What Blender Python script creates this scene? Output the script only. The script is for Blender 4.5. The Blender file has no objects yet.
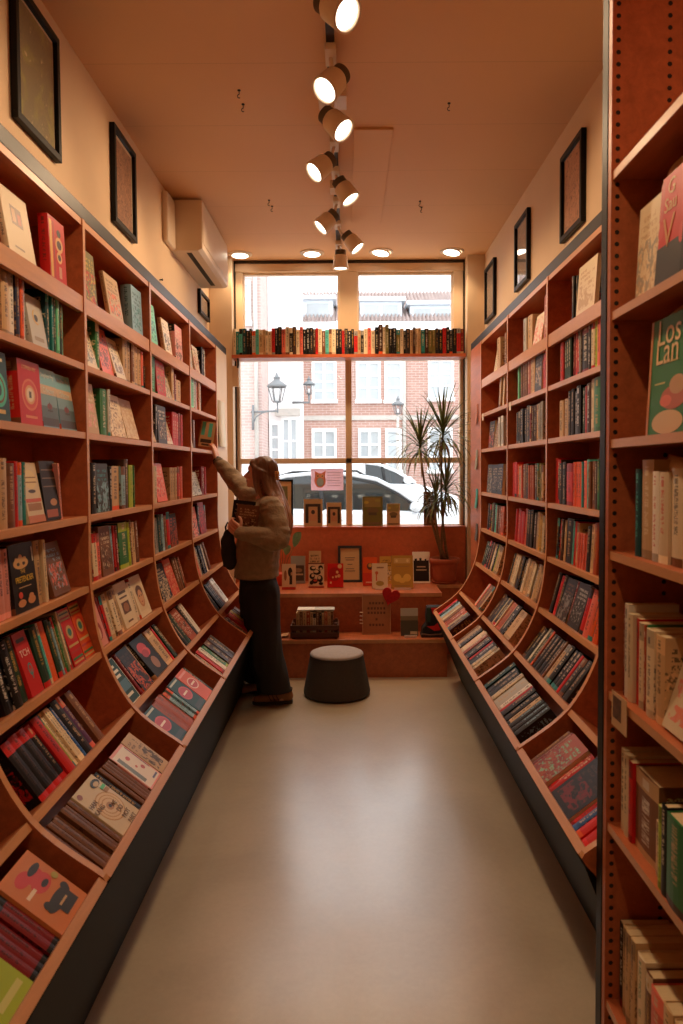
import bpy, bmesh, math, random
from mathutils import Vector, Matrix, Euler, noise as mnoise

R = math.radians
sc = bpy.context.scene
col = sc.collection
rnd = random.Random(11)
FPX = 720.0            # focal length in pixels of a 683 x 1024 frame
HC = 3.48              # ceiling height
XW = 1.20              # side walls
YW = 6.55              # plane of the shop window


def lin(h, a=1.0):
    """sRGB 0-255 triple or hex to linear rgba"""
    if isinstance(h, str):
        h = tuple(int(h[i:i + 2], 16) for i in (0, 2, 4))
    o = []
    for c in h:
        c = c / 255.0
        o.append(c / 12.92 if c <= 0.04045 else ((c + 0.055) / 1.055) ** 2.4)
    return (o[0], o[1], o[2], a)


# ------------------------------------------------------------------ materials
def new_mat(name):
    m = bpy.data.materials.new(name)
    m.use_nodes = True
    nt = m.node_tree
    for n in list(nt.nodes):
        nt.nodes.remove(n)
    out = nt.nodes.new('ShaderNodeOutputMaterial')
    b = nt.nodes.new('ShaderNodeBsdfPrincipled')
    nt.links.new(b.outputs[0], out.inputs[0])
    return m, nt, b, out


def N(nt, t, **kw):
    n = nt.nodes.new(t)
    for k, v in kw.items():
        if k == 'ins':
            for i, x in v.items():
                if isinstance(x, bpy.types.NodeSocket):
                    nt.links.new(x, n.inputs[i])
                else:
                    n.inputs[i].default_value = x
        else:
            setattr(n, k, v)
    return n


def math_n(nt, op, a, b=0.0, c=None):
    ins = {0: a, 1: b}
    if c is not None:
        ins[2] = c
    return N(nt, 'ShaderNodeMath', operation=op, ins=ins).outputs[0]


def mixc(nt, f, a, b):
    n = N(nt, 'ShaderNodeMix', data_type='RGBA')
    for i, x in ((0, f), (6, a), (7, b)):
        if isinstance(x, bpy.types.NodeSocket):
            nt.links.new(x, n.inputs[i])
        else:
            n.inputs[i].default_value = x
    return n.outputs[2]


def simple(name, c, rough=0.5, metal=0.0, var=0.0, scale=8.0, stretch=(1, 1, 1), bump=0.0, bscale=40.0,
           coat=0.0, spec=0.5):
    m, nt, b, out = new_mat(name)
    b.inputs['Roughness'].default_value = rough
    b.inputs['Metallic'].default_value = metal
    b.inputs['Specular IOR Level'].default_value = spec
    b.inputs['Coat Weight'].default_value = coat
    tc = N(nt, 'ShaderNodeTexCoord')
    mp = N(nt, 'ShaderNodeMapping', ins={0: tc.outputs['Object'], 'Scale': stretch})
    nz = N(nt, 'ShaderNodeTexNoise', ins={'Vector': mp.outputs[0], 'Scale': scale, 'Detail': 6.0, 'Roughness': 0.6})
    lo = tuple(x * (1 - var) for x in c[:3]) + (1,)
    hi = tuple(min(1, x * (1 + var)) for x in c[:3]) + (1,)
    rr = N(nt, 'ShaderNodeMapRange', ins={0: nz.outputs[0], 1: 0.3, 2: 0.7})
    nt.links.new(mixc(nt, rr.outputs[0], lo, hi), b.inputs['Base Color'])
    if bump > 0:
        n2 = N(nt, 'ShaderNodeTexNoise', ins={'Vector': mp.outputs[0], 'Scale': bscale, 'Detail': 4.0})
        bp = N(nt, 'ShaderNodeBump', ins={'Strength': bump, 'Distance': 0.01, 'Height': n2.outputs[0]})
        nt.links.new(bp.outputs[0], b.inputs['Normal'])
    return m


def emit(name, c, s):
    m, nt, b, out = new_mat(name)
    nt.nodes.remove(b)
    e = N(nt, 'ShaderNodeEmission', ins={0: c, 1: s})
    nt.links.new(e.outputs[0], out.inputs[0])
    return m


def glass_pane(name, refl=1.0, tint=(1, 1, 1, 1)):
    m, nt, b, out = new_mat(name)
    nt.nodes.remove(b)
    t = N(nt, 'ShaderNodeBsdfTransparent', ins={0: tint})
    g = N(nt, 'ShaderNodeBsdfGlossy', ins={0: (1, 1, 1, 1), 'Roughness': 0.0})
    lw = N(nt, 'ShaderNodeLayerWeight', ins={0: 0.5})
    f5 = math_n(nt, 'POWER', lw.outputs['Facing'], 5.0)
    k = math_n(nt, 'MULTIPLY', math_n(nt, 'MULTIPLY_ADD', f5, 0.55, 0.03), refl)
    mx = N(nt, 'ShaderNodeMixShader', ins={0: k, 1: t.outputs[0], 2: g.outputs[0]})
    nt.links.new(mx.outputs[0], out.inputs[0])
    return m


M = {}


def flat(c, rough=0.5):
    """plain printed colour, cached"""
    key = 'ink_%d_%d_%d' % tuple(int(255 * x) for x in c[:3])
    if key not in M:
        M[key] = simple(key, c, rough)
    return M[key]


# ------------------------------------------------------------------ mesh builder
class MB:
    def __init__(self):
        self.v, self.f, self.mi, self.sm = [], [], [], []

    def add(self, vs, fs, mi=0, smooth=False, T=None):
        o = len(self.v)
        for p in vs:
            p = Vector(p)
            if T is not None:
                p = T @ p
            self.v.append(p)
        for f in fs:
            self.f.append([i + o for i in f])
            self.mi.append(mi)
            self.sm.append(smooth)
        return self

    def box(self, x0, x1, y0, y1, z0, z1, mi=0, T=None, edge=None):
        """edge: {face index: material} with faces ordered -z +z -y +y -x +x"""
        vs = [(x0, y0, z0), (x1, y0, z0), (x1, y1, z0), (x0, y1, z0), (x0, y0, z1), (x1, y0, z1), (x1, y1, z1), (x0, y1, z1)]
        fs = [(0, 3, 2, 1), (4, 5, 6, 7), (0, 1, 5, 4), (2, 3, 7, 6), (3, 0, 4, 7), (1, 2, 6, 5)]
        o = len(self.mi)
        self.add(vs, fs, mi, False, T)
        if edge:
            for k, m in edge.items():
                self.mi[o + k] = m
        return self

    def prism(self, poly, h0, h1, mi=0, T=None, side_mi=None):
        """poly in xy, extruded along z"""
        n = len(poly)
        vs = [(p[0], p[1], h0) for p in poly] + [(p[0], p[1], h1) for p in poly]
        fs = [tuple(range(n - 1, -1, -1)), tuple(range(n, 2 * n))]
        o = len(self.mi)
        fs += [(i, (i + 1) % n, n + (i + 1) % n, n + i) for i in range(n)]
        self.add(vs, fs, mi, False, T)
        if side_mi:
            for k, m in side_mi.items():
                self.mi[o + 2 + k] = m
        return self

    def tube(self, pts, rad, seg=10, mi=0, cap=True, T=None, flat_=1.0, smooth=True):
        pts = [Vector(p) for p in pts]
        n = len(pts)
        if not isinstance(rad, (list, tuple)):
            rad = [rad] * n
        vs, fs = [], []
        up = None
        for i, p in enumerate(pts):
            d = (pts[min(i + 1, n - 1)] - pts[max(i - 1, 0)])
            d = d.normalized() if d.length > 1e-9 else Vector((0, 0, 1))
            if up is None:
                up = Vector((0, 0, 1)) if abs(d.z) < 0.9 else Vector((1, 0, 0))
                s = d.cross(up).normalized()
            else:
                s = (s - d * s.dot(d))
                s = s.normalized() if s.length > 1e-6 else d.orthogonal().normalized()
            u = s.cross(d).normalized()
            for k in range(seg):
                a = 2 * math.pi * k / seg
                vs.append(p + s * math.cos(a) * rad[i] + u * math.sin(a) * rad[i] * flat_)
        for i in range(n - 1):
            for k in range(seg):
                a, b = i * seg + k, i * seg + (k + 1) % seg
                fs.append((a, b, b + seg, a + seg))
        self.add(vs, fs, mi, smooth, T)
        if cap:
            o = len(self.v) - n * seg
            self.f.append([o + k for k in range(seg - 1, -1, -1)])
            self.f.append([o + (n - 1) * seg + k for k in range(seg)])
            self.mi += [mi, mi]
            self.sm += [False, False]
        return self

    def lathe(self, prof, seg=32, mi=0, T=None, smooth=True, mis=None, close=True):
        vs, fs = [], []
        for r, z in prof:
            for k in range(seg):
                a = 2 * math.pi * k / seg
                vs.append((r * math.cos(a), r * math.sin(a), z))
        for i in range(len(prof) - 1):
            for k in range(seg):
                a, b = i * seg + k, i * seg + (k + 1) % seg
                fs.append((a, b, b + seg, a + seg))
        o = len(self.mi)
        self.add(vs, fs, mi, smooth, T)
        if mis:
            for i in range(len(prof) - 1):
                for k in range(seg):
                    self.mi[o + i * seg + k] = mis[i]
        if close:
            b = len(self.v) - len(prof) * seg
            self.f.append([b + k for k in range(seg - 1, -1, -1)])
            self.f.append([b + (len(prof) - 1) * seg + k for k in range(seg)])
            self.mi += [mis[0] if mis else mi, mis[-1] if mis else mi]
            self.sm += [False, False]
        return self

    def ball(self, c, r, T=None, mi=0, u=16, v=10, rot=None):
        if not isinstance(r, (tuple, list)):
            r = (r, r, r)
        q = Matrix.Translation(Vector(c)) @ (rot.to_4x4() if rot is not None else Matrix.Identity(4)) @ Matrix.Diagonal((r[0], r[1], r[2], 1))
        if T is not None:
            q = T @ q
        vs, fs = [(0, 0, -1)], []
        for i in range(1, v):
            ph = -math.pi / 2 + math.pi * i / v
            for k in range(u):
                a = 2 * math.pi * k / u
                vs.append((math.cos(ph) * math.cos(a), math.cos(ph) * math.sin(a), math.sin(ph)))
        vs.append((0, 0, 1))
        for k in range(u):
            fs.append((0, 1 + (k + 1) % u, 1 + k))
        for i in range(v - 2):
            for k in range(u):
                a, b = 1 + i * u + k, 1 + i * u + (k + 1) % u
                fs.append((a, b, b + u, a + u))
        t = len(vs) - 1
        for k in range(u):
            fs.append((t, 1 + (v - 2) * u + k, 1 + (v - 2) * u + (k + 1) % u))
        return self.add(vs, fs, mi, True, q)

    def mesh(self, name, mats):
        me = bpy.data.meshes.new(name)
        me.from_pydata([tuple(p) for p in self.v], [], self.f)
        for m in (mats if isinstance(mats, (list, tuple)) else [mats]):
            me.materials.append(m)
        me.polygons.foreach_set('material_index', self.mi)
        me.polygons.foreach_set('use_smooth', self.sm)
        me.update()
        return me

    def build(self, name, mats, parent=None, mw=None, bevel=0.0, recalc=True, origin=None):
        me = self.mesh(name, mats)
        if recalc:
            bm = bmesh.new()
            bm.from_mesh(me)
            bmesh.ops.recalc_face_normals(bm, faces=bm.faces)
            bm.to_mesh(me)
            bm.free()
        return link(name, me, parent, mw, bevel, origin)


def link(name, me, parent=None, mw=None, bevel=0.0, origin=None):
    o = bpy.data.objects.new(name, me)
    col.objects.link(o)
    if origin is not None:
        me.transform(Matrix.Translation(-Vector(origin)))
        o.location = origin
    if parent is not None:
        o.parent = parent
        if parent.get('_mw'):
            pass
    if mw is not None:
        o.matrix_local = mw
    if bevel > 0:
        b = o.modifiers.new('bevel', 'BEVEL')
        b.width = bevel
        b.segments = 2
        b.limit_method = 'ANGLE'
    return o


def empty(name, loc=(0, 0, 0), label=None, cat=None, group=None):
    o = bpy.data.objects.new(name, None)
    o.empty_display_size = 0.05
    col.objects.link(o)
    o.location = loc
    if label:
        tag(o, label, cat, group)
    return o


def tag(o, label, cat, group=None, kind=None):
    o['label'] = label
    o['category'] = cat
    if group:
        o['group'] = group
    if kind:
        o['kind'] = kind
    return o


def struct(o, label=None):
    o['kind'] = 'structure'
    if label:
        o['label'] = label
    return o


def text_mesh(s, size, extrude=0.0003, align='CENTER', shear=0.0, bold=0.0, space=1.0, line=1.0):
    cu = bpy.data.curves.new('lettering', 'FONT')
    cu.body = s
    cu.size = size
    cu.extrude = extrude
    cu.align_x = align
    cu.align_y = 'CENTER'
    cu.shear = shear
    cu.offset = bold
    cu.space_character = space
    cu.space_line = line
    cu.resolution_u = 3
    o = bpy.data.objects.new('lettering', cu)
    col.objects.link(o)
    dg = bpy.context.evaluated_depsgraph_get()
    me = bpy.data.meshes.new_from_object(o.evaluated_get(dg))
    bpy.data.objects.remove(o)
    bpy.data.curves.remove(cu)
    return me


# ------------------------------------------------------------------ camera
cam_d = bpy.data.cameras.new('camera')
cam = bpy.data.objects.new('camera', cam_d)
col.objects.link(cam)
PITCH = 2.3
cam.matrix_world = Matrix.Translation((0, 0, 1.6)) @ Matrix.Rotation(R(90 - PITCH), 4, 'X') @ Matrix.Rotation(R(-0.35), 4, 'Z')
cam_d.sensor_fit = 'VERTICAL'
cam_d.sensor_height = 36.0
cam_d.lens = FPX / 1024 * 36
cam_d.shift_x = -6.5 / 1024
cam_d.shift_y = -13.0 / 1024
cam_d.clip_start = 0.05
cam_d.clip_end = 200
cam_d.dof.use_dof = True
cam_d.dof.focus_distance = 4.6
cam_d.dof.aperture_fstop = 5.0
sc.camera = cam
CAM_INV = cam.matrix_world.inverted()


def proj(p):
    """world point to pixel (x, y, depth)"""
    q = CAM_INV @ Vector(p)
    d = -q.z
    if d < 0.05:
        return None
    return (341.5 + 6.5 + FPX * q.x / d, 512 - 13 - FPX * q.y / d, d)


def at(px, py, Y):
    """world point at depth plane y=Y seen at pixel px, py"""
    d = Vector(((px - 348) / FPX, -(py - 499) / FPX, -1.0))
    d = cam.matrix_world.to_3x3() @ d
    t = Y / d.y
    return Vector((0, 0, 1.6)) + d * t


sc.view_settings.view_transform = 'Standard'
sc.view_settings.look = 'None'
sc.view_settings.gamma = 1.0
sc.view_settings.use_curve_mapping = False
sc.view_settings.exposure = 0.0
sc.cycles.use_denoising = True
sc.cycles.max_bounces = 8
sc.cycles.diffuse_bounces = 5
sc.cycles.transparent_max_bounces = 12
sc.cycles.caustics_reflective = False
sc.cycles.caustics_refractive = False
sc.cycles.sample_clamp_indirect = 6.0

# ------------------------------------------------------------------ material set
def wood_mat(name, c, var=0.28, rough=0.42):
    m, nt, b, out = new_mat(name)
    tc = N(nt, 'ShaderNodeTexCoord')
    mp = N(nt, 'ShaderNodeMapping', ins={0: tc.outputs['Object'], 'Scale': (9.0, 1.2, 9.0)})
    nz = N(nt, 'ShaderNodeTexNoise', ins={'Vector': mp.outputs[0], 'Scale': 3.0, 'Detail': 7.0, 'Roughness': 0.62, 'Distortion': 0.6})
    n2 = N(nt, 'ShaderNodeTexNoise', ins={'Vector': tc.outputs['Object'], 'Scale': 160.0, 'Detail': 2.0})
    f = math_n(nt, 'MULTIPLY_ADD', n2.outputs[0], 0.25, nz.outputs[0])
    rr = N(nt, 'ShaderNodeMapRange', ins={0: f, 1: 0.42, 2: 0.85})
    lo = tuple(x * (1 - var) for x in c[:3]) + (1,)
    hi = tuple(min(1, x * (1 + var)) for x in c[:3]) + (1,)
    nt.links.new(mixc(nt, rr.outputs[0], lo, hi), b.inputs['Base Color'])
    b.inputs['Roughness'].default_value = rough
    bp = N(nt, 'ShaderNodeBump', ins={'Strength': 0.05, 'Distance': 0.004, 'Height': f})
    nt.links.new(bp.outputs[0], b.inputs['Normal'])
    return m


M['wood'] = wood_mat('pearwood_veneer', lin((180, 98, 58)), 0.2)
M['edge'] = wood_mat('pearwood_edge', lin((208, 148, 102)), 0.1, 0.36)
M['red_panel'] = wood_mat('red_stained_panel', lin((204, 108, 70)), 0.12)
M['black'] = simple('black_lacquer', lin((13, 12, 11)), 0.45, var=0.1, spec=0.22)
M['plinth'] = simple('black_plinth_board', lin((17, 15, 14)), 0.6, var=0.15, spec=0.15)
M['rail'] = simple('black_rail', lin((30, 29, 27)), 0.42, var=0.3, scale=14, spec=0.4)
M['plaster'] = simple('cream_plaster', lin((226, 196, 160)), 0.75, var=0.03, scale=3, bump=0.05, bscale=120)
M['white_paint'] = simple('white_paint', lin((225, 205, 180)), 0.45, var=0.02)
M['frame_paint'] = simple('tan_window_paint', lin((222, 196, 164)), 0.45, var=0.03)
M['lamp_white'] = simple('lamp_white', lin((232, 214, 192)), 0.4, var=0.02)
M['dark_metal'] = simple('dark_metal', lin((58, 50, 44)), 0.4, 0.6)
M['chrome'] = simple('chrome', lin((200, 200, 200)), 0.2, 1.0)
M['pages'] = simple('paper_pages', lin((222, 196, 152)), 0.8, var=0.12, scale=30, stretch=(30, 1, 1))
M['lamp_glow'] = emit('lamp_glow', (1.0, 0.86, 0.66, 1), 9.0)
M['glass'] = glass_pane('window_glass', 1.0)
M['picture_glass'] = glass_pane('picture_glass', 1.2)
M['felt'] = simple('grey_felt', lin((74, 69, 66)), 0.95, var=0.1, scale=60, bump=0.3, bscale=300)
M['terracotta'] = simple('terracotta', lin((176, 92, 62)), 0.75, var=0.14, scale=12, bump=0.1)


def ceiling_mat():
    m, nt, b, out = new_mat('peach_ceiling_panels')
    tc = N(nt, 'ShaderNodeTexCoord')
    sx = N(nt, 'ShaderNodeSeparateXYZ', ins={0: tc.outputs['Object']})
    def seam(s, period, w):
        k = math_n(nt, 'MODULO', math_n(nt, 'ADD', s, 50.0), period)
        return math_n(nt, 'LESS_THAN', k, w)
    a = seam(sx.outputs[1], 0.6, 0.006)
    s = a
    nz = N(nt, 'ShaderNodeTexNoise', ins={'Vector': tc.outputs['Object'], 'Scale': 1.4, 'Detail': 4.0})
    base = mixc(nt, nz.outputs[0], lin((226, 180, 134)), lin((232, 188, 142)))
    fin = mixc(nt, math_n(nt, 'MULTIPLY', s, 0.22), base, lin((150, 110, 80)))
    nt.links.new(fin, b.inputs['Base Color'])
    b.inputs['Roughness'].default_value = 0.7
    return m


def floor_mat():
    m, nt, b, out = new_mat('polished_concrete')
    tc = N(nt, 'ShaderNodeTexCoord')
    n1 = N(nt, 'ShaderNodeTexNoise', ins={'Vector': tc.outputs['Object'], 'Scale': 1.6, 'Detail': 8.0, 'Roughness': 0.62, 'Distortion': 0.4})
    n2 = N(nt, 'ShaderNodeTexNoise', ins={'Vector': tc.outputs['Object'], 'Scale': 45.0, 'Detail': 5.0, 'Roughness': 0.7})
    f = math_n(nt, 'MULTIPLY_ADD', n2.outputs[0], 0.3, n1.outputs[0])
    rr = N(nt, 'ShaderNodeMapRange', ins={0: f, 1: 0.4, 2: 0.95})
    nt.links.new(mixc(nt, rr.outputs[0], lin((172, 156, 132)), lin((200, 182, 156))), b.inputs['Base Color'])
    ro = N(nt, 'ShaderNodeMapRange', ins={0: n1.outputs[0], 1: 0.3, 2: 0.7, 3: 0.30, 4: 0.46})
    nt.links.new(ro.outputs[0], b.inputs['Roughness'])
    b.inputs['Coat Weight'].default_value = 1.0
    b.inputs['Coat IOR'].default_value = 1.75
    b.inputs['Coat Roughness'].default_value = 0.23
    bp = N(nt, 'ShaderNodeBump', ins={'Strength': 0.06, 'Distance': 0.01, 'Height': f})
    nt.links.new(bp.outputs[0], b.inputs['Normal'])
    return m


M['ceiling'] = ceiling_mat()
M['floor'] = floor_mat()
# ------------------------------------------------------------------ room shell
struct(MB().box(-1.5, 1.5, -3.4, YW + 0.1, -0.12, 0.0).build('floor', M['floor']))
struct(MB().box(-1.5, 1.5, -3.4, YW + 0.1, HC, HC + 0.12).build('ceiling', M['ceiling']))
struct(MB().box(-1.5, -XW - 0.012, -3.4, YW + 0.1, 0.0, HC).build('wall_left', M['plaster']))
struct(MB().box(XW + 0.012, 1.5, -3.4, YW + 0.1, 0.0, HC).build('wall_right', M['plaster']))
struct(MB().box(-1.5, 1.5, -3.6, -3.4, 0, HC).build('wall_back', M['plaster']))
# wall pieces above the bookcases stand flush with the case backs
WX0, WX1 = at(237, 400, YW).x, at(463, 400, YW).x       # window opening
ZSILL = at(348, 527, YW).z
w = MB()
w.box(-XW - 0.012, WX0, YW, YW + 0.2, 0, HC)
w.box(WX1, XW + 0.012, YW, YW + 0.2, 0, HC)
w.box(WX0, WX1, YW, YW + 0.2, 0, ZSILL)
struct(w.build('wall_front', M['plaster']))
# slim pilaster right of the window
struct(MB().box(WX1 + 0.012, XW + 0.01, YW - 0.16, YW - 0.001, 0.0, HC - 0.001).build('trim_1', M['frame_paint']))
struct(MB().box(-XW - 0.01, WX0 - 0.012, YW - 0.16, YW - 0.001, 0.0, HC - 0.001).build('trim_2', M['frame_paint']))

# window joinery
def zz(py):
    return at(348, py, YW).z
def xx(px, py=400):
    return at(px, py, YW).x
fr = MB()
y0, y1 = YW + 0.005, YW + 0.085
xl, xr = WX0, WX1
ztop = HC - 0.004
glass = []
def rect_frame(a, b, c, d):
    glass.append((a, b, c, d))
# horizontal members
ZT = zz(272)             # top of upper glass
ZM1, ZM2 = zz(351), zz(360)   # heavy transom behind the book shelf
ZL1, ZL2 = zz(458), zz(463.5)
ux0, ux1, ux2, ux3 = xx(243, 300), xx(339, 300), xx(357.5, 300), xx(453, 300)
lx0, lx1, lx2, lx3 = xx(240.5, 450), xx(345.7, 450), xx(352, 450), xx(460, 450)
fr.box(xl, xr, y0 - 0.03, y1, ZT, ztop)
fr.box(xl, xr, y0 - 0.03, y1, ZM2, ZM1)
fr.box(lx0, lx3, y0, y1, ZL2, ZL1)
fr.box(xl, xr, y0, y1, ZSILL - 0.002, ZSILL + 0.018)
for a, b in ((xl, ux0), (ux1, ux2), (ux3, xr)):
    fr.box(a, b, y0 - 0.02, y1, ZM1, ZT)
for a, b in ((xl, lx0), (lx1, lx2), (lx3, xr)):
    fr.box(a, b, y0, y1, ZSILL, ZM2)
win = struct(fr.build('window_1', M['frame_paint'], bevel=0.004))
# inner beads
bd = MB()
for (a, b, c, d) in ((ux0, ux1, ZM1, ZT), (ux2, ux3, ZM1, ZT)):
    t = 0.022
    bd.box(a, b, y0 + 0.01, y0 + 0.05, d - t, d)
    bd.box(a, a + t * 0.6, y0 + 0.01, y0 + 0.05, c, d - t)
    bd.box(b - t * 0.6, b, y0 + 0.01, y0 + 0.05, c, d - t)
bd.build('glazing_bead', M['white_paint'], win)
for (a, b, c, d) in ((ux0, ux1, ZM1, ZT), (ux2, ux3, ZM1, ZT), (lx0, lx1, ZL1, ZM2), (lx2, lx3, ZL1, ZM2),
                     (lx0, lx1, ZSILL + 0.018, ZL2), (lx2, lx3, ZSILL + 0.018, ZL2)):
    MB().box(a - 0.004, b + 0.004, y0 + 0.055, y0 + 0.059, c - 0.004, d + 0.004).build('pane', M['glass'], win)
# dark shadow-gap strip round the frame
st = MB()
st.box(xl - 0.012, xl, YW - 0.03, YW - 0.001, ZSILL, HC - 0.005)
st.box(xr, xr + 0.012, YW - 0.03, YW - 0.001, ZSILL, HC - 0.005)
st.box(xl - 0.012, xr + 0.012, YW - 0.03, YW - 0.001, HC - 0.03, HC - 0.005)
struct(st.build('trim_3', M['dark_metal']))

# black rails along the top of the bookcases
RAIL_Z0, RAIL_Z1 = 2.556, 2.612
for s, nm in ((-1, 'trim_4'), (1, 'trim_5')):
    r = MB()
    yb = 6.0 if s < 0 else 5.86
    xa, xb = sorted((s * 1.0, s * (XW + 0.011)))
    # top board of the recess: the wall above stands on it
    r.box(xa, xb, -0.9, yb, RAIL_Z0, RAIL_Z1)
    struct(r.build(nm, M['rail'], bevel=0.003))
# ceiling fittings --------------------------------------------------
def ceil_pt(px, py, dz=0.0):
    d = cam.matrix_world.to_3x3() @ Vector(((px - 348) / FPX, -(py - 499) / FPX, -1.0))
    t = (HC - dz - 1.6) / d.z
    return Vector((0, 0, 1.6)) + d * t

nhook = 0
for k, (px, py, wh) in enumerate([(239, 90, 'left of the lights, nearer of a pair'), (243, 104, 'left of the lights, farther of a pair'),
                                 (449, 103, 'alone right of the lights'), (269, 200, 'left of the far lights, nearer of a pair'),
                                 (272, 206, 'left of the far lights, farther of a pair'), (420, 201, 'right of the far lights, nearer of a pair'),
                                 (421.5, 207, 'right of the far lights, farther of a pair')]):
    p = ceil_pt(px, py)
    h = MB()
    h.lathe([(0.0, 0.0), (0.008, 0.0), (0.008, -0.004), (0.003, -0.006)], 10, close=False, T=Matrix.Translation(p))
    pts = [p + Vector((0, 0, -0.004)), p + Vector((0.001, 0, -0.02))]
    for i in range(7):
        a = math.pi * (0.5 + i / 5.0)
        pts.append(p + Vector((0.008 * math.cos(a), 0, -0.03 + 0.009 * math.sin(a))))
    h.tube(pts, 0.0022, 6)
    o = h.build('ceiling_hook', M['dark_metal'], origin=p)
    tag(o, 'small dark hook screwed into the ceiling, ' + wh, 'hook', 'small ceiling hooks')

# track
tr = empty('lighting_track', (-0.065, 4.4, HC), 'dark lighting track running down the middle of the ceiling to the window', 'track')
MB().box(-0.018, 0.018, -2.2, 1.85, -0.024, 0.0).build('rail', M['dark_metal'], tr)
MB().box(-0.07, 0.07, -0.8, -0.66, -0.05, -0.0).build('joint_box', M['lamp_white'], tr, bevel=0.003)
MB().box(-0.04, 0.06, 0.35, 0.47, -0.05, -0.0).build('joint_box', M['lamp_white'], tr, bevel=0.003)

# ceiling access panel beside the track
pn = MB()
pp = ceil_pt(357, 182)
pn.box(pp.x - 0.03, pp.x + 0.19, pp.y - 0.75, pp.y + 0.75, HC - 0.014, HC - 0.0005)
o = pn.build('ceiling_panel', M['ceiling'], bevel=0.004, origin=pp)
tag(o, 'thin rectangular cover panel on the ceiling right beside the lighting track', 'ceiling panel')

def aim_matrix(loc, d):
    z = -Vector(d).normalized()          # local -z points along d
    x = Vector((0, 1, 0)).cross(z)
    x = x.normalized() if x.length > 1e-4 else Vector((1, 0, 0))
    y = z.cross(x)
    m = Matrix((x, y, z)).transposed().to_4x4()
    m.translation = loc
    return m

M['fin_grey'] = simple('lamp_fin_grey', lin((120, 104, 88)), 0.5)
SPOTS = [  # px, py of the lens, depth, aim, label bit
    (348, 15, 2.68, (0.62, -0.42, -0.62), 'nearest the camera, cut by the top edge of the photo'),
    (324, 91, 3.23, (-0.52, -0.42, -0.72), 'second from the camera, turned to the left shelves'),
    (344, 131, 3.61, (0.62, -0.30, -0.70), 'third from the camera, turned to the right shelves'),
    (313.5, 173, 4.12, (-0.62, -0.30, -0.62), 'fourth from the camera, turned to the left shelves'),
    (351, 200, 4.53, (0.50, -0.10, -0.80), 'fifth from the camera, turned to the right shelves'),
    (320, 228, 5.02, (-0.60, -0.12, -0.60), 'sixth from the camera, turned to the left shelves'),
    (358, 249, 5.48, (0.58, -0.10, -0.72), 'seventh from the camera, turned to the right shelves'),
    (340.6, 269, 5.97, (0.0, 0.04, -1.0), 'farthest from the camera, pointing straight down'),
]
WARM = (1.0, 0.69, 0.41)
def track_spot(lens, aim, lab, power, cone=110, body=0.150, rad=0.064):
    aim = Vector(aim).normalized()
    pivot = lens - aim * body * 0.62
    root = empty('track_spotlight', (-0.065, pivot.y, HC - 0.024))
    if lab:
        tag(root, 'white track spotlight, ' + lab, 'spotlight', 'spotlights on the ceiling track')
    inv = Matrix.Translation(-root.location)
    top = Vector((-0.065, pivot.y, HC - 0.024))
    # adapter
    MB().box(-0.024, 0.024, -0.07, 0.07, -0.03, 0.0).build('adapter', M['lamp_white'], root, bevel=0.003)
    arm = MB()
    a = Vector((0, 0, -0.02))
    b = pivot - root.location
    mid = Vector((a.x * 0.75 + b.x * 0.25, 0, b.z * 0.6))
    arm.tube([a, mid, b], 0.009, 8)
    arm.build('arm', M['lamp_white'], root)
    m = inv @ aim_matrix(lens, aim)
    hd = MB()
    hd.lathe([(rad * 0.80, 0.012), (rad * 0.86, 0.001), (rad * 0.90, 0.0), (rad, 0.0), (rad, 0.012), (rad * 0.98, 0.018), (rad * 0.86, body * 0.66), (rad * 0.76, body * 0.72)], 32, close=False)
    hd.lathe([(0.0, body * 0.72), (rad * 0.76, body * 0.72)], 32, close=False)
    hd.build('lamp_head', M['lamp_white'], root, mw=m)
    fn = MB()
    for i in range(5):
        z0 = body * 0.74 + i * body * 0.055
        fn.lathe([(rad * 0.70, z0), (rad * 0.70, z0 + body * 0.026)], 24)
    fn.lathe([(rad * 0.3, body * 0.70), (rad * 0.3, body)], 16)
    fn.build('cooling_fins', M['fin_grey'], root, mw=m)
    MB().lathe([(0.0, 0.010), (rad * 0.82, 0.010)], 32, close=False, smooth=False).build('lens', M['lamp_glow'], root, mw=m)
    l = bpy.data.lights.new('bulb', 'SPOT')
    l.energy = power
    l.color = WARM
    l.spot_size = R(cone)
    l.spot_blend = 0.7
    l.shadow_soft_size = 0.045
    lo = bpy.data.objects.new('bulb', l)
    col.objects.link(lo)
    lo.parent = root
    lo.matrix_local = m @ Matrix.Translation((0, 0, -0.006))
    return root

P_SPOT = 42.0
for px, py, Y, aim, lab in SPOTS:
    track_spot(at(px, py, Y), aim, lab, P_SPOT)
# unseen track and spotlights added as fill light around the camera
fill_track = empty('lighting_track', (-0.065, 0.0, HC), 'unseen lighting track added behind the camera to carry fill spotlights', 'track')
MB().box(-0.018, 0.018, -2.6, 1.9, -0.024, 0.0).build('rail', M['dark_metal'], fill_track)
for k, (y, ax) in enumerate([(1.6, -0.6), (0.8, 0.6), (-0.2, -0.6), (-1.2, 0.6)]):
    track_spot(Vector((-0.065 + ax * 0.12, y, HC - 0.17)), (ax, 0.1, -0.72),
               ('added unseen behind the camera as fill light, %s of four' % ['first', 'second', 'third', 'last'][k]), P_SPOT)

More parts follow.
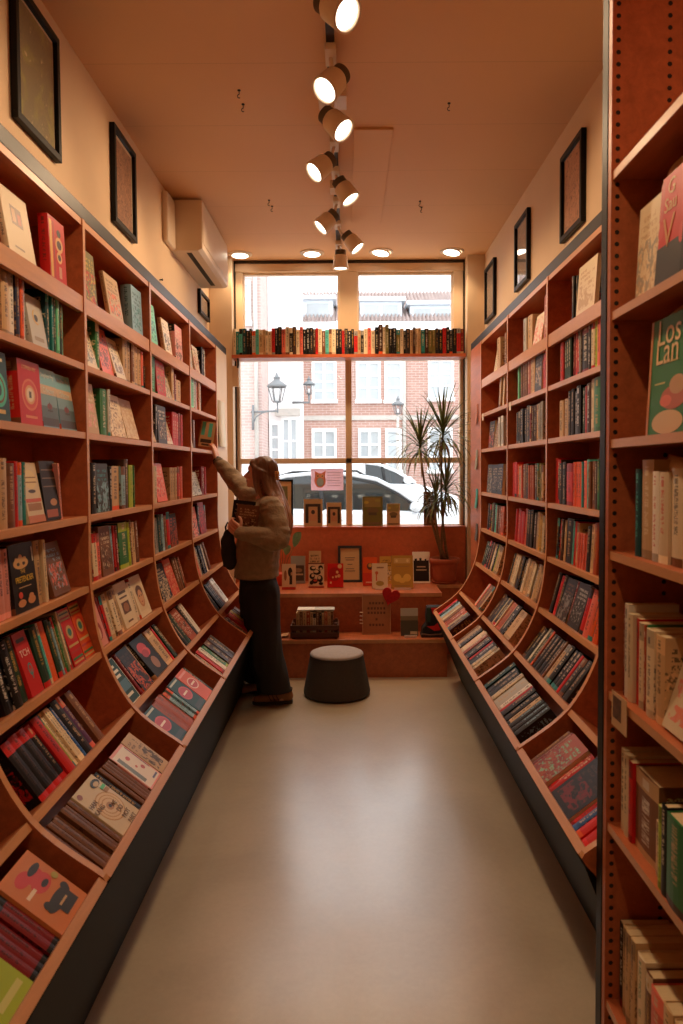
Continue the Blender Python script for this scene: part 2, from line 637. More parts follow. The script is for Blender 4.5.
for k, (px, py, lab) in enumerate([(240, 254, 'leftmost of the row over the window'), (312, 252.6, 'second from left in the row over the window'),
                                  (381, 251.5, 'third from left in the row over the window'), (452, 251, 'rightmost of the row over the window')]):
    p = ceil_pt(px, py)
    d = empty('downlight', p, 'round recessed ceiling downlight, ' + lab, 'downlight', 'recessed downlights over the window')
    rg = MB()
    rg.lathe([(0.105, -0.0005), (0.105, -0.006), (0.098, -0.010), (0.080, -0.010), (0.076, -0.004)], 36, close=False)
    rg.build('trim_ring', M['lamp_white'], d)
    tilt = Matrix.Rotation(R(9 if px > 340 else 0), 4, 'Y') @ Matrix.Rotation(R(-4 if px > 340 else -2), 4, 'X')
    e = MB()
    e.lathe([(0.079, -0.004), (0.079, -0.016), (0.070, -0.017)], 32, close=False)
    e.build('bezel', M['lamp_white'], d, mw=tilt)
    MB().lathe([(0.0, -0.0185), (0.074, -0.0165)], 32, close=False).build('lens', M['lamp_glow'], d, mw=tilt)
    l = bpy.data.lights.new('bulb', 'SPOT')
    l.energy = 22
    l.color = WARM
    l.spot_size = R(120)
    l.spot_blend = 0.8
    l.shadow_soft_size = 0.06
    lo = bpy.data.objects.new('bulb', l)
    col.objects.link(lo)
    lo.parent = d
    lo.location = (0, 0, -0.035)

# air conditioner ---------------------------------------------------
ac = empty('air_conditioner', (-XW - 0.012, 5.5, 3.118), 'white wall air conditioner mounted high on the left wall', 'air conditioner')
prof = [(0.0, 0.0), (0.19, -0.002), (0.222, 0.012), (0.222, 0.345), (0.0, 0.345)]
L0, L1 = -0.48, 0.56
b = MB()
b.prism(prof, L0, L1, T=Matrix(((1, 0, 0, 0), (0, 0, 1, 0), (0, 1, 0, 0), (0, 0, 0, 1))))
b.build('body', M['white_paint'], ac, bevel=0.004)
MB().box(0.221, 0.227, L0 + 0.01, L1 - 0.01, 0.05, 0.205).build('front_flap', M['white_paint'], ac, bevel=0.003)
MB().box(0.10, 0.135, L0 + 0.05, L1 - 0.10, -0.003, 0.004).build('air_slot', M['black'], ac)
fl = MB()
fl.box(0.142, 0.225, L0 + 0.03, L1 - 0.03, -0.004, 0.0, T=Matrix.Translation((0.0, 0, -0.035)) @ Matrix.Rotation(R(-24), 4, 'Y') @ Matrix.Translation((-0.02, 0, 0.03)))
fl.build('louvre', M['white_paint'], ac)
MB().box(0.0, 0.04, L0 - 0.22, L0 - 0.003, 0.0, 0.325).build('pipe_cover', M['white_paint'], ac, bevel=0.012)

# framed pictures on the side walls ---------------------------------
def art_mat(name, bg, ink, ink2, scale, thr=0.55):
    m, nt, b, out = new_mat(name)
    tc = N(nt, 'ShaderNodeTexCoord')
    n1 = N(nt, 'ShaderNodeTexNoise', ins={'Vector': tc.outputs['Object'], 'Scale': scale, 'Detail': 5.0, 'Distortion': 2.5})
    n2 = N(nt, 'ShaderNodeTexNoise', ins={'Vector': tc.outputs['Object'], 'Scale': scale * 0.45, 'Detail': 3.0, 'Distortion': 1.0})
    a = N(nt, 'ShaderNodeMapRange', ins={0: n1.outputs[0], 1: thr, 2: thr + 0.06})
    c = N(nt, 'ShaderNodeMapRange', ins={0: n2.outputs[0], 1: 0.5, 2: 0.62})
    k = mixc(nt, c.outputs[0], bg, ink2)
    nt.links.new(mixc(nt, a.outputs[0], k, ink), b.inputs['Base Color'])
    b.inputs['Roughness'].default_value = 0.6
    return m

M['art_olive'] = art_mat('olive_print', lin((112, 104, 66)), lin((200, 180, 130)), lin((140, 136, 60)), 16, 0.64)
M['art_red'] = art_mat('red_brown_print', lin((150, 105, 72)), lin((88, 52, 38)), lin((170, 122, 84)), 30, 0.50)
M['art_tan'] = art_mat('tan_print', lin((190, 130, 92)), lin((120, 72, 48)), lin((206, 150, 108)), 24, 0.55)
M['art_dark'] = art_mat('dark_print', lin((110, 98, 84)), lin((180, 160, 136)), lin((130, 116, 98)), 18, 0.6)
M['mount'] = simple('cream_mount', lin((214, 196, 164)), 0.7)

def wall_picture(s, ya, yb, za, zb, art, label, mount=0.012):
    xw = s * (XW + 0.012)
    root = empty('framed_picture', (xw, (ya + yb) / 2, za), label, 'picture')
    hw, h, t, dp = (yb - ya) / 2, zb - za, 0.028, 0.028
    f = MB()
    q = -s
    for (a, b, c, d) in ((-hw, hw, 0, t), (-hw, hw, h - t, h), (-hw, -hw + t, t, h - t), (hw - t, hw, t, h - t)):
        x0, x1 = sorted((0.001 * q, dp * q))
        f.box(x0, x1, a, b, c, d)
    f.build('frame', M['black'], root, bevel=0.002)
    x0, x1 = sorted((0.002 * q, 0.010 * q))
    MB().box(x0, x1, -hw + t, hw - t, t, h - t).build('mount', M['mount'], root)
    x0, x1 = sorted((0.0102 * q, 0.0112 * q))
    MB().box(x0, x1, -hw + t + mount, hw - t - mount, t + mount, h - t - mount).build('print', art, root)
    x0, x1 = sorted((0.0165 * q, 0.0175 * q))
    MB().box(x0, x1, -hw + t - 0.002, hw - t + 0.002, t - 0.002, h - t + 0.002).build('glass', M['picture_glass'], root)
    return root

wall_picture(-1, 2.66, 3.06, 2.885, 3.39, M['art_olive'], 'black framed dark olive picture, nearest of those on the left wall')
wall_picture(-1, 3.76, 4.14, 2.89, 3.39, M['art_red'], 'black framed reddish brown picture on left wall before the air conditioner', 0.02)
wall_picture(-1, 5.90, 6.30, 2.885, 3.08, M['art_dark'], 'small black framed picture on left wall beneath the air conditioner')
wall_picture(1, 3.69, 4.06, 2.85, 3.315, M['art_tan'], 'black framed tan drawing, nearest of those on the right wall', 0.004)
wall_picture(1, 4.79, 5.16, 2.85, 3.315, M['art_dark'], 'black framed dark picture, middle of three on the right wall', 0.004)
wall_picture(1, 5.88, 6.27, 2.85, 3.31, M['art_dark'], 'black framed picture on right wall, nearest the window', 0.004)

# small dark screws left in the wall plaster
for s, y, z, lab in ((-1, 3.3, 2.80, 'left wall between the two nearest pictures'), (-1, 4.72, 2.84, 'left wall beneath the air conditioner pipe cover'),
                     (1, 4.42, 2.79, 'right wall between the near and middle pictures'), (1, 5.5, 2.78, 'right wall between the middle and far pictures')):
    n = MB()
    n.lathe([(0.004, 0.0), (0.004, 0.014), (0.008, 0.016), (0.008, 0.02), (0.0, 0.022)], 10,
            T=Matrix.Translation((s * (XW + 0.012), y, z)) @ Matrix.Rotation(R(-90 * s), 4, 'Y'))
    tag(n.build('wall_screw', M['dark_metal'], origin=(s * (XW + 0.012), y, z)), 'small dark screw sticking out of ' + lab, 'screw', 'bare screws in the walls')
# ------------------------------------------------------------------ curved bookcases
# rows: front point (distance from aisle axis, height), backward tilt in degrees
ROWS = [((1.0, 2.264), 0), ((1.0, 2.01), 0), ((1.0, 1.75), 0), ((1.0, 1.43), 0), ((1.0, 1.16), 3),
        ((0.96, 0.905), 15), ((0.845, 0.685), 36), ((0.655, 0.535), 52)]
DEP = 0.2
BT = 0.022
LEFT_Y = [0.03, 0.945, 1.86, 2.77, 3.685, 4.6, 5.515]
RIGHT_Y = [0.91, 1.962, 2.72, 3.62, 4.51, 5.41]


def catmull(P, n=6):
    out = []
    for i in range(len(P) - 1):
        p0, p1, p2, p3 = P[max(i - 1, 0)], P[i], P[i + 1], P[min(i + 2, len(P) - 1)]
        for k in range(n):
            t = k / n
            out.append(tuple(0.5 * ((2 * p1[j]) + (-p0[j] + p2[j]) * t + (2 * p0[j] - 5 * p1[j] + 4 * p2[j] - p3[j]) * t * t
                                    + (-p0[j] + 3 * p1[j] - 3 * p2[j] + p3[j]) * t ** 3) for j in (0, 1)))
    out.append(tuple(P[-1]))
    return out


FRONT = [(0.996, 2.555), (0.996, 1.9), (0.996, 1.43)] + catmull([(0.996, 1.43), (0.995, 1.16), (0.953, 0.905), (0.838, 0.685), (0.648, 0.535)], 6)[1:]
BACK = catmull([(0.755, 0.36), (0.985, 0.545), (1.14, 0.83), (1.20, 1.10), (1.206, 1.43)], 5) + [(1.206, 2.555)]
DIV_POLY = FRONT + [(0.641, 0.521), (0.654, 0.500), (0.675, 0.478)] + BACK


def side_panel(s, y, parent, t=0.024):
    m = MB()
    T = Matrix(((s, 0, 0, 0), (0, 0, 1, y - t / 2), (0, 1, 0, 0), (0, 0, 0, 1)))
    nf = len(FRONT) + 1
    m.prism(DIV_POLY, 0, t, 0, T, {k: 1 for k in range(nf)})
    # column of shelf-pin holes
    o = m.build('side_panel', [M['wood'], M['edge']], parent, mw=Matrix.Translation(-parent.location))
    return o


def make_case(s, ya, yb, first, label, grp, near_panel=True, far_panel=True):
    root = empty('bookcase', (s * 1.1, (ya + yb) / 2, 0.0), label, 'bookcase', grp)
    inv = Matrix.Translation(-root.location)
    if near_panel:
        side_panel(s, ya, root)
    if far_panel:
        side_panel(s, yb, root)
    g = 0.0125
    a, b = ya + g, yb - g
    for i, (P, t) in enumerate(ROWS):
        bo, zo = math.cos(R(t)), -math.sin(R(t))
        wo, wz = math.sin(R(t)), math.cos(R(t))
        T = inv @ Matrix(((s * bo, 0, s * wo, s * P[0]), (0, 1, 0, 0), (zo, 0, wz, P[1]), (0, 0, 0, 1)))
        m = MB()
        th = 0.06 if i == 0 else (0.024 if i < 7 else 0.022)
        m.box(0.02, DEP, a, b, -BT, 0, 0, T)
        m.box(0, 0.02, a, b, -th, 0 if i < 7 else 0.005, 1, T)
        m.build('shelf', [M['wood'], M['edge']], root)
    m = MB()
    m.box(0, DEP, a, b, 2.53, 2.555, 0, inv @ Matrix(((s, 0, 0, s * 1.0), (0, 1, 0, 0), (0, 0, 1, 0), (0, 0, 0, 1))), {4: 1, 0: 0})
    m.build('top_board', [M['wood'], M['edge']], root)
    bp = MB()
    vs, fs = [], []
    for (x, z) in BACK:
        vs += [(s * (x - 0.001), a, z), (s * (x - 0.001), b, z), (s * (x + 0.005), a, z), (s * (x + 0.005), b, z)]
    for k in range(len(BACK) - 1):
        o = 4 * k
        fs += [(o, o + 1, o + 5, o + 4), (o + 2, o + 6, o + 7, o + 3), (o, o + 4, o + 6, o + 2), (o + 1, o + 3, o + 7, o + 5)]
    e = 4 * (len(BACK) - 1)
    fs += [(0, 2, 3, 1), (e, e + 1, e + 3, e + 2)]
    bp.add(vs, fs, 0, False, inv)
    bp.build('back_panel', M['wood'], root)
    pl = MB()
    xf = 0.775 if s < 0 else 0.848
    T = inv @ Matrix(((s, 0, 0, 0), (0, 0, 1, 0), (0, 1, 0, 0), (0, 0, 0, 1)))
    pl.prism([(0.672, 0.497), (0.79, 0.345), (xf + 0.03, 0.0), (xf, 0.0), (0.655, 0.487)], ya, yb, 0, T)
    pl.build('plinth', M['plinth'], root)
    return root


LEFT_NAMES = {0: 'closest', 1: 'second', 2: 'third', 3: 'fourth', 4: 'fifth', 5: 'last'}
make_case(-1, LEFT_Y[1], LEFT_Y[2], True, 'curved pearwood bookcase bay at left edge, closest, mostly out of frame', 'built-in bookcases', True, True)
make_case(-1, LEFT_Y[2], LEFT_Y[3], True, 'curved pearwood bookcase bay on the left with the first full column of shelves', 'built-in bookcases', False)
make_case(-1, LEFT_Y[3], LEFT_Y[4], True, 'curved pearwood bookcase bay on the left, third from the window', 'built-in bookcases', False)
make_case(-1, LEFT_Y[4], LEFT_Y[5], True, 'curved pearwood bookcase bay on the left, second from the window', 'built-in bookcases', False)
make_case(-1, LEFT_Y[5], LEFT_Y[6], True, 'curved pearwood bookcase bay on the left nearest the window, behind the person', 'built-in bookcases', False)
make_case(1, RIGHT_Y[1], RIGHT_Y[2], True, 'curved pearwood bookcase bay on the right mostly hidden by the black post', 'built-in bookcases', True)
make_case(1, RIGHT_Y[2], RIGHT_Y[3], True, 'curved pearwood bookcase bay on the right just beyond the black post', 'built-in bookcases', False)
make_case(1, RIGHT_Y[3], RIGHT_Y[4], True, 'curved pearwood bookcase bay on the right, second from the window', 'built-in bookcases', False)
make_case(1, RIGHT_Y[4], RIGHT_Y[5], True, 'curved pearwood bookcase bay on the right nearest the window', 'built-in bookcases', False)

# flush filler panels between the last bays and the window wall
rp = MB().box(1.0, 1.205, RIGHT_Y[5] + 0.0145, 5.86, 0.62, 2.555)
o = rp.build('filler_panel', M['wood'], origin=(1.1, 5.63, 0.62))
tag(o, 'narrow wooden panel closing the right bookcases beside the window', 'panel')
lp = MB().box(-1.205, -1.0, LEFT_Y[6] + 0.0145, 6.0, 0.62, 2.555)
o = lp.build('filler_panel', M['frame_paint'], origin=(-1.1, 5.76, 0.62))
tag(o, 'narrow cream panel closing the left bookcases beside the window', 'panel')
# paper notices on the filler panels
def notice(s, y, z, wd, h, mat, label):
    x = s * 0.9995
    m = MB()
    vs, fs = [], []
    nn = 8
    for i in range(nn + 1):
        t = i / nn
        bow = 0.012 * (t ** 2) + 0.001
        for k, yy in enumerate((y, y + wd)):
            vs.append((x - s * bow, yy, z + h * (1 - t)))
            vs.append((x - s * (bow + 0.0008), yy, z + h * (1 - t)))
    for i in range(nn):
        o = 4 * i
        fs += [(o, o + 2, o + 6, o + 4), (o + 1, o + 5, o + 7, o + 3), (o, o + 4, o + 5, o + 1), (o + 2, o + 3, o + 7, o + 6)]
    m.add(vs, fs, 0, True)
    tag(m.build('paper_notice', mat, origin=(x, y, z)), label, 'notice')
M['paper_grey'] = simple('grey_white_paper', lin((214, 204, 184)), 0.7, var=0.05, scale=5)
notice(-1, 5.57, 1.79, 0.30, 0.36, M['paper_grey'], 'pale paper sheet hanging on cream panel left of the window')
notice(1, 5.52, 1.95, 0.10, 0.15, simple('card_rust', lin((176, 104, 74)), 0.6, var=0.3, scale=40), 'rust coloured card, topmost of those on the panel right of the window')
notice(1, 5.52, 1.60, 0.10, 0.15, simple('card_grey', lin((150, 140, 120)), 0.6, var=0.3, scale=40), 'grey card, second down on the panel right of the window')
notice(1, 5.52, 1.30, 0.10, 0.15, simple('card_teal', lin((70, 150, 140)), 0.6, var=0.3, scale=40), 'teal card, third down on the panel right of the window')
notice(1, 5.52, 1.05, 0.10, 0.13, simple('card_dark', lin((90, 80, 70)), 0.6, var=0.3, scale=40), 'dark card, lowest on the panel right of the window')

# ------------------------------------------------------------------ tall end bookcase in the right foreground
NX, NY = 0.681, 1.88
KN = 0.94
NZ = [1.6 + (z - 1.6) * KN for z in (3.2, 2.41, 2.03, 1.68, 1.37, 0.976, 0.60, 0.085)]
def drilled_wood():
    m = M['wood'].copy()
    m.name = 'drilled_veneer'
    nt = m.node_tree
    b = [n for n in nt.nodes if n.type == 'BSDF_PRINCIPLED'][0]
    src = b.inputs['Base Color'].links[0].from_socket
    tc = N(nt, 'ShaderNodeTexCoord')
    sx = N(nt, 'ShaderNodeSeparateXYZ', ins={0: tc.outputs['Object']})
    zc = math_n(nt, 'SUBTRACT', math_n(nt, 'MODULO', math_n(nt, 'ADD', sx.outputs[2], 0.012), 0.0302), 0.0151)
    tot = None
    for xc in (NX + 0.016 - 0.9, NX + 0.147 - 0.9):
        dx = math_n(nt, 'SUBTRACT', sx.outputs[0], xc)
        r2 = math_n(nt, 'ADD', math_n(nt, 'MULTIPLY', dx, dx), math_n(nt, 'MULTIPLY', zc, zc))
        h = math_n(nt, 'LESS_THAN', r2, 0.0060 ** 2)
        tot = h if tot is None else math_n(nt, 'MAXIMUM', tot, h)
    nt.links.new(mixc(nt, tot, src, (0.008, 0.007, 0.006, 1)), b.inputs['Base Color'])
    return m


nc = empty('tall_bookcase', (0.9, 1.3, 0), 'tall pearwood bookcase in the right foreground with drilled end panel', 'bookcase')
inv = Matrix.Translation(-nc.location)
m = MB().box(NX, 1.0, NY, NY + 0.022, 0.0, 3.3, 0, inv)
m.build('end_panel', drilled_wood(), nc)
m = MB().box(NX, 1.0, 0.4, 0.422, 0.0, 3.3, 0, inv)
m.build('end_panel', M['wood'], nc)
m = MB().box(NX - 0.002, NX + 0.05, NY + 0.0225, NY + 0.066, 0.0, HC - 0.02, 0, inv)
m.build('post', M['black'], nc, bevel=0.003)
for z in NZ:
    MB().box(NX + 0.004, 0.99, 0.422, NY - 0.001, z - 0.022, z, 0, inv, {4: 1}).build('shelf', [M['wood'], M['edge']], nc)
MB().box(0.99, 1.0, 0.422, NY, 0.0, 3.3, 0, inv).build('back_panel', M['wood'], nc)
MB().box(NX + 0.02, NX + 0.035, 0.422, NY, 0.0, 0.06, 0, inv).build('plinth', M['plinth'], nc)
# card label on the front edge of the fifth shelf
cl = empty('shelf_label', (NX - 0.001, 1.79, 0.975), 'cream card with a small brown picture clipped to the tall bookcase shelf', 'label')
MB().box(-0.0012, 0.0, -0.05, 0.05, -0.035, 0.055).build('card', flat(lin((205, 165, 120))), cl)
MB().box(-0.0018, -0.0013, -0.015, 0.04, -0.012, 0.045).build('picture', simple('card_picture', lin((96, 64, 46)), 0.6, var=0.5, scale=60), cl)

# small white tags clipped to two shelf edges of the right bookcases
for y, lab in ((5.33, 'small white tag on a right bookcase shelf edge nearest the window'), (4.44, 'small cream tag on a right bookcase shelf edge, farther from the window')):
    t_ = empty('shelf_tag', (0.999, y, 1.995), lab, 'tag')
    MB().box(-0.0015, -0.0003, -0.025, 0.025, -0.035, 0.016).build('card', flat(lin((232, 220, 200))), t_)
    MB().box(-0.0015, 0.012, -0.025, 0.025, 0.0155, 0.0166).build('clip', flat(lin((206, 196, 180))), t_)
# ------------------------------------------------------------------ books
def book_material():
    m, nt, b, out = new_mat('printed_cover')
    def attr(n):
        return N(nt, 'ShaderNodeAttribute', attribute_type='GEOMETRY', attribute_name=n)
    c1, c2, c3 = attr('c1').outputs['Color'], attr('c2').outputs['Color'], attr('c3').outputs['Color']
    pr = N(nt, 'ShaderNodeSeparateColor', ins={0: attr('prm').outputs['Color']})
    kind, seed, style = pr.outputs[0], pr.outputs[1], pr.outputs[2]
    uv = N(nt, 'ShaderNodeUVMap', uv_map='UVMap')
    sp = N(nt, 'ShaderNodeSeparateXYZ', ins={0: uv.outputs[0]})
    u, v = sp.outputs[0], sp.outputs[1]
    def band(x, a, c):
        return math_n(nt, 'MULTIPLY', math_n(nt, 'GREATER_THAN', x, a), math_n(nt, 'LESS_THAN', x, c))
    sd = math_n(nt, 'MULTIPLY', seed, 91.7)
    def cell(x, y, sx, sy, k):
        v3 = N(nt, 'ShaderNodeCombineXYZ', ins={0: math_n(nt, 'FLOOR', math_n(nt, 'MULTIPLY', x, sx)),
                                                1: math_n(nt, 'FLOOR', math_n(nt, 'MULTIPLY', y, sy)), 2: math_n(nt, 'ADD', sd, k)})
        return N(nt, 'ShaderNodeTexWhiteNoise', noise_dimensions='3D', ins={'Vector': v3.outputs[0]}).outputs[0]
    # ---- spine: coloured end band, lettering running along the height
    la = math_n(nt, 'GREATER_THAN', cell(v, u, 46, 1, 1.0), 0.22)
    lb = math_n(nt, 'GREATER_THAN', cell(v, u, 138, 9, 2.0), 0.36)
    lo = math_n(nt, 'MULTIPLY_ADD', seed, 0.25, 0.12)
    hi = math_n(nt, 'MULTIPLY_ADD', seed, 0.2, 0.68)
    vband = math_n(nt, 'MULTIPLY', math_n(nt, 'GREATER_THAN', v, lo), math_n(nt, 'LESS_THAN', v, hi))
    sp_t = math_n(nt, 'MULTIPLY', math_n(nt, 'MULTIPLY', la, lb), math_n(nt, 'MULTIPLY', vband, band(u, 0.34, 0.66)))
    la2 = math_n(nt, 'GREATER_THAN', cell(v, u, 60, 1, 5.0), 0.3)
    sp_t2 = math_n(nt, 'MULTIPLY', la2, math_n(nt, 'MULTIPLY', band(v, 0.84, 0.95), band(u, 0.36, 0.64)))
    has_band = math_n(nt, 'GREATER_THAN', style, 0.55)
    bnd = math_n(nt, 'MULTIPLY', has_band, math_n(nt, 'GREATER_THAN', v, 0.80))
    bnd2 = math_n(nt, 'MULTIPLY', math_n(nt, 'GREATER_THAN', style, 0.35), math_n(nt, 'LESS_THAN', v, 0.09))
    s1 = mixc(nt, bnd, c1, c3)
    s1 = mixc(nt, bnd2, s1, c3)
    tx = math_n(nt, 'MINIMUM', math_n(nt, 'ADD', sp_t, sp_t2), 1.0)
    spine = mixc(nt, math_n(nt, 'MULTIPLY', tx, 0.72), s1, c2)
    # ---- face: picture patch, title rows
    v3 = N(nt, 'ShaderNodeCombineXYZ', ins={0: u, 1: math_n(nt, 'MULTIPLY', v, 1.4), 2: sd})
    nz = N(nt, 'ShaderNodeTexNoise', ins={'Vector': v3.outputs[0], 'Scale': 4.5, 'Detail': 3.0, 'Distortion': 1.2})
    pic = N(nt, 'ShaderNodeMapRange', ins={0: nz.outputs[0], 1: 0.50, 2: 0.55})
    n2 = N(nt, 'ShaderNodeTexNoise', ins={'Vector': v3.outputs[0], 'Scale': 11.0, 'Detail': 2.0, 'Distortion': 0.6})
    pic2 = N(nt, 'ShaderNodeMapRange', ins={0: n2.outputs[0], 1: 0.56, 2: 0.60})
    mask = math_n(nt, 'MULTIPLY', band(u, 0.10, 0.90), band(v, 0.12, 0.60))
    wide = math_n(nt, 'GREATER_THAN', style, 0.6)
    mask = math_n(nt, 'MAXIMUM', mask, math_n(nt, 'MULTIPLY', wide, math_n(nt, 'LESS_THAN', v, 0.62)))
    f1 = mixc(nt, math_n(nt, 'MULTIPLY', math_n(nt, 'MULTIPLY', mask, pic.outputs[0]), 0.8), c1, c3)
    f1 = mixc(nt, math_n(nt, 'MULTIPLY', mask, math_n(nt, 'MULTIPLY', pic2.outputs[0], 0.7)), f1, c2)
    row = math_n(nt, 'LESS_THAN', math_n(nt, 'FRACT', math_n(nt, 'MULTIPLY', v, 11.0)), 0.62)
    ga = math_n(nt, 'GREATER_THAN', cell(u, v, 9, 11, 3.0), 0.25)
    gb = math_n(nt, 'GREATER_THAN', cell(u, v, 36, 44, 4.0), 0.38)
    tmask = math_n(nt, 'MULTIPLY', band(u, 0.12, 0.88), band(v, 0.64, 0.90))
    tf = math_n(nt, 'MULTIPLY', math_n(nt, 'MULTIPLY', math_n(nt, 'MULTIPLY', ga, gb), math_n(nt, 'MULTIPLY', row, tmask)), 0.75)
    face = mixc(nt, tf, f1, c2)
    isf = math_n(nt, 'GREATER_THAN', kind, 0.25)
    isplain = math_n(nt, 'GREATER_THAN', kind, 0.75)
    c = mixc(nt, isf, spine, face)
    c = mixc(nt, isplain, c, c1)
    nt.links.new(c, b.inputs['Base Color'])
    b.inputs['Roughness'].default_value = 0.42
    b.inputs['Specular IOR Level'].default_value = 0.3
    return m


M['book'] = book_material()

PAL = {  # name: sRGB
    'amber': (208, 126, 72), 'black': (21, 19, 20), 'charcoal': (46, 44, 45), 'white': (236, 228, 214), 'cream': (226, 206, 172), 'tan': (202, 166, 122),
    'brown': (120, 76, 50), 'dark brown': (72, 46, 34), 'red': (200, 36, 34), 'dark red': (130, 24, 28), 'orange': (226, 92, 44),
    'coral': (232, 112, 92), 'pink': (226, 152, 142), 'teal': (44, 138, 136), 'turquoise': (92, 196, 186), 'dark teal': (24, 72, 78),
    'blue': (50, 92, 150), 'light blue': (142, 184, 200), 'navy': (30, 40, 70), 'green': (52, 120, 70), 'dark green': (28, 62, 46),
    'mint': (120, 214, 168), 'lime': (168, 190, 60), 'olive': (120, 112, 60), 'yellow': (226, 190, 70), 'grey': (150, 146, 138),
    'light grey': (196, 192, 182), 'rust': (166, 76, 44), 'purple': (96, 60, 100), 'gold': (196, 152, 70),
}
for k in PAL:
    PAL[k] = lin(PAL[k])


def section(t, d, c, bul):
    pts = [(0.0, d)]
    n = 5
    for i in range(n):
        a = math.pi * i / (n - 1)
        pts.append((t * i / (n - 1), bul - bul * math.sin(a)))
    pts += [(t, d), (t - c, d), (t - c, c + bul), (c, c + bul), (c, d)]
    return pts


def book_geo(t, d, h, face, hard):
    """cover verts/faces/kinds/uvs and page verts/faces in local frame (x right, y into shelf, z up)"""
    c = 0.0026 if hard else 0.0009
    c = min(c, t * 0.2)
    bul = min(t * 0.10, 0.004) if t > 0.008 else 0.0008
    S = section(t, d, c, bul)
    n = len(S)
    vs = [(x, y, 0.0) for x, y in S] + [(x, y, h) for x, y in S]
    fs, kd, uv = [], [], []
    for i in range(n):
        j = (i + 1) % n
        fs.append((i, j, n + j, n + i))
        if 1 <= i < 5:
            kd.append(0.0)
            uv += [((i - 1) / 4, 0), (i / 4, 0), (i / 4, 1), ((i - 1) / 4, 1)]
        elif i == 0:
            kd.append(0.5)
            uv += [(0, 0), (1, 0), (1, 1), (0, 1)]
        elif i == 5:
            kd.append(0.5)
            uv += [(0, 0), (1, 0), (1, 1), (0, 1)]
        else:
            kd.append(1.0)
            uv += [(0, 0)] * 4
    # end caps as quads along the U
    quads = [(0, 1, 9, 10)] if False else []
    m = n
    # polygon indices: 0 back tip, 1..5 spine, 6 front tip, 7..10 inside
    for z, off in ((0, 0), (1, n)):
        for q in ((0, 1, 9, 10), (1, 2, 3, 4, 5, 8, 9), (5, 6, 7, 8)):
            f = tuple(off + k for k in (q if z == 1 else reversed(q)))
            fs.append(f)
            kd.append(1.0)
            uv += [(0, 0)] * len(f)
    e = 0.003 if hard else 0.0005
    px0, px1, py0, py1 = c, t - c, c + bul, d - (0.004 if hard else 0.0006)
    pv = [(px0, py0, e), (px1, py0, e), (px1, py1, e), (px0, py1, e), (px0, py0, h - e), (px1, py0, h - e), (px1, py1, h - e), (px0, py1, h - e)]
    pf = [(0, 3, 2, 1), (4, 5, 6, 7), (0, 1, 5, 4), (2, 3, 7, 6), (3, 0, 4, 7), (1, 2, 6, 5)]
    if face:
        T = lambda p: (p[1], t - p[0], p[2])
        vs = [T(p) for p in vs]
        pv = [T(p) for p in pv]
    return vs, fs, kd, uv, pv, pf


M_BOOK = book_material()


class Book:
    pass


BOOKS = []


def book_frame(s, y0, y1, row, P=None):
    """matrix of a shelf cell: x to the right as seen from the aisle, y into the shelf, z up from the board"""
    (px, pz), t = ROWS[row]
    xdir = (0, 1, 0) if s < 0 else (0, -1, 0)
    yd = (s * math.cos(R(t)), 0, -math.sin(R(t)))
    zd = (s * math.sin(R(t)), 0, math.cos(R(t)))
    o = (s * px, y0 + 0.0125 if s < 0 else y1 - 0.0125, pz)
    return Matrix(((xdir[0], yd[0], zd[0], o[0]), (xdir[1], yd[1], zd[1], o[1]), (xdir[2], yd[2], zd[2], o[2]), (0, 0, 0, 1)))


def cname(c):
    return c


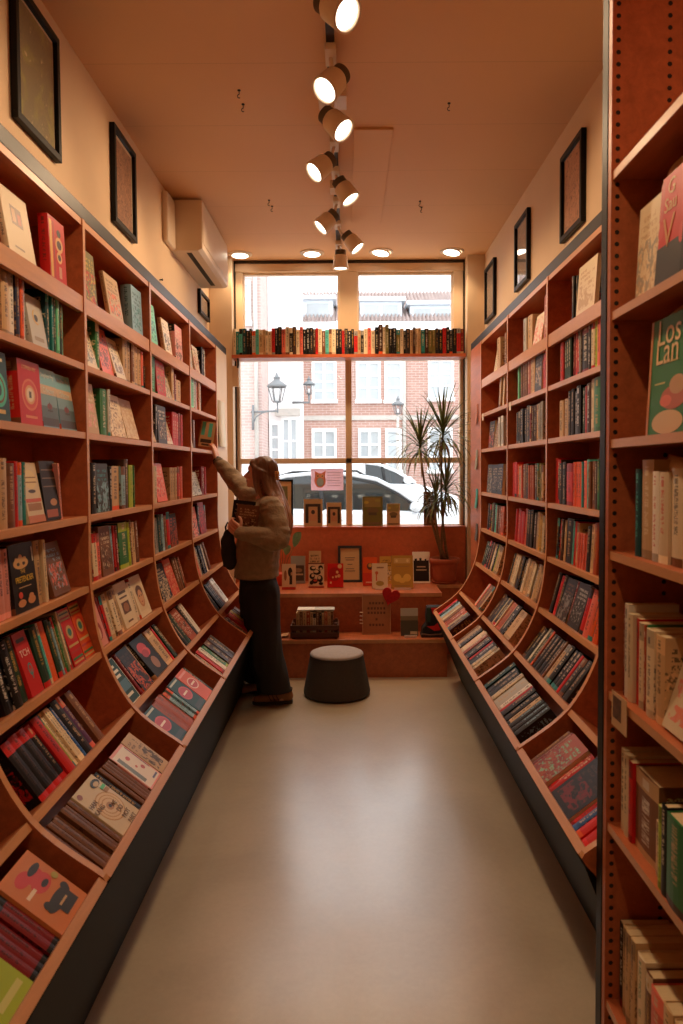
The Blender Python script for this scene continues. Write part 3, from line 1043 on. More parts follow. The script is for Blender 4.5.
def add_book(frame, x, t, d, h, color, face=False, c2=None, c3=None, y=0.02, lean=0.0, tilt=0.0, hard=False, z=0.0,
             place='', group='', art=None, label=None, plain=False, cell=None, look=None, noun=None, twist=0.0):
    b = Book()
    b.t, b.d, b.h, b.color, b.face, b.hard = t, d, h, color, face, hard
    dark = sum(PAL[color][:3]) < 0.55
    b.c1 = PAL[color]
    b.c2 = PAL[c2] if c2 else (PAL[rnd.choice(['cream', 'white', 'tan', 'gold'])] if dark else PAL[rnd.choice(['black', 'dark brown', 'charcoal', 'navy'])])
    b.c3 = PAL[c3] if c3 else PAL[rnd.choice(['cream', 'red', 'teal', 'black', 'orange', 'tan', 'brown', 'grey'])]
    b.seed = rnd.random()
    b.style = rnd.random()
    if not c3 and not face and rnd.random() < 0.72:
        k_ = rnd.choice([0.55, 0.75, 1.35])
        b.c3 = tuple(min(1, x_ * k_) for x_ in b.c1[:3]) + (1,)
    v = rnd.uniform(0.88, 1.1)
    b.c1 = tuple(min(1, x_ * v) for x_ in b.c1[:3]) + (1,)
    # seat on the board even when tilted
    T = Matrix.Translation((x, y, z + 0.0004)) @ Matrix.Rotation(R(twist), 4, 'Z')
    if lean:
        # leaning sideways: positive leans to the right
        if lean > 0:
            T = T @ Matrix.Translation(((d if face else t), 0, 0)) @ Matrix.Rotation(R(lean), 4, 'Y') @ Matrix.Translation((-(d if face else t), 0, 0))
        else:
            T = T @ Matrix.Rotation(R(lean), 4, 'Y')
    if tilt:
        T = T @ Matrix.Translation((0, t if face else d, 0)) @ Matrix.Rotation(R(-tilt), 4, 'X') @ Matrix.Translation((0, -(t if face else d), 0))
    b.mw = frame @ T
    b.place, b.group, b.art, b.label, b.plain, b.cell, b.look, b.noun = place, group, art, label, plain, cell, look, noun
    if plain:
        b.style = 0.0
    # projected size of the visible front
    w_ = d if face else t
    qs = [proj(b.mw @ Vector(p)) for p in ((0, 0, 0), (w_, 0, 0), (w_, 0, h), (0, 0, h))]
    b.area = 0.0
    b.cx = None
    if all(qs):
        a = 0.0
        cl = [(min(max(q[0], 0), 683), min(max(q[1], 0), 1024)) for q in qs]
        for i in range(4):
            x0_, y0_ = cl[i]
            x1_, y1_ = cl[(i + 1) % 4]
            a += x0_ * y1_ - x1_ * y0_
        b.area = abs(a) / 2
        b.cx = sum(q[0] for q in qs) / 4
        b.cy = sum(q[1] for q in qs) / 4
        b.dep = qs[0][2]
    BOOKS.append(b)
    return b


# ---- layouts: S spine-out, F face-out, G gap
def S(color, t=0.032, h=0.2, n=1, **k):
    return ('S', color, t, h, n, k)


def F(color, w=0.14, h=0.2, **k):
    return ('F', color, w, h, 1, k)


def G(w):
    return ('G', w)


def fill_cell(frame, items, width, place, group, maxh, cell):
    x = 0.004
    idx = 0
    for it in items:
        if it[0] == 'G':
            x += it[1]
            continue
        kind, color, w, h, n, k = it
        k = dict(k)
        jit = k.pop('jit', True)
        first_b = None
        for j in range(n):
            if x + w > width - 0.003:
                return
            hh = min(h + (rnd.uniform(-0.004, 0.004) if (n > 1 or jit) and not k.get('art') else 0), maxh)
            if kind == 'S':
                kk = dict(k)
                d = kk.pop('d', min(0.13, hh * 0.66))
                hard = kk.pop('hard', w > 0.036 or rnd.random() < 0.25)
                yy = kk.pop('y', 0.018 + rnd.uniform(0, 0.012))
                lean = kk.get('lean', 0)
                b = add_book(frame, x, w, d, hh, color, False, y=yy, hard=hard, place=place, group=group, cell=cell, **kk)
                if n > 2:
                    if first_b is None:
                        first_b = b
                    else:
                        b.c1, b.c2, b.c3, b.seed, b.style = first_b.c1, first_b.c2, first_b.c3, first_b.seed, first_b.style
                x += w + 0.0012 + (math.sin(R(abs(lean))) * hh if lean else 0)
            else:
                kk = dict(k)
                t = kk.pop('t', 0.022)
                tilt = kk.pop('tilt', 9)
                yy = kk.pop('y', 0.02)
                hard = kk.pop('hard', rnd.random() < 0.4)
                b = add_book(frame, x, t, w, hh, color, True, y=yy, tilt=tilt, hard=hard, place=place, group=group, cell=cell, **kk)
                x += w + 0.004


BROWNS = ['tan', 'cream', 'brown', 'cream', 'tan', 'coral']
def mix_cell(pal, width, maxh, fill=0.95, tmin=0.022, tmax=0.048, hr=(0.185, 0.215), start=0.0, faces=0.0):
    out = []
    if start:
        out.append(G(start))
    x = start
    while x < width * fill:
        if rnd.random() < faces:
            w = rnd.uniform(0.12, 0.14)
            out.append(F(rnd.choice(pal), w, rnd.uniform(*hr)))
            x += w + 0.004
            continue
        n = rnd.choice([1, 1, 1, 1, 2])
        t = rnd.uniform(tmin, tmax)
        out.append(S(rnd.choice(pal), t, rnd.uniform(*hr), n))
        x += n * t
    return out


# art: list of ('disc', u, v, ru, rv, colour) ('rect', u0, v0, u1, v1, colour) ('text', string, u, v, size, colour[, space])
def ring(u, v, r, c, n=3):
    return []


A_WHITECARD = [('rect', .30, .50, .70, .78, (110, 74, 60)), ('rect', .34, .54, .46, .74, (190, 140, 96)), ('rect', .54, .54, .66, .70, (176, 70, 52)), ('rect', .25, .14, .6, .17, (140, 120, 100))]
A_REDBOOK = [('rect', .08, .06, .22, .94, (222, 170, 70)), ('rect', .29, .06, .34, .94, (150, 24, 26)), ('disc', .62, .62, .22, .12, (226, 170, 110)), ('disc', .62, .62, .14, .07, (60, 30, 26)),
             ('disc', .60, .42, .16, .09, (226, 170, 110)), ('disc', .60, .42, .09, .05, (60, 30, 26)), ('disc', .62, .80, .12, .06, (40, 26, 24)), ('rect', .54, .1, .7, .28, (210, 150, 120))]
A_SUN = [('disc', .5, .47, .36, .25, (226, 124, 84)), ('disc', .5, .47, .31, .215, (214, 66, 40)), ('disc', .5, .47, .22, .15, (226, 170, 110)), ('disc', .5, .47, .16, .11, (236, 214, 180)), ('rect', .45, .42, .55, .52, (70, 60, 50)),
         ('text', 'STEPHEN FRY', .5, .88, .017, (236, 190, 140)), ('rect', .24, .10, .76, .14, (232, 150, 100))]
A_SHIP = [('rect', 0.0, .72, 1, .98, (128, 190, 200)), ('rect', 0, .56, 1, .72, (214, 186, 150)), ('rect', 0, .36, 1, .56, (120, 158, 166)), ('rect', 0, .16, 1, .36, (80, 102, 104)), ('rect', 0, .02, 1, .16, (52, 46, 42)),
          ('text', 'Stephen Fry', .5, .88, .022, (230, 232, 226)), ('text', 'Odyssey', .5, .63, .026, (226, 236, 232)), ('disc', .5, .36, .15, .055, (130, 52, 44)), ('rect', .36, .27, .66, .30, (40, 32, 30)), ('rect', .49, .26, .52, .44, (40, 32, 30))]
A_TEALFACE = [('disc', .5, .45, .42, .26, (60, 190, 160)), ('disc', .5, .45, .33, .205, (120, 70, 44)), ('disc', .5, .45, .27, .168, (70, 200, 170)), ('disc', .5, .45, .16, .10, (40, 60, 50)), ('rect', .3, .1, .75, .16, (214, 180, 110)), ('rect', .25, .86, .8, .91, (226, 214, 170))]
A_MOON = [('disc', .52, .60, .24, .15, (210, 170, 90)), ('disc', .60, .62, .22, .14, (196, 186, 160)), ('disc', .5, .58, .12, .07, (60, 50, 40)), ('rect', .2, .12, .8, .2, (160, 140, 110))]
A_LASH = [('disc', .5, .72, .36, .16, (230, 206, 150)), ('disc', .5, .52, .22, .03, (60, 40, 32)), ('rect', .05, .34, .95, .40, (206, 90, 60)), ('rect', .1, .2, .9, .32, (160, 110, 60)), ('rect', .15, .66, .85, .68, (150, 110, 70)), ('rect', .15, .74, .85, .76, (150, 110, 70)), ('rect', .0, .0, 1, .12, (190, 110, 60))]
A_NIGHT = [('rect', .1, .84, .9, .86, (120, 96, 70)), ('rect', .1, .70, .9, .72, (120, 96, 70)), ('rect', .1, .56, .9, .58, (120, 96, 70)), ('disc', .62, .30, .22, .06, (190, 130, 80)), ('rect', .1, .05, .8, .18, (170, 90, 60)), ('disc', .85, .85, .06, .03, (200, 60, 50))]
A_PRET = [('disc', .44, .71, .30, .085, (214, 170, 110)), ('disc', .27, .75, .07, .05, (214, 170, 110)), ('disc', .44, .78, .08, .06, (214, 170, 110)), ('disc', .61, .75, .07, .05, (214, 170, 110)), ('disc', .33, .70, .06, .025, (40, 30, 28)), ('disc', .55, .70, .06, .025, (40, 30, 28)),
          ('text', 'THE', .46, .585, .018, (214, 176, 70)), ('text', 'PRETENDER', .5, .47, .0265, (226, 186, 60), .85), ('rect', .25, .35, .75, .365, (190, 160, 110)), ('disc', .28, .25, .08, .05, (216, 70, 46)), ('disc', .30, .13, .16, .055, (206, 140, 90)), ('disc', .70, .14, .16, .06, (206, 140, 90)), ('disc', .70, .2, .1, .04, (206, 140, 90)), ('rect', .9, .7, .95, .92, (200, 190, 170))]
A_PATTERN = [('rect', 0.06, .80, .94, .96, (206, 176, 110)), ('rect', .1, .83, .9, .86, (190, 44, 34)), ('rect', .1, .90, .9, .93, (60, 110, 70)), ('disc', .5, .58, .38, .17, (196, 50, 40)), ('disc', .5, .58, .27, .12, (206, 176, 110)), ('disc', .5, .58, .16, .07, (40, 120, 110)),
             ('rect', .06, .33, .94, .37, (206, 176, 110)), ('rect', .06, .22, .94, .26, (190, 44, 34)), ('rect', .06, .10, .94, .14, (60, 130, 80)), ('rect', .06, .04, .94, .07, (206, 176, 110))]
A_FETCH = [('text', 'TCH', .5, .66, .031, (244, 226, 206)), ('rect', .2, .84, .8, .90, (60, 30, 26)), ('disc', .55, .40, .16, .10, (60, 150, 150)), ('disc', .55, .40, .11, .07, (206, 44, 40)), ('rect', .52, .25, .58, .40, (60, 150, 150))]
A_HAN = [('disc', .52, .45, .40, .27, (196, 146, 88)), ('disc', .52, .45, .375, .25, (222, 190, 140)), ('disc', .52, .45, .31, .208, (196, 146, 88)), ('disc', .52, .45, .287, .192, (222, 190, 140)), ('disc', .52, .45, .22, .148, (190, 136, 78)), ('disc', .52, .45, .20, .132, (222, 190, 140)), ('disc', .52, .45, .12, .07, (186, 136, 84)), ('disc', .52, .45, .05, .03, (46, 54, 60)),
         ('disc', .14, .90, .075, .05, (140, 70, 44)), ('text', 'HAN\nKANG', .20, .60, .023, (96, 60, 36)), ('text', 'WE\nDO\nNOT\nPART', .64, .24, .023, (96, 60, 36)), ('disc', .80, .86, .17, .07, (42, 48, 40)), ('disc', .80, .84, .1, .045, (200, 170, 120)), ('rect', .78, .70, .97, .76, (84, 200, 130)), ('rect', .80, .62, .96, .69, (170, 130, 80))]
A_DOGRED = [('disc', .42, .80, .20, .09, (206, 50, 46)), ('disc', .62, .72, .2, .1, (206, 50, 46)), ('disc', .60, .60, .24, .12, (206, 60, 50)), ('rect', .16, .58, .42, .63, (244, 220, 190)), ('disc', .72, .78, .18, .05, (36, 30, 28)), ('disc', .64, .56, .10, .04, (36, 30, 28)),
            ('disc', .55, .30, .34, .09, (36, 34, 28)), ('rect', .4, .1, .82, .26, (36, 34, 28)), ('disc', .3, .36, .08, .06, (36, 34, 28)), ('disc', .84, .34, .08, .06, (36, 34, 28)), ('disc', .90, .52, .07, .05, (176, 160, 60)), ('rect', .46, .23, .70, .26, (206, 170, 120))]
A_LIME = [('disc', .40, .62, .30, .17, (216, 60, 44)), ('disc', .30, .72, .2, .1, (216, 60, 44)), ('disc', .62, .50, .26, .13, (30, 30, 28)), ('disc', .56, .56, .24, .12, (216, 60, 44)), ('disc', .58, .62, .07, .03, (60, 170, 120)), ('disc', .34, .74, .06, .035, (30, 30, 28)), ('rect', .35, .12, .9, .2, (206, 206, 120)), ('disc', .9, .9, .05, .03, (200, 80, 60))]
A_KAPOT = [('rect', .12, .70, .45, .78, (226, 206, 180)), ('rect', .15, .48, .85, .56, (236, 220, 196)), ('disc', .35, .86, .2, .08, (206, 150, 110)), ('rect', .0, .0, 1, .3, (60, 90, 110)), ('disc', .7, .2, .2, .1, (216, 140, 90))]
A_RAIN = [('rect', .06, .06, .94, .94, (236, 222, 206)), ('rect', .12, .2, .30, .85, (120, 130, 128)), ('disc', .55, .72, .1, .05, (200, 90, 80)), ('disc', .7, .4, .08, .05, (200, 90, 80)), ('disc', .5, .5, .05, .03, (200, 90, 80)), ('rect', .55, .1, .9, .14, (90, 100, 140)), ('rect', .9, .3, .93, .9, (70, 70, 110))]
A_TEALBOOK = [('rect', .25, .80, .75, .86, (226, 226, 210)), ('rect', .15, .69, .85, .75, (226, 226, 210)), ('rect', .2, .58, .8, .64, (226, 226, 210)), ('rect', .06, .28, .94, .50, (70, 120, 140)), ('rect', .2, .15, .8, .21, (226, 226, 210)), ('rect', .02, .98, .98, 1.0, (226, 220, 200)), ('rect', .02, .0, .98, .02, (226, 220, 200)), ('rect', .0, .0, .03, 1.0, (226, 220, 200)), ('rect', .97, .0, 1.0, 1.0, (226, 220, 200))]
A_OVAL = [('disc', .5, .55, .40, .20, (212, 60, 60)), ('disc', .5, .55, .35, .165, (190, 40, 44)), ('rect', .28, .53, .72, .58, (240, 214, 190)), ('rect', .1, .9, .9, .95, (190, 196, 180)), ('rect', .1, .08, .9, .2, (40, 60, 70))]
A_PINKOVAL = [('disc', .5, .55, .36, .17, (236, 206, 180)), ('disc', .5, .55, .31, .14, (200, 60, 60)), ('rect', .28, .53, .72, .58, (240, 214, 190)), ('rect', .1, .86, .9, .92, (236, 160, 150))]
A_PORTRAIT = [('rect', .14, .14, .86, .86, (224, 200, 160)), ('disc', .5, .48, .26, .26, (196, 130, 84)), ('disc', .5, .60, .28, .16, (90, 56, 40)), ('disc', .5, .46, .20, .19, (216, 160, 114)), ('disc', .42, .5, .04, .02, (50, 36, 30)), ('disc', .58, .5, .04, .02, (50, 36, 30)), ('rect', .44, .34, .56, .36, (170, 60, 50))]
A_BOXPIC = [('rect', .2, .30, .8, .56, (96, 66, 50)), ('rect', .2, .64, .8, .68, (80, 60, 50)), ('rect', .2, .74, .8, .80, (80, 60, 50)), ('disc', .5, .43, .2, .1, (160, 110, 76)), ('rect', .3, .1, .7, .14, (110, 84, 64))]
A_REDROSE = [('disc', .42, .72, .28, .14, (206, 44, 40)), ('disc', .52, .60, .22, .11, (220, 70, 60)), ('disc', .40, .58, .2, .1, (180, 30, 34)), ('disc', .55, .28, .2, .16, (160, 110, 80))]
A_FOXPINK = [('disc', .5, .78, .26, .14, (90, 44, 36)), ('disc', .5, .66, .22, .14, (236, 170, 140)), ('disc', .5, .34, .30, .2, (160, 40, 34)), ('disc', .5, .30, .16, .14, (226, 190, 160))]

ROWNAME = ['top shelf', 'second shelf', 'third shelf', 'fourth shelf', 'fifth shelf', 'sixth shelf', 'seventh shelf', 'lowest shelf']
MAXH = [0.235, 0.225, 0.225, 0.235, 0.235, 0.222, 0.215, 0.20]
WD = 0.915 - 0.025

B1 = [
    [G(.335), F('cream', .19, .215, art=A_WHITECARD, look='cream picture-book with a small square print'), G(.105), F('red', .145, .225, t=.035, hard=True, tilt=2, art=A_REDBOOK, look='thick red hardback with gold ornament')],
    [G(.29), S('tan', .05, .2, 1), S('white', .034, .205), S('navy', .026, .205), S('orange', .024, .205), S('light grey', .022, .2), G(.03), F('light grey', .12, .17, art=A_MOON, look='grey cover with a golden crescent'), S('dark teal', .03, .21, c3='teal'), S('teal', .016, .2), G(.01), S('dark green', .02, .2), S('mint', .022, .205, c2='red'), S('dark green', .03, .19), S('mint', .012, .185)],
    [G(.19), F('dark teal', .125, .205, t=.03, art=A_TEALFACE, tilt=4, look='dark book with turquoise rings'), G(.06), F('red', .165, .205, t=.05, hard=True, tilt=3, art=A_SUN, look='red-orange hardback with a sun medallion', c2='tan'), F('light blue', .135, .2, t=.03, tilt=5, art=A_SHIP, look='blue paperback with a small ship'), G(.014), F('light blue', .145, .2, t=.026, tilt=8, art=A_SHIP, look='blue paperback with a small ship')],
    [G(.23), S('tan', .06, .215, 1, d=.15), S('brown', .05, .2), S('red', .022, .2), G(.006), S('light blue', .03, .2, c3='orange'), S('teal', .022, .2), F('cream', .125, .2, tilt=10, art=A_LASH, look='cream cover with closed eyelashes'), F('black', .13, .205, t=.03, tilt=7, art=A_NIGHT, look='black cover with faint lines'), S('pink', .016, .2, lean=-6)],
    [G(.15), S('pink', .04, .21, 4), F('black', .17, .215, t=.024, tilt=3, art=A_PRET, look='black novel with golden crown and title'), G(.01), S('tan', .045, .21, d=.14), S('cream', .022, .21), S('tan', .02, .205), G(.02), F('brown', .15, .19, tilt=12, c2='light blue', c3='coral', look='brown cover with a pale picture')],
    [G(.17), S('black', .05, .2, 2), S('dark green', .05, .205, c2='gold'), F('red', .09, .205, t=.035, tilt=3, art=A_FETCH, look='red cover with big white lettering'), G(.01), S('dark green', .05, .2), S('turquoise', .016, .205), S('orange', .055, .21, c2='coral'), S('dark green', .032, .205, c3='red'), S('light blue', .014, .195), S('olive', .018, .2, c3='red'), S('green', .018, .205), S('cream', .012, .21), S('dark teal', .02, .21), F('red', .1, .21, t=.02, tilt=3, art=A_PATTERN, look='red and green patterned cover'), F('orange', .1, .215, t=.02, tilt=3, art=A_PATTERN, look='orange and green patterned cover')],
    [G(.12), S('black', .05, .2, 3, c2='dark brown'), S('black', .035, .195, c3='red'), S('red', .05, .2, d=.14), S('lime', .015, .2, 1, c2='olive'), S('cream', .016, .2, 4), S('blue', .014, .2), S('black', .05, .205, d=.14), S('purple', .03, .205, c3='coral'), G(.03), S('brown', .05, .2, d=.14), S('orange', .016, .2)],
    [G(.02), S('brown', .026, .195, 7, c2='dark brown', c3='brown'), F('cream', .165, .195, t=.03, tilt=0, art=A_HAN, look='cream novel with concentric brown rings'), S('black', .045, .19, c3='brown'), S('brown', .022, .185, 4, c2='dark brown', c3='tan'), F('pink', .13, .185, t=.03, tilt=0, art=A_RAIN, look='pale pink cover with grey bars'), F('tan', .10, .19, t=.02, tilt=0, look='tan cover')],
]
B0 = {
    6: [G(.5), S('black', .05, .2, 2), S('dark green', .05, .2), S('lime', .045, .2, 1, c3='green'), S('green', .05, .2)],
    7: [G(.20), F('navy', .15, .19, tilt=0, t=.03, art=A_KAPOT, look='navy cover with pale lettering'), F('lime', .165, .195, t=.03, tilt=0, art=A_LIME, look='lime cover with red creature'), S('dark red', .028, .19, 5, c2='black', c3='black'), F('amber', .165, .195, t=.03, tilt=0, art=A_DOGRED, look='orange cover with red figure')],
    5: [G(.6), S('black', .04, .2, 4), S('dark green', .04, .2)],
}
B2 = [
    [G(.05), F('olive', .115, .21, t=.03, tilt=4, c2='yellow', c3='red'), G(.14), F('tan', .165, .2, t=.018, c2='brown'), G(.11), F('light blue', .15, .22, t=.05, hard=True, tilt=2, c2='dark teal', c3='teal')],
    [G(.01), S('green', .03, .2), F('cream', .12, .165, tilt=14), S('green', .04, .21, c3='cream', d=.14), F('coral', .13, .2, tilt=12), F('cream', .12, .18, tilt=16, y=.01), S('tan', .055, .2, d=.14), S('tan', .05, .215, d=.15), S('brown', .04, .2), S('tan', .045, .19, 2), S('coral', .03, .185), S('black', .024, .12)],
    [F('tan', .16, .205, tilt=8, c2='cream', c3='pink'), G(.03), S('green', .07, .2, d=.14), S('light grey', .03, .2), F('cream', .18, .19, tilt=12, c2='brown', c3='tan'), G(.01), F('tan', .16, .19, tilt=14, c2='cream', c3='cream')],
    [S('orange', .05, .2, c3='brown', c2='cream'), S('orange', .024, .2, c3='red'), S('black', .05, .205, d=.13), F('charcoal', .13, .2, t=.03, tilt=3, c2='teal', c3='light blue'), S('black', .036, .195), S('tan', .1, .19, d=.14), S('light blue', .05, .19), S('dark brown', .05, .225, d=.15), S('lime', .055, .2, c2='olive'), S('green', .014, .195), S('black', .022, .2)],
    [S('tan', .05, .19), S('brown', .03, .2, 1), S('cream', .045, .195), S('coral', .04, .19, 1), F('brown', .12, .205, tilt=3, t=.03, c2='cream', c3='dark brown'), S('light blue', .03, .2), S('red', .02, .2, c3='black'), S('dark red', .03, .2), S('green', .11, .21, d=.14, c3='lime'), S('lime', .03, .2), S('brown', .025, .21), S('tan', .05, .2, 1), S('brown', .04, .2)],
    [F('pink', .11, .195, t=.03, tilt=3, art=A_FOXPINK, look='pink cover with a dark-haired figure'), S('dark red', .03, .2, 1, c2='red'), S('red', .028, .19), S('cream', .05, .195, 2), S('tan', .04, .2), F('cream', .15, .205, t=.04, tilt=3, art=A_BOXPIC, look='cream cover with a boxed picture'), S('cream', .05, .19, 1), F('cream', .15, .2, t=.035, tilt=4, art=A_PORTRAIT, look='cream cover with a drawn portrait')],
    [F('dark teal', .13, .2, t=.06, tilt=0, hard=True, art=A_TEALBOOK, look='teal boxed cover with white lettering'), G(.03), S('dark red', .02, .2), F('black', .12, .2, tilt=2, t=.035, c2='dark brown'), S('tan', .018, .205), G(.03), F('black', .17, .2, tilt=3, art=A_REDROSE, look='black cover with a red rose'), G(.02), S('tan', .09, .2, d=.14), S('red', .02, .2), S('dark green', .03, .2), S('brown', .04, .195)],
    [F('dark teal', .13, .19, t=.03, tilt=0, art=A_OVAL, look='teal cover with a red oval'), S('rust', .07, .19, 2, c2='brown'), S('light blue', .022, .185, 3), F('dark teal', .13, .19, t=.03, tilt=0, art=A_OVAL, look='teal cover with a red oval'), F('coral', .13, .19, t=.03, tilt=0, art=A_PINKOVAL, look='pinkish cover with cream oval'), S('dark green', .04, .185)],
]
B3 = [
    [G(.02), F('mint', .17, .22, t=.03, tilt=6), G(.14), F('cream', .14, .2, tilt=8, c2='brown'), G(.06), F('pink', .16, .21, t=.05, tilt=2, c2='cream')],
    [F('mint', .06, .15, tilt=5), S('green', .1, .2, d=.14, c2='mint'), F('red', .16, .19, t=.03, tilt=4, c2='gold', c3='green'), F('cream', .12, .19, tilt=12), S('tan', .05, .2, lean=-4), S('dark red', .04, .17), S('tan', .10, .14)],
    [S('red', .03, .2), F('tan', .10, .14, tilt=16), S('black', .035, .205), F('charcoal', .16, .21, tilt=3, t=.03, c2='cream', c3='brown'), F('cream', .12, .14, tilt=16), S('red', .05, .2, 3, c2='cream'), S('dark red', .04, .2), S('red', .045, .2, c2='black')],
    [S('red', .06, .2, c3='black'), S('black', .03, .19), S('cream', .05, .2), F('coral', .18, .21, tilt=10, c2='cream', c3='red'), G(.06), S('tan', .05, .19, 3), S('red', .03, .2), S('coral', .05, .195, 2)],
    [S('turquoise', .036, .19, 1, c3='mint'), S('teal', .04, .195), S('grey', .05, .19, 2), S('dark teal', .05, .2, 1, c3='red'), S('light blue', .04, .2), S('brown', .05, .19), S('red', .06, .21, c2='dark red'), F('charcoal', .15, .19, t=.03, tilt=3, c3='rust', c2='orange')],
    [S('brown', .04, .19), S('dark brown', .05, .2), F('navy', .16, .2, t=.03, tilt=3, c2='cream', c3='cream'), F('coral', .14, .205, t=.03, tilt=3, c2='cream', c3='red'), S('brown', .05, .2, 2), S('dark brown', .04, .19), S('rust', .04, .19)],
    [S('black', .04, .19, 3), S('dark green', .05, .19), F('rust', .12, .2, tilt=2, c3='black'), S('black', .05, .2), S('white', .07, .2, c2='grey'), G(.1)],
    [S('charcoal', .05, .185), S('tan', .05, .185, 1), S('red', .04, .19), S('white', .05, .19), S('green', .05, .18, c3='lime'), G(.03), S('dark brown', .08, .19, 2), S('grey', .04, .185)],
]
LP = ['tan', 'cream', 'red', 'coral', 'black', 'brown', 'teal', 'cream', 'grey', 'orange']
B4 = [
    [G(.02), F('light grey', .14, .2, tilt=5), G(.06), F('cream', .16, .18, tilt=8, c2='brown'), G(.06), S('black', .05, .21, 2, c2='white'), S('cream', .04, .2)],
    [F('olive', .10, .17), S('mint', .08, .2), S('light grey', .05, .2, 2), S('coral', .04, .19), S('tan', .06, .195), S('black', .05, .2, 1), G(.08)],
    [F('tan', .14, .18, tilt=10), S('brown', .05, .19)],
    [S('red', .08, .19), F('white', .16, .2, tilt=14, c3='grey'), F('light grey', .14, .16, tilt=16), S('dark red', .05, .2, 2), S('red', .05, .2)],
    [S('red', .10, .19, 1), F('coral', .18, .2, tilt=6, c2='cream', c3='black'), S('black', .05, .2, 1), F('red', .17, .215, t=.03, tilt=4, c3='dark red'), S('dark red', .05, .2)],
    [S('cream', .05, .19, 2), S('coral', .05, .19), S('tan', .05, .2), S('black', .05, .195, 2), S('navy', .03, .19), S('cream', .05, .2), G(.06), S('brown', .04, .2, lean=-5)],
    [S('black', .05, .19, 7, c2='tan'), S('brown', .05, .19), S('white', .10, .195, c2='charcoal')],
    [S('navy', .06, .19, 2), S('rust', .05, .185), S('red', .06, .19, c2='yellow'), S('coral', .06, .19), S('yellow', .05, .19), S('brown', .06, .18, 2)],
]
GL = 'books on the left wall bookcases'
GR = 'books on the right wall bookcases'
BAYL = {1: 'left bay at the left edge', 2: 'first full left bay', 3: 'left bay third from window', 4: 'left bay second from window', 5: 'left bay next to window'}
for bi, cells in ((2, B1), (3, B2), (4, B3), (5, B4)):
    for r, items in enumerate(cells):
        if bi > 2:
            items = [('G', it[1] * 1.13 + 0.0) if it[0] == 'G' else (it[0], it[1], it[2] * (1.16 if bi < 5 else 1.1), it[3], it[4], it[5]) for it in items]
        fill_cell(book_frame(-1, LEFT_Y[bi], LEFT_Y[bi + 1], r), items, WD, (ROWNAME[r], BAYL[bi]), GL, MAXH[r], ('L', bi, r))
for r, items in B0.items():
    fill_cell(book_frame(-1, LEFT_Y[1], LEFT_Y[2], r), items, WD, (ROWNAME[r], BAYL[1]), GL, MAXH[r], ('L', 1, r))

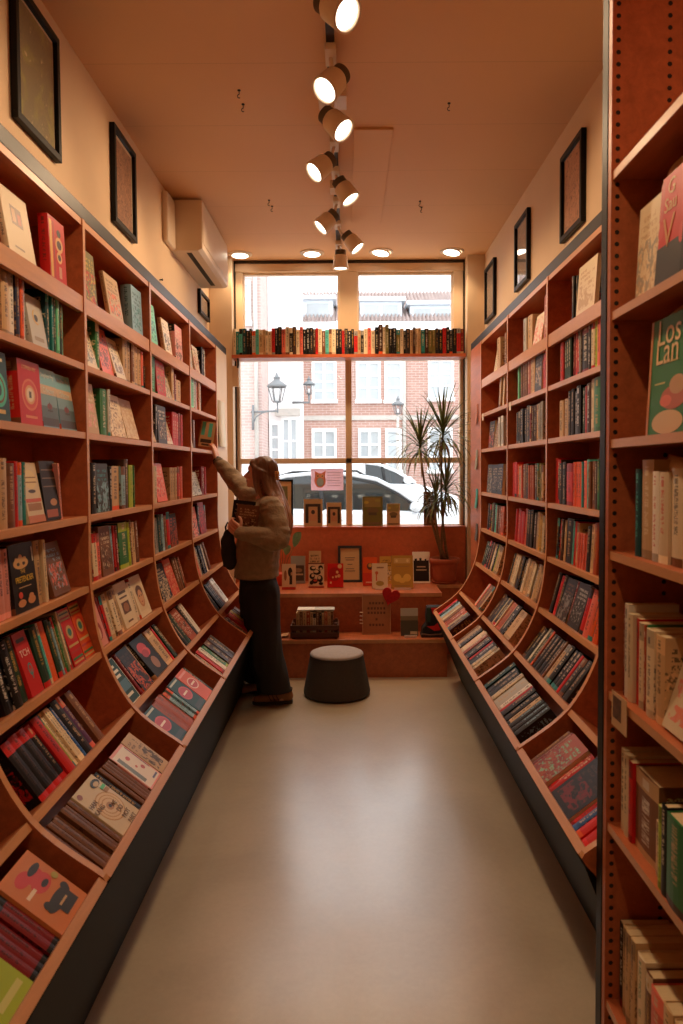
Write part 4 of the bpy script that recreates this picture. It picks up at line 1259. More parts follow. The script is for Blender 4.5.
# right wall (left to right = far to near)
DK = ['black', 'black', 'charcoal', 'dark brown', 'brown', 'tan', 'cream', 'red', 'dark teal']
DKR = ['black', 'black', 'charcoal', 'red', 'red', 'orange', 'cream', 'dark brown', 'teal']
CR = ['cream', 'tan', 'brown', 'black', 'rust', 'charcoal', 'cream']
RDS = ['red', 'orange', 'coral', 'red', 'black', 'teal', 'tan', 'brown']
WD_R = 0.9 - 0.025
RB = {
    2: {  # bay just beyond the post [2.72, 3.62]
        0: [G(.30), S('black', .03, .2, 2, c2='tan'), F('cream', .24, .22, t=.018, tilt=4, c2='tan'), G(.12), F('charcoal', .12, .23, t=.03, tilt=3, c2='grey', c3='light grey')],
        1: [G(.09), S('dark brown', .03, .18, 1), S('red', .05, .19), S('dark green', .04, .19, 3, c2='cream'), S('dark red', .03, .2, 1), S('red', .035, .205, 2, c2='cream'), S('grey', .03, .2), S('black', .10, .215, d=.14, c2='cream', c3='dark red'), S('charcoal', .03, .21), S('cream', .04, .21), S('lime', .03, .205), S('coral', .04, .21), S('dark teal', .03, .2), S('red', .026, .2), S('tan', .03, .21), S('brown', .03, .21, 3)],
        2: [G(.1), S('tan', .065, .18, 2), S('black', .045, .21, 2), S('charcoal', .05, .2), S('black', .06, .215), S('dark green', .04, .2), S('red', .035, .2), S('dark brown', .05, .21), S('cream', .03, .22), S('green', .08, .225, d=.14), S('red', .05, .2), S('mint', .06, .22, 1), S('brown', .04, .2, 2)],
        3: [G(.02), S('red', .04, .225), S('dark brown', .05, .21, c3='red'), S('black', .055, .2, 2, c2='tan'), S('red', .09, .195, c2='dark red'), S('orange', .04, .2, 3), S('teal', .022, .2), S('coral', .04, .2), S('turquoise', .03, .205), S('brown', .035, .2, 2), S('dark brown', .03, .2), S('green', .03, .205), S('brown', .04, .2, 2)],
        4: [G(.05), S('black', .04, .2, 1), S('red', .03, .2), S('dark brown', .04, .2, 1), S('tan', .03, .2), S('black', .10, .205, d=.13, c2='tan'), S('turquoise', .018, .2), S('red', .03, .2), S('tan', .03, .195), S('coral', .02, .155, 6, c2='dark red'), S('black', .05, .195, 1), S('tan', .04, .21, 1), S('rust', .045, .215, 2), S('brown', .03, .205), S('olive', .03, .205, 2)],
        5: [G(.08), S('black', .045, .2, 1), S('red', .045, .195), S('black', .05, .2, 1), F('black', .14, .2, t=.03, tilt=3, c2='brown', c3='grey'), S('dark red', .025, .2), F('charcoal', .15, .205, t=.03, tilt=2, c2='light grey', c3='black'), S('red', .05, .2, 1), S('coral', .06, .2, 1, c2='black'), S('orange', .05, .2, 2)],
        6: [G(.02), S('black', .05, .18, 2, c3='brown'), S('white', .024, .19), S('dark green', .05, .19), S('rust', .024, .19), S('black', .045, .19, 4), S('brown', .022, .19), S('tan', .045, .19), S('black', .05, .19, 3, c2='cream'), S('red', .024, .185), S('charcoal', .05, .185, 2)],
        7: [G(.04), S('dark teal', .05, .19, c2='cream'), S('black', .06, .18, 2), S('cream', .045, .185), S('light grey', .10, .185, c2='tan'), S('white', .05, .185), S('red', .024, .19), S('black', .05, .185, 2, c2='tan'), S('tan', .045, .18), S('charcoal', .04, .185, 3, c2='light blue')],
    },
    1: {  # [1.82, 2.72], seen between the lip and the post
        7: [G(.06), S('brown', .03, .185), S('dark red', .022, .19), F('rust', .16, .19, t=.03, tilt=0, c2='mint', c3='dark red'), S('red', .03, .19, 2, c2='cream'), F('black', .19, .195, t=.03, tilt=0, c2='dark brown', c3='dark red'), S('red', .03, .19), S('blue', .03, .19, c2='cream'), S('red', .04, .19, 2)],
        6: [G(.3), S('black', .04, .19, 6)],
    },
    3: {
        0: [G(.28), S('light grey', .07, .2), S('tan', .10, .2, d=.14), G(.04), F('cream', .18, .17, t=.018, c2='coral', c3='orange'), G(.05), F('rust', .13, .23, t=.06, tilt=1, c2='cream')],
        1: [G(.14), S('mint', .035, .205), G(.02), S('brown', .045, .21, 4), S('rust', .06, .2), S('tan', .05, .205, 2), F('charcoal', .14, .23, t=.03, tilt=2, c2='grey', c3='tan'), S('red', .05, .19, 2)],
        2: [G(.1), S('charcoal', .04, .19, 2), S('black', .05, .2, 3, c2='tan'), S('tan', .04, .2), S('black', .06, .205, 1), S('dark red', .03, .2), S('dark brown', .04, .2, 2), S('tan', .035, .2), S('grey', .04, .2, 3)],
        3: [S('red', .055, .21, 2, c2='coral'), S('orange', .035, .2), S('tan', .045, .19, 2), S('coral', .03, .19), S('brown', .045, .195, 2), S('charcoal', .04, .2), S('rust', .035, .19, 3), S('dark brown', .04, .2, 2), S('olive', .03, .2, 2), S('tan', .04, .19)],
        4: [G(.08), S('red', .04, .2, 1, c3='cream'), S('coral', .04, .2), S('red', .06, .19, 2, c2='dark red'), S('orange', .05, .21), S('black', .05, .21, 3), S('dark brown', .05, .2), S('tan', .05, .205), S('gold', .04, .2, 2), S('cream', .04, .195), S('black', .05, .2, 2)],
        5: [G(.06), S('black', .04, .19, 1), S('tan', .024, .19), S('cream', .05, .19, 2), S('black', .05, .19, 3), S('cream', .05, .195, 1), S('tan', .05, .19, 2), S('cream', .045, .19), S('charcoal', .04, .19), S('tan', .05, .19, 2), S('brown', .04, .19)],
        6: [S('dark brown', .08, .19), S('black', .06, .18), S('cream', .018, .19), S('black', .08, .185, c3='red', c2='cream'), S('cream', .02, .185), S('rust', .09, .185), S('tan', .03, .185), S('black', .09, .185, 1), S('tan', .13, .18, c2='brown')],
        7: [S('brown', .04, .185), S('tan', .05, .185, 1), S('charcoal', .06, .18), S('cream', .05, .185, 2, c2='coral'), S('rust', .05, .18), S('black', .06, .185, 2), S('red', .04, .18), S('black', .08, .185, 1), S('cream', .04, .18, 2)],
    },
    4: {
        0: [G(.34), F('cream', .10, .2), S('tan', .10, .22, d=.14), G(.12), S('brown', .05, .22, 2)],
        1: [G(.5), S('tan', .05, .2, lean=14), S('cream', .04, .2, lean=12)],
        2: [G(.16), F('black', .18, .19, tilt=4, c2='tan'), F('brown', .14, .17, tilt=8), S('light grey', .05, .2, 3, c2='grey')],
        3: [G(.10), F('charcoal', .17, .2, tilt=3, c2='tan'), F('black', .17, .2, tilt=3, c2='tan', c3='dark brown'), F('black', .17, .2, tilt=3, c2='tan')],
        4: [G(.10), S('black', .05, .19, 2), S('lime', .03, .19), S('dark brown', .05, .2, 2), S('green', .03, .2), S('turquoise', .03, .19), S('brown', .05, .195, 2), S('rust', .06, .19, 2)],
        5: [G(.08), S('dark green', .05, .18, 2), S('black', .05, .19, 2), S('orange', .04, .19), S('dark brown', .05, .19), S('cream', .04, .19), S('black', .05, .19), S('lime', .025, .19), S('tan', .04, .19, 3)],
        6: [G(.45), S('cream', .02, .18), S('coral', .03, .18), S('brown', .10, .18), S('tan', .03, .18)],
        7: [S('red', .05, .18, c2='dark red'), S('black', .05, .18), S('light blue', .06, .18), S('tan', .06, .18), S('cream', .04, .18), S('brown', .05, .18), S('rust', .06, .18, 2), S('tan', .04, .18), S('dark brown', .06, .18, 2)],
    },
}
BAYR = {1: 'right bay behind the black post', 2: 'right bay third from window', 3: 'right bay second from window', 4: 'right bay next to window'}
for bi, cells in RB.items():
    for r, items in cells.items():
        fill_cell(book_frame(1, RIGHT_Y[bi], RIGHT_Y[bi + 1], r), items, WD_R, (ROWNAME[r], BAYR[bi]), GR, MAXH[r], ('R', bi, r))

# tall end bookcase: x to the right = towards the camera
def near_frame(z):
    return Matrix(((0, 1, 0, NX + 0.004), (-1, 0, 0, NY - 0.004), (0, 0, 1, z), (0, 0, 0, 1)))
GN = 'books on the tall end bookcase'
A_SAU = [('text', 'G', .40, .87, .050, (216, 176, 120)), ('text', 'Sau', .40, .72, .046, (216, 176, 120)), ('text', 'V', .38, .47, .10, (200, 130, 60)), ('rect', .0, .62, .14, .96, (190, 30, 34)), ('disc', .1, .52, .10, .07, (206, 40, 40)), ('rect', .0, .0, 1, .38, (22, 20, 20)),
         ('disc', .85, .40, .08, .09, (206, 40, 40))]
A_LOS = [('text', 'Los', .40, .86, .085, (230, 196, 140)), ('text', 'Lan', .38, .70, .085, (230, 196, 140)), ('rect', .3, .60, .62, .612, (210, 190, 120)), ('rect', .14, .43, .36, .445, (200, 190, 110)), ('disc', .55, .30, .26, .10, (190, 96, 60)), ('disc', .40, .28, .12, .05, (226, 110, 80)), ('disc', .62, .40, .16, .08, (196, 150, 100)), ('disc', .45, .1, .32, .10, (214, 180, 130)), ('rect', 0, 0, .05, 1, (200, 130, 80)), ('rect', .86, 0, 1, .62, (214, 160, 110))]
NEAR = {
    2: (NZ[2], [G(.055), F('cream', .13, .25, t=.02, tilt=3, c2='tan', c3='grey', y=.035), F('red', .15, .275, t=.03, tilt=4, art=A_SAU, look='red and black novel with golden lettering', y=.03), F('black', .16, .30, t=.03, tilt=4, c3='red', c2='coral', y=.02), F('cream', .16, .26)]),
    3: (NZ[3], [G(.15), F('green', .26, .285, t=.03, tilt=3, art=A_LOS, look='large green cookbook with cream lettering', y=.03), F('tan', .2, .27), F('cream', .2, .27)]),
    4: (NZ[4], [G(.10), S('dark teal', .034, .225, c2='turquoise', c3='red', d=.15), S('tan', .07, .25, d=.17, c2='cream'), S('white', .035, .225, c2='red'), S('cream', .05, .22, 1, c2='red'), S('cream', .06, .225, 1, c2='black'), S('white', .05, .22, 8)]),
    5: (NZ[5], [G(.022), S('dark red', .012, .24), S('white', .028, .26), S('cream', .034, .235, 1), S('red', .024, .23), S('cream', .03, .225, 1), S('rust', .012, .222), S('green', .013, .225), S('cream', .045, .222, 1), S('tan', .05, .22), F('cream', .14, .2, tilt=18, c3='coral', c2='pink'), S('cream', .04, .22, 8)]),
    6: (NZ[6], [G(.022), S('cream', .03, .225, 2), S('red', .026, .215), S('brown', .14, .21, d=.15), S('tan', .03, .14), G(.02), S('lime', .022, .2, y=.005), S('black', .03, .215, y=.002), S('green', .09, .21, c2='tan', c3='dark brown', y=.0), S('dark green', .05, .21, 6)]),
    7: (NZ[7], [S('black', .035, .235, c3='dark red'), S('tan', .03, .25, 3, d=.2), S('cream', .05, .235, 1, c2='green', d=.19), S('brown', .04, .22, c3='cream', d=.18), S('coral', .07, .215, c2='cream', d=.19), S('tan', .05, .22, 8, d=.19)]),
}
NROW = {2: 'second visible shelf', 3: 'third visible shelf', 4: 'fourth visible shelf', 5: 'fifth visible shelf', 6: 'sixth visible shelf', 7: 'bottom shelf'}
for r, (z, items) in NEAR.items():
    items = [('G', it[1] * KN) if it[0] == 'G' else (it[0], it[1], it[2] * KN, it[3] * KN, it[4], it[5]) for it in items]
    fill_cell(near_frame(z), items, 1.44, (NROW[r], 'tall end bookcase'), GN, 0.34, ('N', 0, r))

# shelf across the window
SHY = 6.33
def win_frame(z, y, x0):
    return Matrix(((1, 0, 0, x0), (0, 1, 0, y), (0, 0, 1, z), (0, 0, 0, 1)))
xa, xb = at(231.5, 345, SHY).x, at(466, 345, SHY).x
ZSH = at(348, 354, SHY).z
ws = MB()
ws.box(xa, xb, SHY, YW - 0.03, ZSH - 0.028, ZSH, 0, None, {2: 1})
o = ws.build('window_shelf', [M['wood'], M['red_panel']], origin=((xa + xb) / 2, SHY, ZSH))
tag(o, 'reddish wooden shelf of books running across the window', 'shelf')
br = empty('shelf_bracket', (xa + 0.05, SHY + 0.02, ZSH - 0.028), 'small metal bracket under the left end of the window shelf', 'bracket')
MB().tube([(0, 0.0, -0.004), (0, 0.03, -0.05), (-0.02, 0.09, -0.10)], 0.009, 8).build('arm', M['dark_metal'], br)
MB().box(-0.06, 0.0, 0.05, 0.09, -0.24, -0.06).build('junction_box', M['frame_paint'], br, bevel=0.004)
seq = ('cream teal turquoise dark_teal black black light_grey turquoise tan tan cream cream red black black coral cream black dark_brown cream coral black black charcoal dark_brown red cream brown '
       'turquoise tan cream black black red charcoal black black red tan black cream coral cream black dark_brown cream olive black black olive cream black charcoal tan dark_brown cream tan teal dark_brown olive olive charcoal black red black charcoal '
       'black red dark_red black black charcoal tan turquoise mint dark_brown black charcoal coral tan black black black olive black teal coral red tan cream black charcoal orange brown coral black charcoal light_grey grey charcoal').split()
x = 0.012
wf = win_frame(ZSH, SHY + 0.012, xa)
W = xb - xa
avg = (W - 0.03) / len(seq)
for k, c in enumerate(seq):
    c = c.replace('_', ' ')
    t = max(0.013, avg * 1.42 * rnd.uniform(0.7, 1.25))
    if x + t > W - 0.01:
        break
    hh = rnd.choice([0.205, 0.215, 0.222, 0.225]) + rnd.uniform(-0.006, 0.006)
    u = x / W
    if 0.18 < u < 0.34:
        hh += 0.012
    if 0.60 < u < 0.67:
        hh += 0.03
    add_book(wf, x, t, 0.14, hh, c, False, y=rnd.uniform(0, 0.01), place=('shelf across the window', ''), group='books on the shelf across the window', cell=('W', 0, 0))
    x += t + 0.0008
# ------------------------------------------------------------------ stepped bench under the window
BX0 = -0.985
Y1, Y2, Y3 = 5.49, 5.76, 6.42
H1, H2 = 0.296, 0.608
X1R, X2R = at(448, 660, Y1).x, at(442, 600, Y2).x
YB = 6.17                       # recessed part at the right
bench = empty('display_bench', (0, 5.95, 0), 'stepped reddish wooden display bench under the shop window', 'bench')
inv = Matrix.Translation(-bench.location)
m = MB()
m.box(-0.62, X1R, Y1, Y2, H1 - 0.03, H1, 0, inv, {2: 1})
m.build('lower_deck', [M['wood'], M['edge']], bench, bevel=0.002)
m = MB().box(-0.62, X1R - 0.006, Y1 + 0.006, Y1 + 0.024, 0.0, H1 - 0.03, 0, inv)
m.box(X1R - 0.024, X1R - 0.006, Y1 + 0.024, Y2, 0.0, H1 - 0.03, 0, inv)
m.build('lower_riser', M['wood'], bench)
m = MB()
m.box(BX0, X2R, Y2, Y3, H2 - 0.03, H2, 0, inv, {2: 1})
m.box(X2R, 0.985, YB, Y3, H2 - 0.03, H2, 0, inv, {2: 1})
m.build('upper_deck', [M['wood'], M['edge']], bench)
m = MB().box(BX0, X2R - 0.006, Y2 + 0.006, Y2 + 0.024, 0.0, H2 - 0.03, 0, inv)
m.box(X2R - 0.024, X2R - 0.006, Y2 + 0.024, YB, 0.0, H2 - 0.03, 0, inv)
m.box(X2R - 0.006, 0.985, YB + 0.006, YB + 0.024, 0.0, H2 - 0.03, 0, inv)
m.build('upper_riser', M['wood'], bench)
m = MB().box(-1.04, 1.05, Y3, Y3 + 0.02, 0.0, ZSILL, 0, inv)
m.build('back_panel', M['red_panel'], bench)
m = MB().box(-1.04, 1.05, Y3 - 0.004, YW - 0.002, ZSILL, ZSILL + 0.012, 0, inv)
m.build('sill_board', M['red_panel'], bench)

def standing(px0, px1, py0, py1, Y, color, zbase, tilt=8, t=0.02, art=None, look=None, c2=None, c3=None, hard=False, place='', twist=0):
    """a book or card standing face to the room, from its picture box"""
    p0, p1 = at(px0, py1, Y), at(px1, py1, Y)
    wd = p1.x - p0.x
    h = (at(px0, py0, Y).z - zbase)
    h = min(max(h, 0.1), 0.36)
    return add_book(win_frame(zbase, Y, p0.x), 0, t, wd, h / math.cos(R(tilt)), color, True, c2=c2, c3=c3, tilt=tilt, art=art, hard=hard, look=look,
                    place=(place, ''), group='books displayed on the stepped bench', cell=('D', 0, 0), twist=twist)

A_SQUIG = [('disc', .28, .78, .20, .10, (30, 26, 26)), ('disc', .33, .80, .13, .05, (226, 206, 170)), ('disc', .55, .62, .24, .11, (30, 26, 26)), ('disc', .50, .65, .15, .06, (226, 206, 170)), ('disc', .78, .80, .15, .10, (30, 26, 26)), ('disc', .80, .76, .08, .05, (226, 206, 170)),
           ('disc', .24, .46, .17, .12, (30, 26, 26)), ('disc', .28, .49, .09, .06, (226, 206, 170)), ('disc', .74, .36, .18, .14, (30, 26, 26)), ('disc', .70, .40, .10, .07, (226, 206, 170)), ('disc', .40, .26, .20, .10, (30, 26, 26)), ('disc', .44, .29, .12, .05, (200, 80, 66)), ('disc', .2, .2, .12, .08, (30, 26, 26)), ('disc', .8, .16, .14, .06, (30, 26, 26)), ('rect', 0, 0, 1, .05, (180, 60, 60)), ('rect', 0, .95, 1, 1, (110, 60, 50))]
A_BOWL = [('disc', .45, .55, .38, .28, (176, 30, 32)), ('disc', .62, .64, .08, .06, (236, 206, 150)), ('disc', .55, .45, .07, .05, (230, 196, 140)), ('disc', .35, .42, .05, .04, (236, 206, 150)), ('disc', .78, .88, .13, .09, (236, 206, 150)), ('disc', .72, .48, .1, .07, (226, 180, 130)), ('disc', .22, .2, .06, .05, (236, 206, 150))]
A_GOLDPIC = [('rect', .12, .76, .88, .92, (206, 170, 104)), ('disc', .25, .84, .06, .05, (226, 200, 140)), ('disc', .75, .84, .06, .05, (226, 200, 140)), ('rect', .2, .66, .8, .68, (160, 124, 70)), ('disc', .28, .32, .18, .12, (226, 186, 90)), ('disc', .72, .32, .18, .12, (226, 186, 90)), ('disc', .5, .24, .16, .08, (226, 186, 90)), ('rect', .15, .06, .85, .09, (160, 124, 70))]
A_HERON = [('disc', .5, .2, .26, .1, (170, 140, 70)), ('rect', .24, .3, .32, .6, (206, 100, 60)), ('disc', .3, .62, .1, .07, (206, 100, 60)), ('rect', .3, .8, .75, .86, (150, 120, 90))]
A_CITY = [('rect', .06, .06, .94, .72, (30, 28, 28)), ('rect', .12, .72, .26, .78, (30, 28, 28)), ('rect', .4, .72, .52, .80, (30, 28, 28)), ('rect', .7, .72, .8, .77, (30, 28, 28)), ('rect', .25, .5, .75, .54, (180, 160, 130)), ('rect', .2, .4, .8, .44, (180, 160, 130))]
A_FLOWER = [('rect', .0, .0, 1, .45, (206, 60, 40)), ('disc', .5, .68, .22, .12, (90, 56, 40)), ('disc', .5, .72, .12, .07, (206, 160, 80)), ('rect', .2, .1, .8, .14, (236, 200, 170))]
A_GREYB = [('rect', .08, .1, .92, .66, (70, 56, 46)), ('rect', .14, .3, .86, .36, (196, 170, 130)), ('disc', .5, .48, .3, .08, (150, 120, 90)), ('rect', .0, .68, 1, 1, (150, 156, 146))]
A_HORSE = [('disc', .6, .68, .16, .18, (34, 30, 28)), ('rect', .55, .2, .75, .6, (34, 30, 28)), ('disc', .25, .55, .1, .2, (150, 100, 76)), ('rect', 0, 0, 1, .1, (190, 60, 54)), ('disc', .7, .62, .06, .07, (196, 160, 120))]
A_PHOTO = [('rect', 0, .0, 1, .56, (84, 78, 66)), ('rect', 0, .56, 1, .72, (130, 116, 92)), ('rect', .55, .05, .95, .16, (200, 180, 150))]
A_HOUSE = [('rect', .1, .12, .26, .8, (52, 40, 36)), ('rect', .74, .12, .9, .8, (52, 40, 36)), ('disc', .5, .5, .2, .14, (200, 150, 110)), ('rect', .1, .72, .9, .82, (60, 44, 40)), ('rect', .3, .2, .7, .42, (196, 140, 104)), ('disc', .5, .52, .1, .08, (70, 50, 44))]
A_OLIVEP = [('disc', .5, .52, .3, .1, (120, 96, 62)), ('rect', .1, .64, .9, .96, (150, 132, 80)), ('disc', .2, .8, .12, .05, (190, 170, 80)), ('disc', .75, .86, .14, .05, (160, 150, 80)), ('rect', .3, .36, .7, .46, (90, 76, 56)), ('rect', .1, .05, .9, .12, (120, 96, 66))]
A_DARKC = [('rect', .1, .25, .5, .8, (36, 30, 28)), ('disc', .6, .4, .26, .2, (60, 50, 40)), ('rect', .4, .08, .9, .16, (160, 130, 96)), ('disc', .3, .85, .14, .06, (120, 110, 50))]

B_ = 'upper step of bench'
standing(281.7, 295.5, 565, 590, 5.93, 'cream', H2, 6, 0.02, A_HORSE, 'cream cover with black figures beside the person', place=B_)
standing(290.6, 305, 557, 579, 6.24, 'grey', H2, 6, 0.03, A_GREYB, 'grey and dark brown cover leaning at the back', place=B_)
standing(308.5, 321, 552, 578, 6.27, 'tan', H2, 8, 0.02, None, 'tall tan card behind the squiggle cover', place=B_)
standing(308.3, 324, 564, 587.3, 6.02, 'cream', H2, 8, 0.02, A_SQUIG, 'cream cover with bold black squiggles', place=B_)
standing(327.2, 343.4, 564.6, 587.3, 6.02, 'red', H2, 8, 0.02, A_BOWL, 'bright red cover with a dark bowl', place=B_, c2='cream')
standing(363, 377.5, 558.5, 583.5, 6.10, 'orange', H2, 8, 0.02, A_FLOWER, 'orange and red cover right of framed text', place=B_)
standing(380, 393, 557.5, 584, 6.2, 'gold', H2, 8, 0.02, None, 'plain golden orange cover behind two pale books', place=B_)
standing(372.2, 388, 564.7, 589.5, 5.95, 'cream', H2, 10, 0.02, A_HERON, 'small cream cover with a red bird', place=B_)
standing(391.6, 413.6, 557, 590, 5.95, 'gold', H2, 9, 0.025, A_GOLDPIC, 'large tan-gold cover, largest on the bench', place=B_)
standing(413, 430.5, 553, 579, 6.22, 'white', H2, 9, 0.02, A_CITY, 'white cover with black skyline', place=B_)
standing(401, 418.5, 610, 637, 5.58, 'light grey', H1, 8, 0.02, A_PHOTO, 'grey photo cover on lower step', place='lower step of bench')
standing(303.5, 322.5, 499.5, 527, 6.465, 'tan', ZSILL + 0.012, 4, 0.02, A_HOUSE, 'tan and dark house cover left of window post', place='window sill')
standing(326.5, 341.5, 503, 527, 6.465, 'tan', ZSILL + 0.012, 4, 0.02, A_HOUSE, 'smaller tan and dark house cover by window post', place='window sill')
standing(362.5, 383, 497, 527, 6.455, 'olive', ZSILL + 0.012, 4, 0.035, A_OLIVEP, 'olive cover with a dark spine', place='window sill', c2='black')
standing(387, 400.3, 504, 527, 6.465, 'tan', ZSILL + 0.012, 4, 0.02, A_OLIVEP, 'small tan cover beside the olive one', place='window sill')
standing(424, 437, 492, 527, 6.46, 'brown', ZSILL + 0.012, 4, 0.02, A_DARKC, 'dark brown cover behind the palm leaves', place='window sill')

# clear stands
for (px, Y, wd, h, lab) in ((402.5, 5.935, 0.14, 0.02, 'clear plastic stand under the large tan-gold book'), (380, 5.94, 0.08, 0.016, 'clear plastic stand under the small cream book'),
                            (410, 5.57, 0.10, 0.02, 'clear plastic stand under the grey photo book')):
    zb = H2 if Y > 5.7 else H1
    x0 = at(px, 590, Y).x
    m = MB()
    m.box(-wd / 2, wd / 2, -0.035, -0.03, 0.0005, h)
    m.box(-wd / 2, wd / 2, -0.03, -0.001, 0.0002, 0.0004)
    o = m.build('book_stand', simple('clear_acrylic', (0.8, 0.78, 0.74, 1), 0.08), origin=(0, 0, 0))
    o.location = (x0, Y, zb)
    tag(o, lab, 'book stand', 'clear book stands')

# framed text
p0, p1 = at(338, 579, 6.32), at(362, 579, 6.32)
fr_h = at(338, 546, 6.32).z - H2
root = empty('framed_text', ((p0.x + p1.x) / 2, 6.33, H2), 'dark framed cream text card leaning at the back of the bench', 'picture')
Tm = Matrix.Rotation(R(-9), 4, 'X')
hw = (p1.x - p0.x) / 2
f = MB()
for a, b, c, d in ((-hw, hw, 0, .022), (-hw, hw, fr_h - .022, fr_h), (-hw, -hw + .022, .022, fr_h - .022), (hw - .022, hw, .022, fr_h - .022)):
    f.box(a, b, 0, 0.018, c, d)
f.build('frame', simple('dark_blue_frame', lin((40, 46, 52)), 0.5, var=0.3, scale=60), root, mw=Tm)
MB().box(-hw + .02, hw - .02, 0.008, 0.012, .02, fr_h - .02).build('card', flat(lin((206, 178, 130))), root, mw=Tm)
ln = MB()
for zf, wf_ in ((.66, .6), (.60, .5), (.48, .3), (.36, .5), (.30, .62)):
    ln.box(-hw * wf_ * .7, hw * wf_ * .7, 0.0072, 0.0079, fr_h * zf, fr_h * zf + 0.007)
ln.build('lettering', flat(lin((120, 110, 90))), root, mw=Tm)

# coil bound sign with a red heart
p0, p1 = at(362.3, 635, 5.66), at(391, 635, 5.66)
sh = at(362, 595, 5.66).z - H1
root = empty('coil_bound_sign', ((p0.x + p1.x) / 2, 5.66, H1), 'large brown coil-bound sign leaning on the lower step', 'sign')
Tm = Matrix.Rotation(R(-7), 4, 'X')
hw = (p1.x - p0.x) / 2
MB().box(-hw, hw, 0, 0.012, 0, sh).build('board', simple('kraft_board', lin((176, 122, 84)), 0.7, var=0.1, scale=6), root, mw=Tm, bevel=0.002)
b = MB()
for a_, b_, c, d in ((-hw, hw, 0, .006), (-hw, hw, sh - .006, sh), (-hw, -hw + .006, .006, sh - .006), (hw - .006, hw, .006, sh - .006)):
    b.box(a_, b_, -0.002, -0.0002, c, d)
b.build('border', flat(lin((200, 160, 124))), root, mw=Tm)
ln = MB()
for zf, n in ((.78, 5), (.65, 6), (.54, 6), (.38, 1), (.24, 5)):
    for k in range(n):
        c = (k - (n - 1) / 2) * hw * 0.22
        ln.box(c - hw * .07, c + hw * .07, -0.0008, -0.0001, sh * zf - 0.009, sh * zf + 0.009)
ln.build('lettering', flat(lin((112, 72, 50))), root, mw=Tm)
cl = MB()
for zf in (.55, .46, .36, .28):
    pts = [(-hw - 0.006 + 0.012 * math.cos(a), 0.006 + 0.014 * math.sin(a), sh * zf) for a in [i * math.pi / 5 for i in range(11)]]
    cl.tube(pts, 0.0035, 6)
cl.build('coil', flat(lin((226, 206, 180))), root, mw=Tm)

# red paper heart
hp = []
for i in range(40):
    t = 2 * math.pi * i / 40
    hp.append((16 * math.sin(t) ** 3 / 16 * 0.072, (13 * math.cos(t) - 5 * math.cos(2 * t) - 2 * math.cos(3 * t) - math.cos(4 * t)) / 16 * 0.078))
m = MB()
hc_ = at(390.5, 596, 5.665)
m.prism(hp, -0.009, 0.009, 0, Matrix.Translation(hc_) @ Matrix.Rotation(R(18), 4, 'Y') @ Matrix.Rotation(R(90), 4, 'X'))
o = m.build('paper_heart', simple('red_felt_heart', lin((186, 26, 28)), 0.9, var=0.25, scale=60, bump=0.4, bscale=200), bevel=0.004, origin=hc_)
tag(o, 'red heart decoration at the top right corner of the coil-bound sign', 'heart')

# crate of books on the lower step
cx0, cx1 = at(291, 630, 5.58).x, at(339, 630, 5.58).x
crate = empty('wooden_crate', ((cx0 + cx1) / 2, 5.62, H1), 'low dark wooden slatted crate full of books on lower step', 'crate')
hw = (cx1 - cx0) / 2
M['crate'] = simple('dark_crate_wood', lin((96, 58, 40)), 0.7, var=0.25, scale=20, stretch=(0.2, 1, 4))
for side, (xa_, xb_, ya_, yb_) in {'front': (-hw, hw, -0.105, -0.094), 'back': (-hw, hw, 0.094, 0.105)}.items():
    for k in range(2):
        MB().box(xa_, xb_, ya_, yb_, 0.012 + k * 0.055, 0.052 + k * 0.055).build('slat', M['crate'], crate, bevel=0.002)
for sx in (-1, 1):
    for k in range(2):
        MB().box(min(sx * hw, sx * (hw - 0.011)), max(sx * hw, sx * (hw - 0.011)), -0.094, 0.094, 0.012 + k * 0.055, 0.052 + k * 0.055).build('slat', M['crate'], crate, bevel=0.002)
    for sy in (-1, 1):
        MB().box(sx * (hw - 0.022) - 0.011, sx * (hw - 0.022) + 0.011, sy * 0.083 - 0.011, sy * 0.083 + 0.011, 0.0, 0.125).build('corner_post', M['crate'], crate)
MB().box(-hw + 0.012, hw - 0.012, -0.093, 0.093, 0.006, 0.014).build('base_board', M['crate'], crate)
cf = win_frame(H1 + 0.016, 5.62 - 0.068, crate.location.x - hw + 0.026)
x = 0.016
cols = ['tan', 'brown', 'tan', 'rust', 'tan', 'cream', 'brown', 'black', 'tan', 'rust', 'tan', 'brown', 'tan', 'brown']
k = 0
while x < 2 * hw - 0.075:
    t = rnd.uniform(0.018, 0.03)
    add_book(cf, x, t, 0.13, rnd.uniform(0.175, 0.195), cols[k % 14], False, y=rnd.uniform(0.0, 0.006), place=('wooden crate on bench', ''), group='books in the wooden crate', cell=('C', 0, 0))
    x += t + 0.001
    k += 1
# two magazines lying on top of the crate books
for k, (dx, w_, c, lab) in enumerate(((0.09, 0.14, 'white', 'white leaflet lying on the crate of books, left one'), (0.23, 0.16, 'light grey', 'white leaflet lying on the crate of books, right one'))):
    m = MB().box(-w_ / 2, w_ / 2, -0.06, 0.06, 0, 0.006, 0)
    m.box(-w_ / 2 + 0.004, w_ / 2 - 0.004, -0.058, 0.058, 0.006, 0.0075, 0)
    o = m.build('leaflet', flat(PAL[c]))
    o.location = (crate.location.x - hw + 0.03 + dx, 5.625, H1 + 0.016 + 0.1965)
    tag(o, lab, 'leaflet', 'leaflets on the crate')
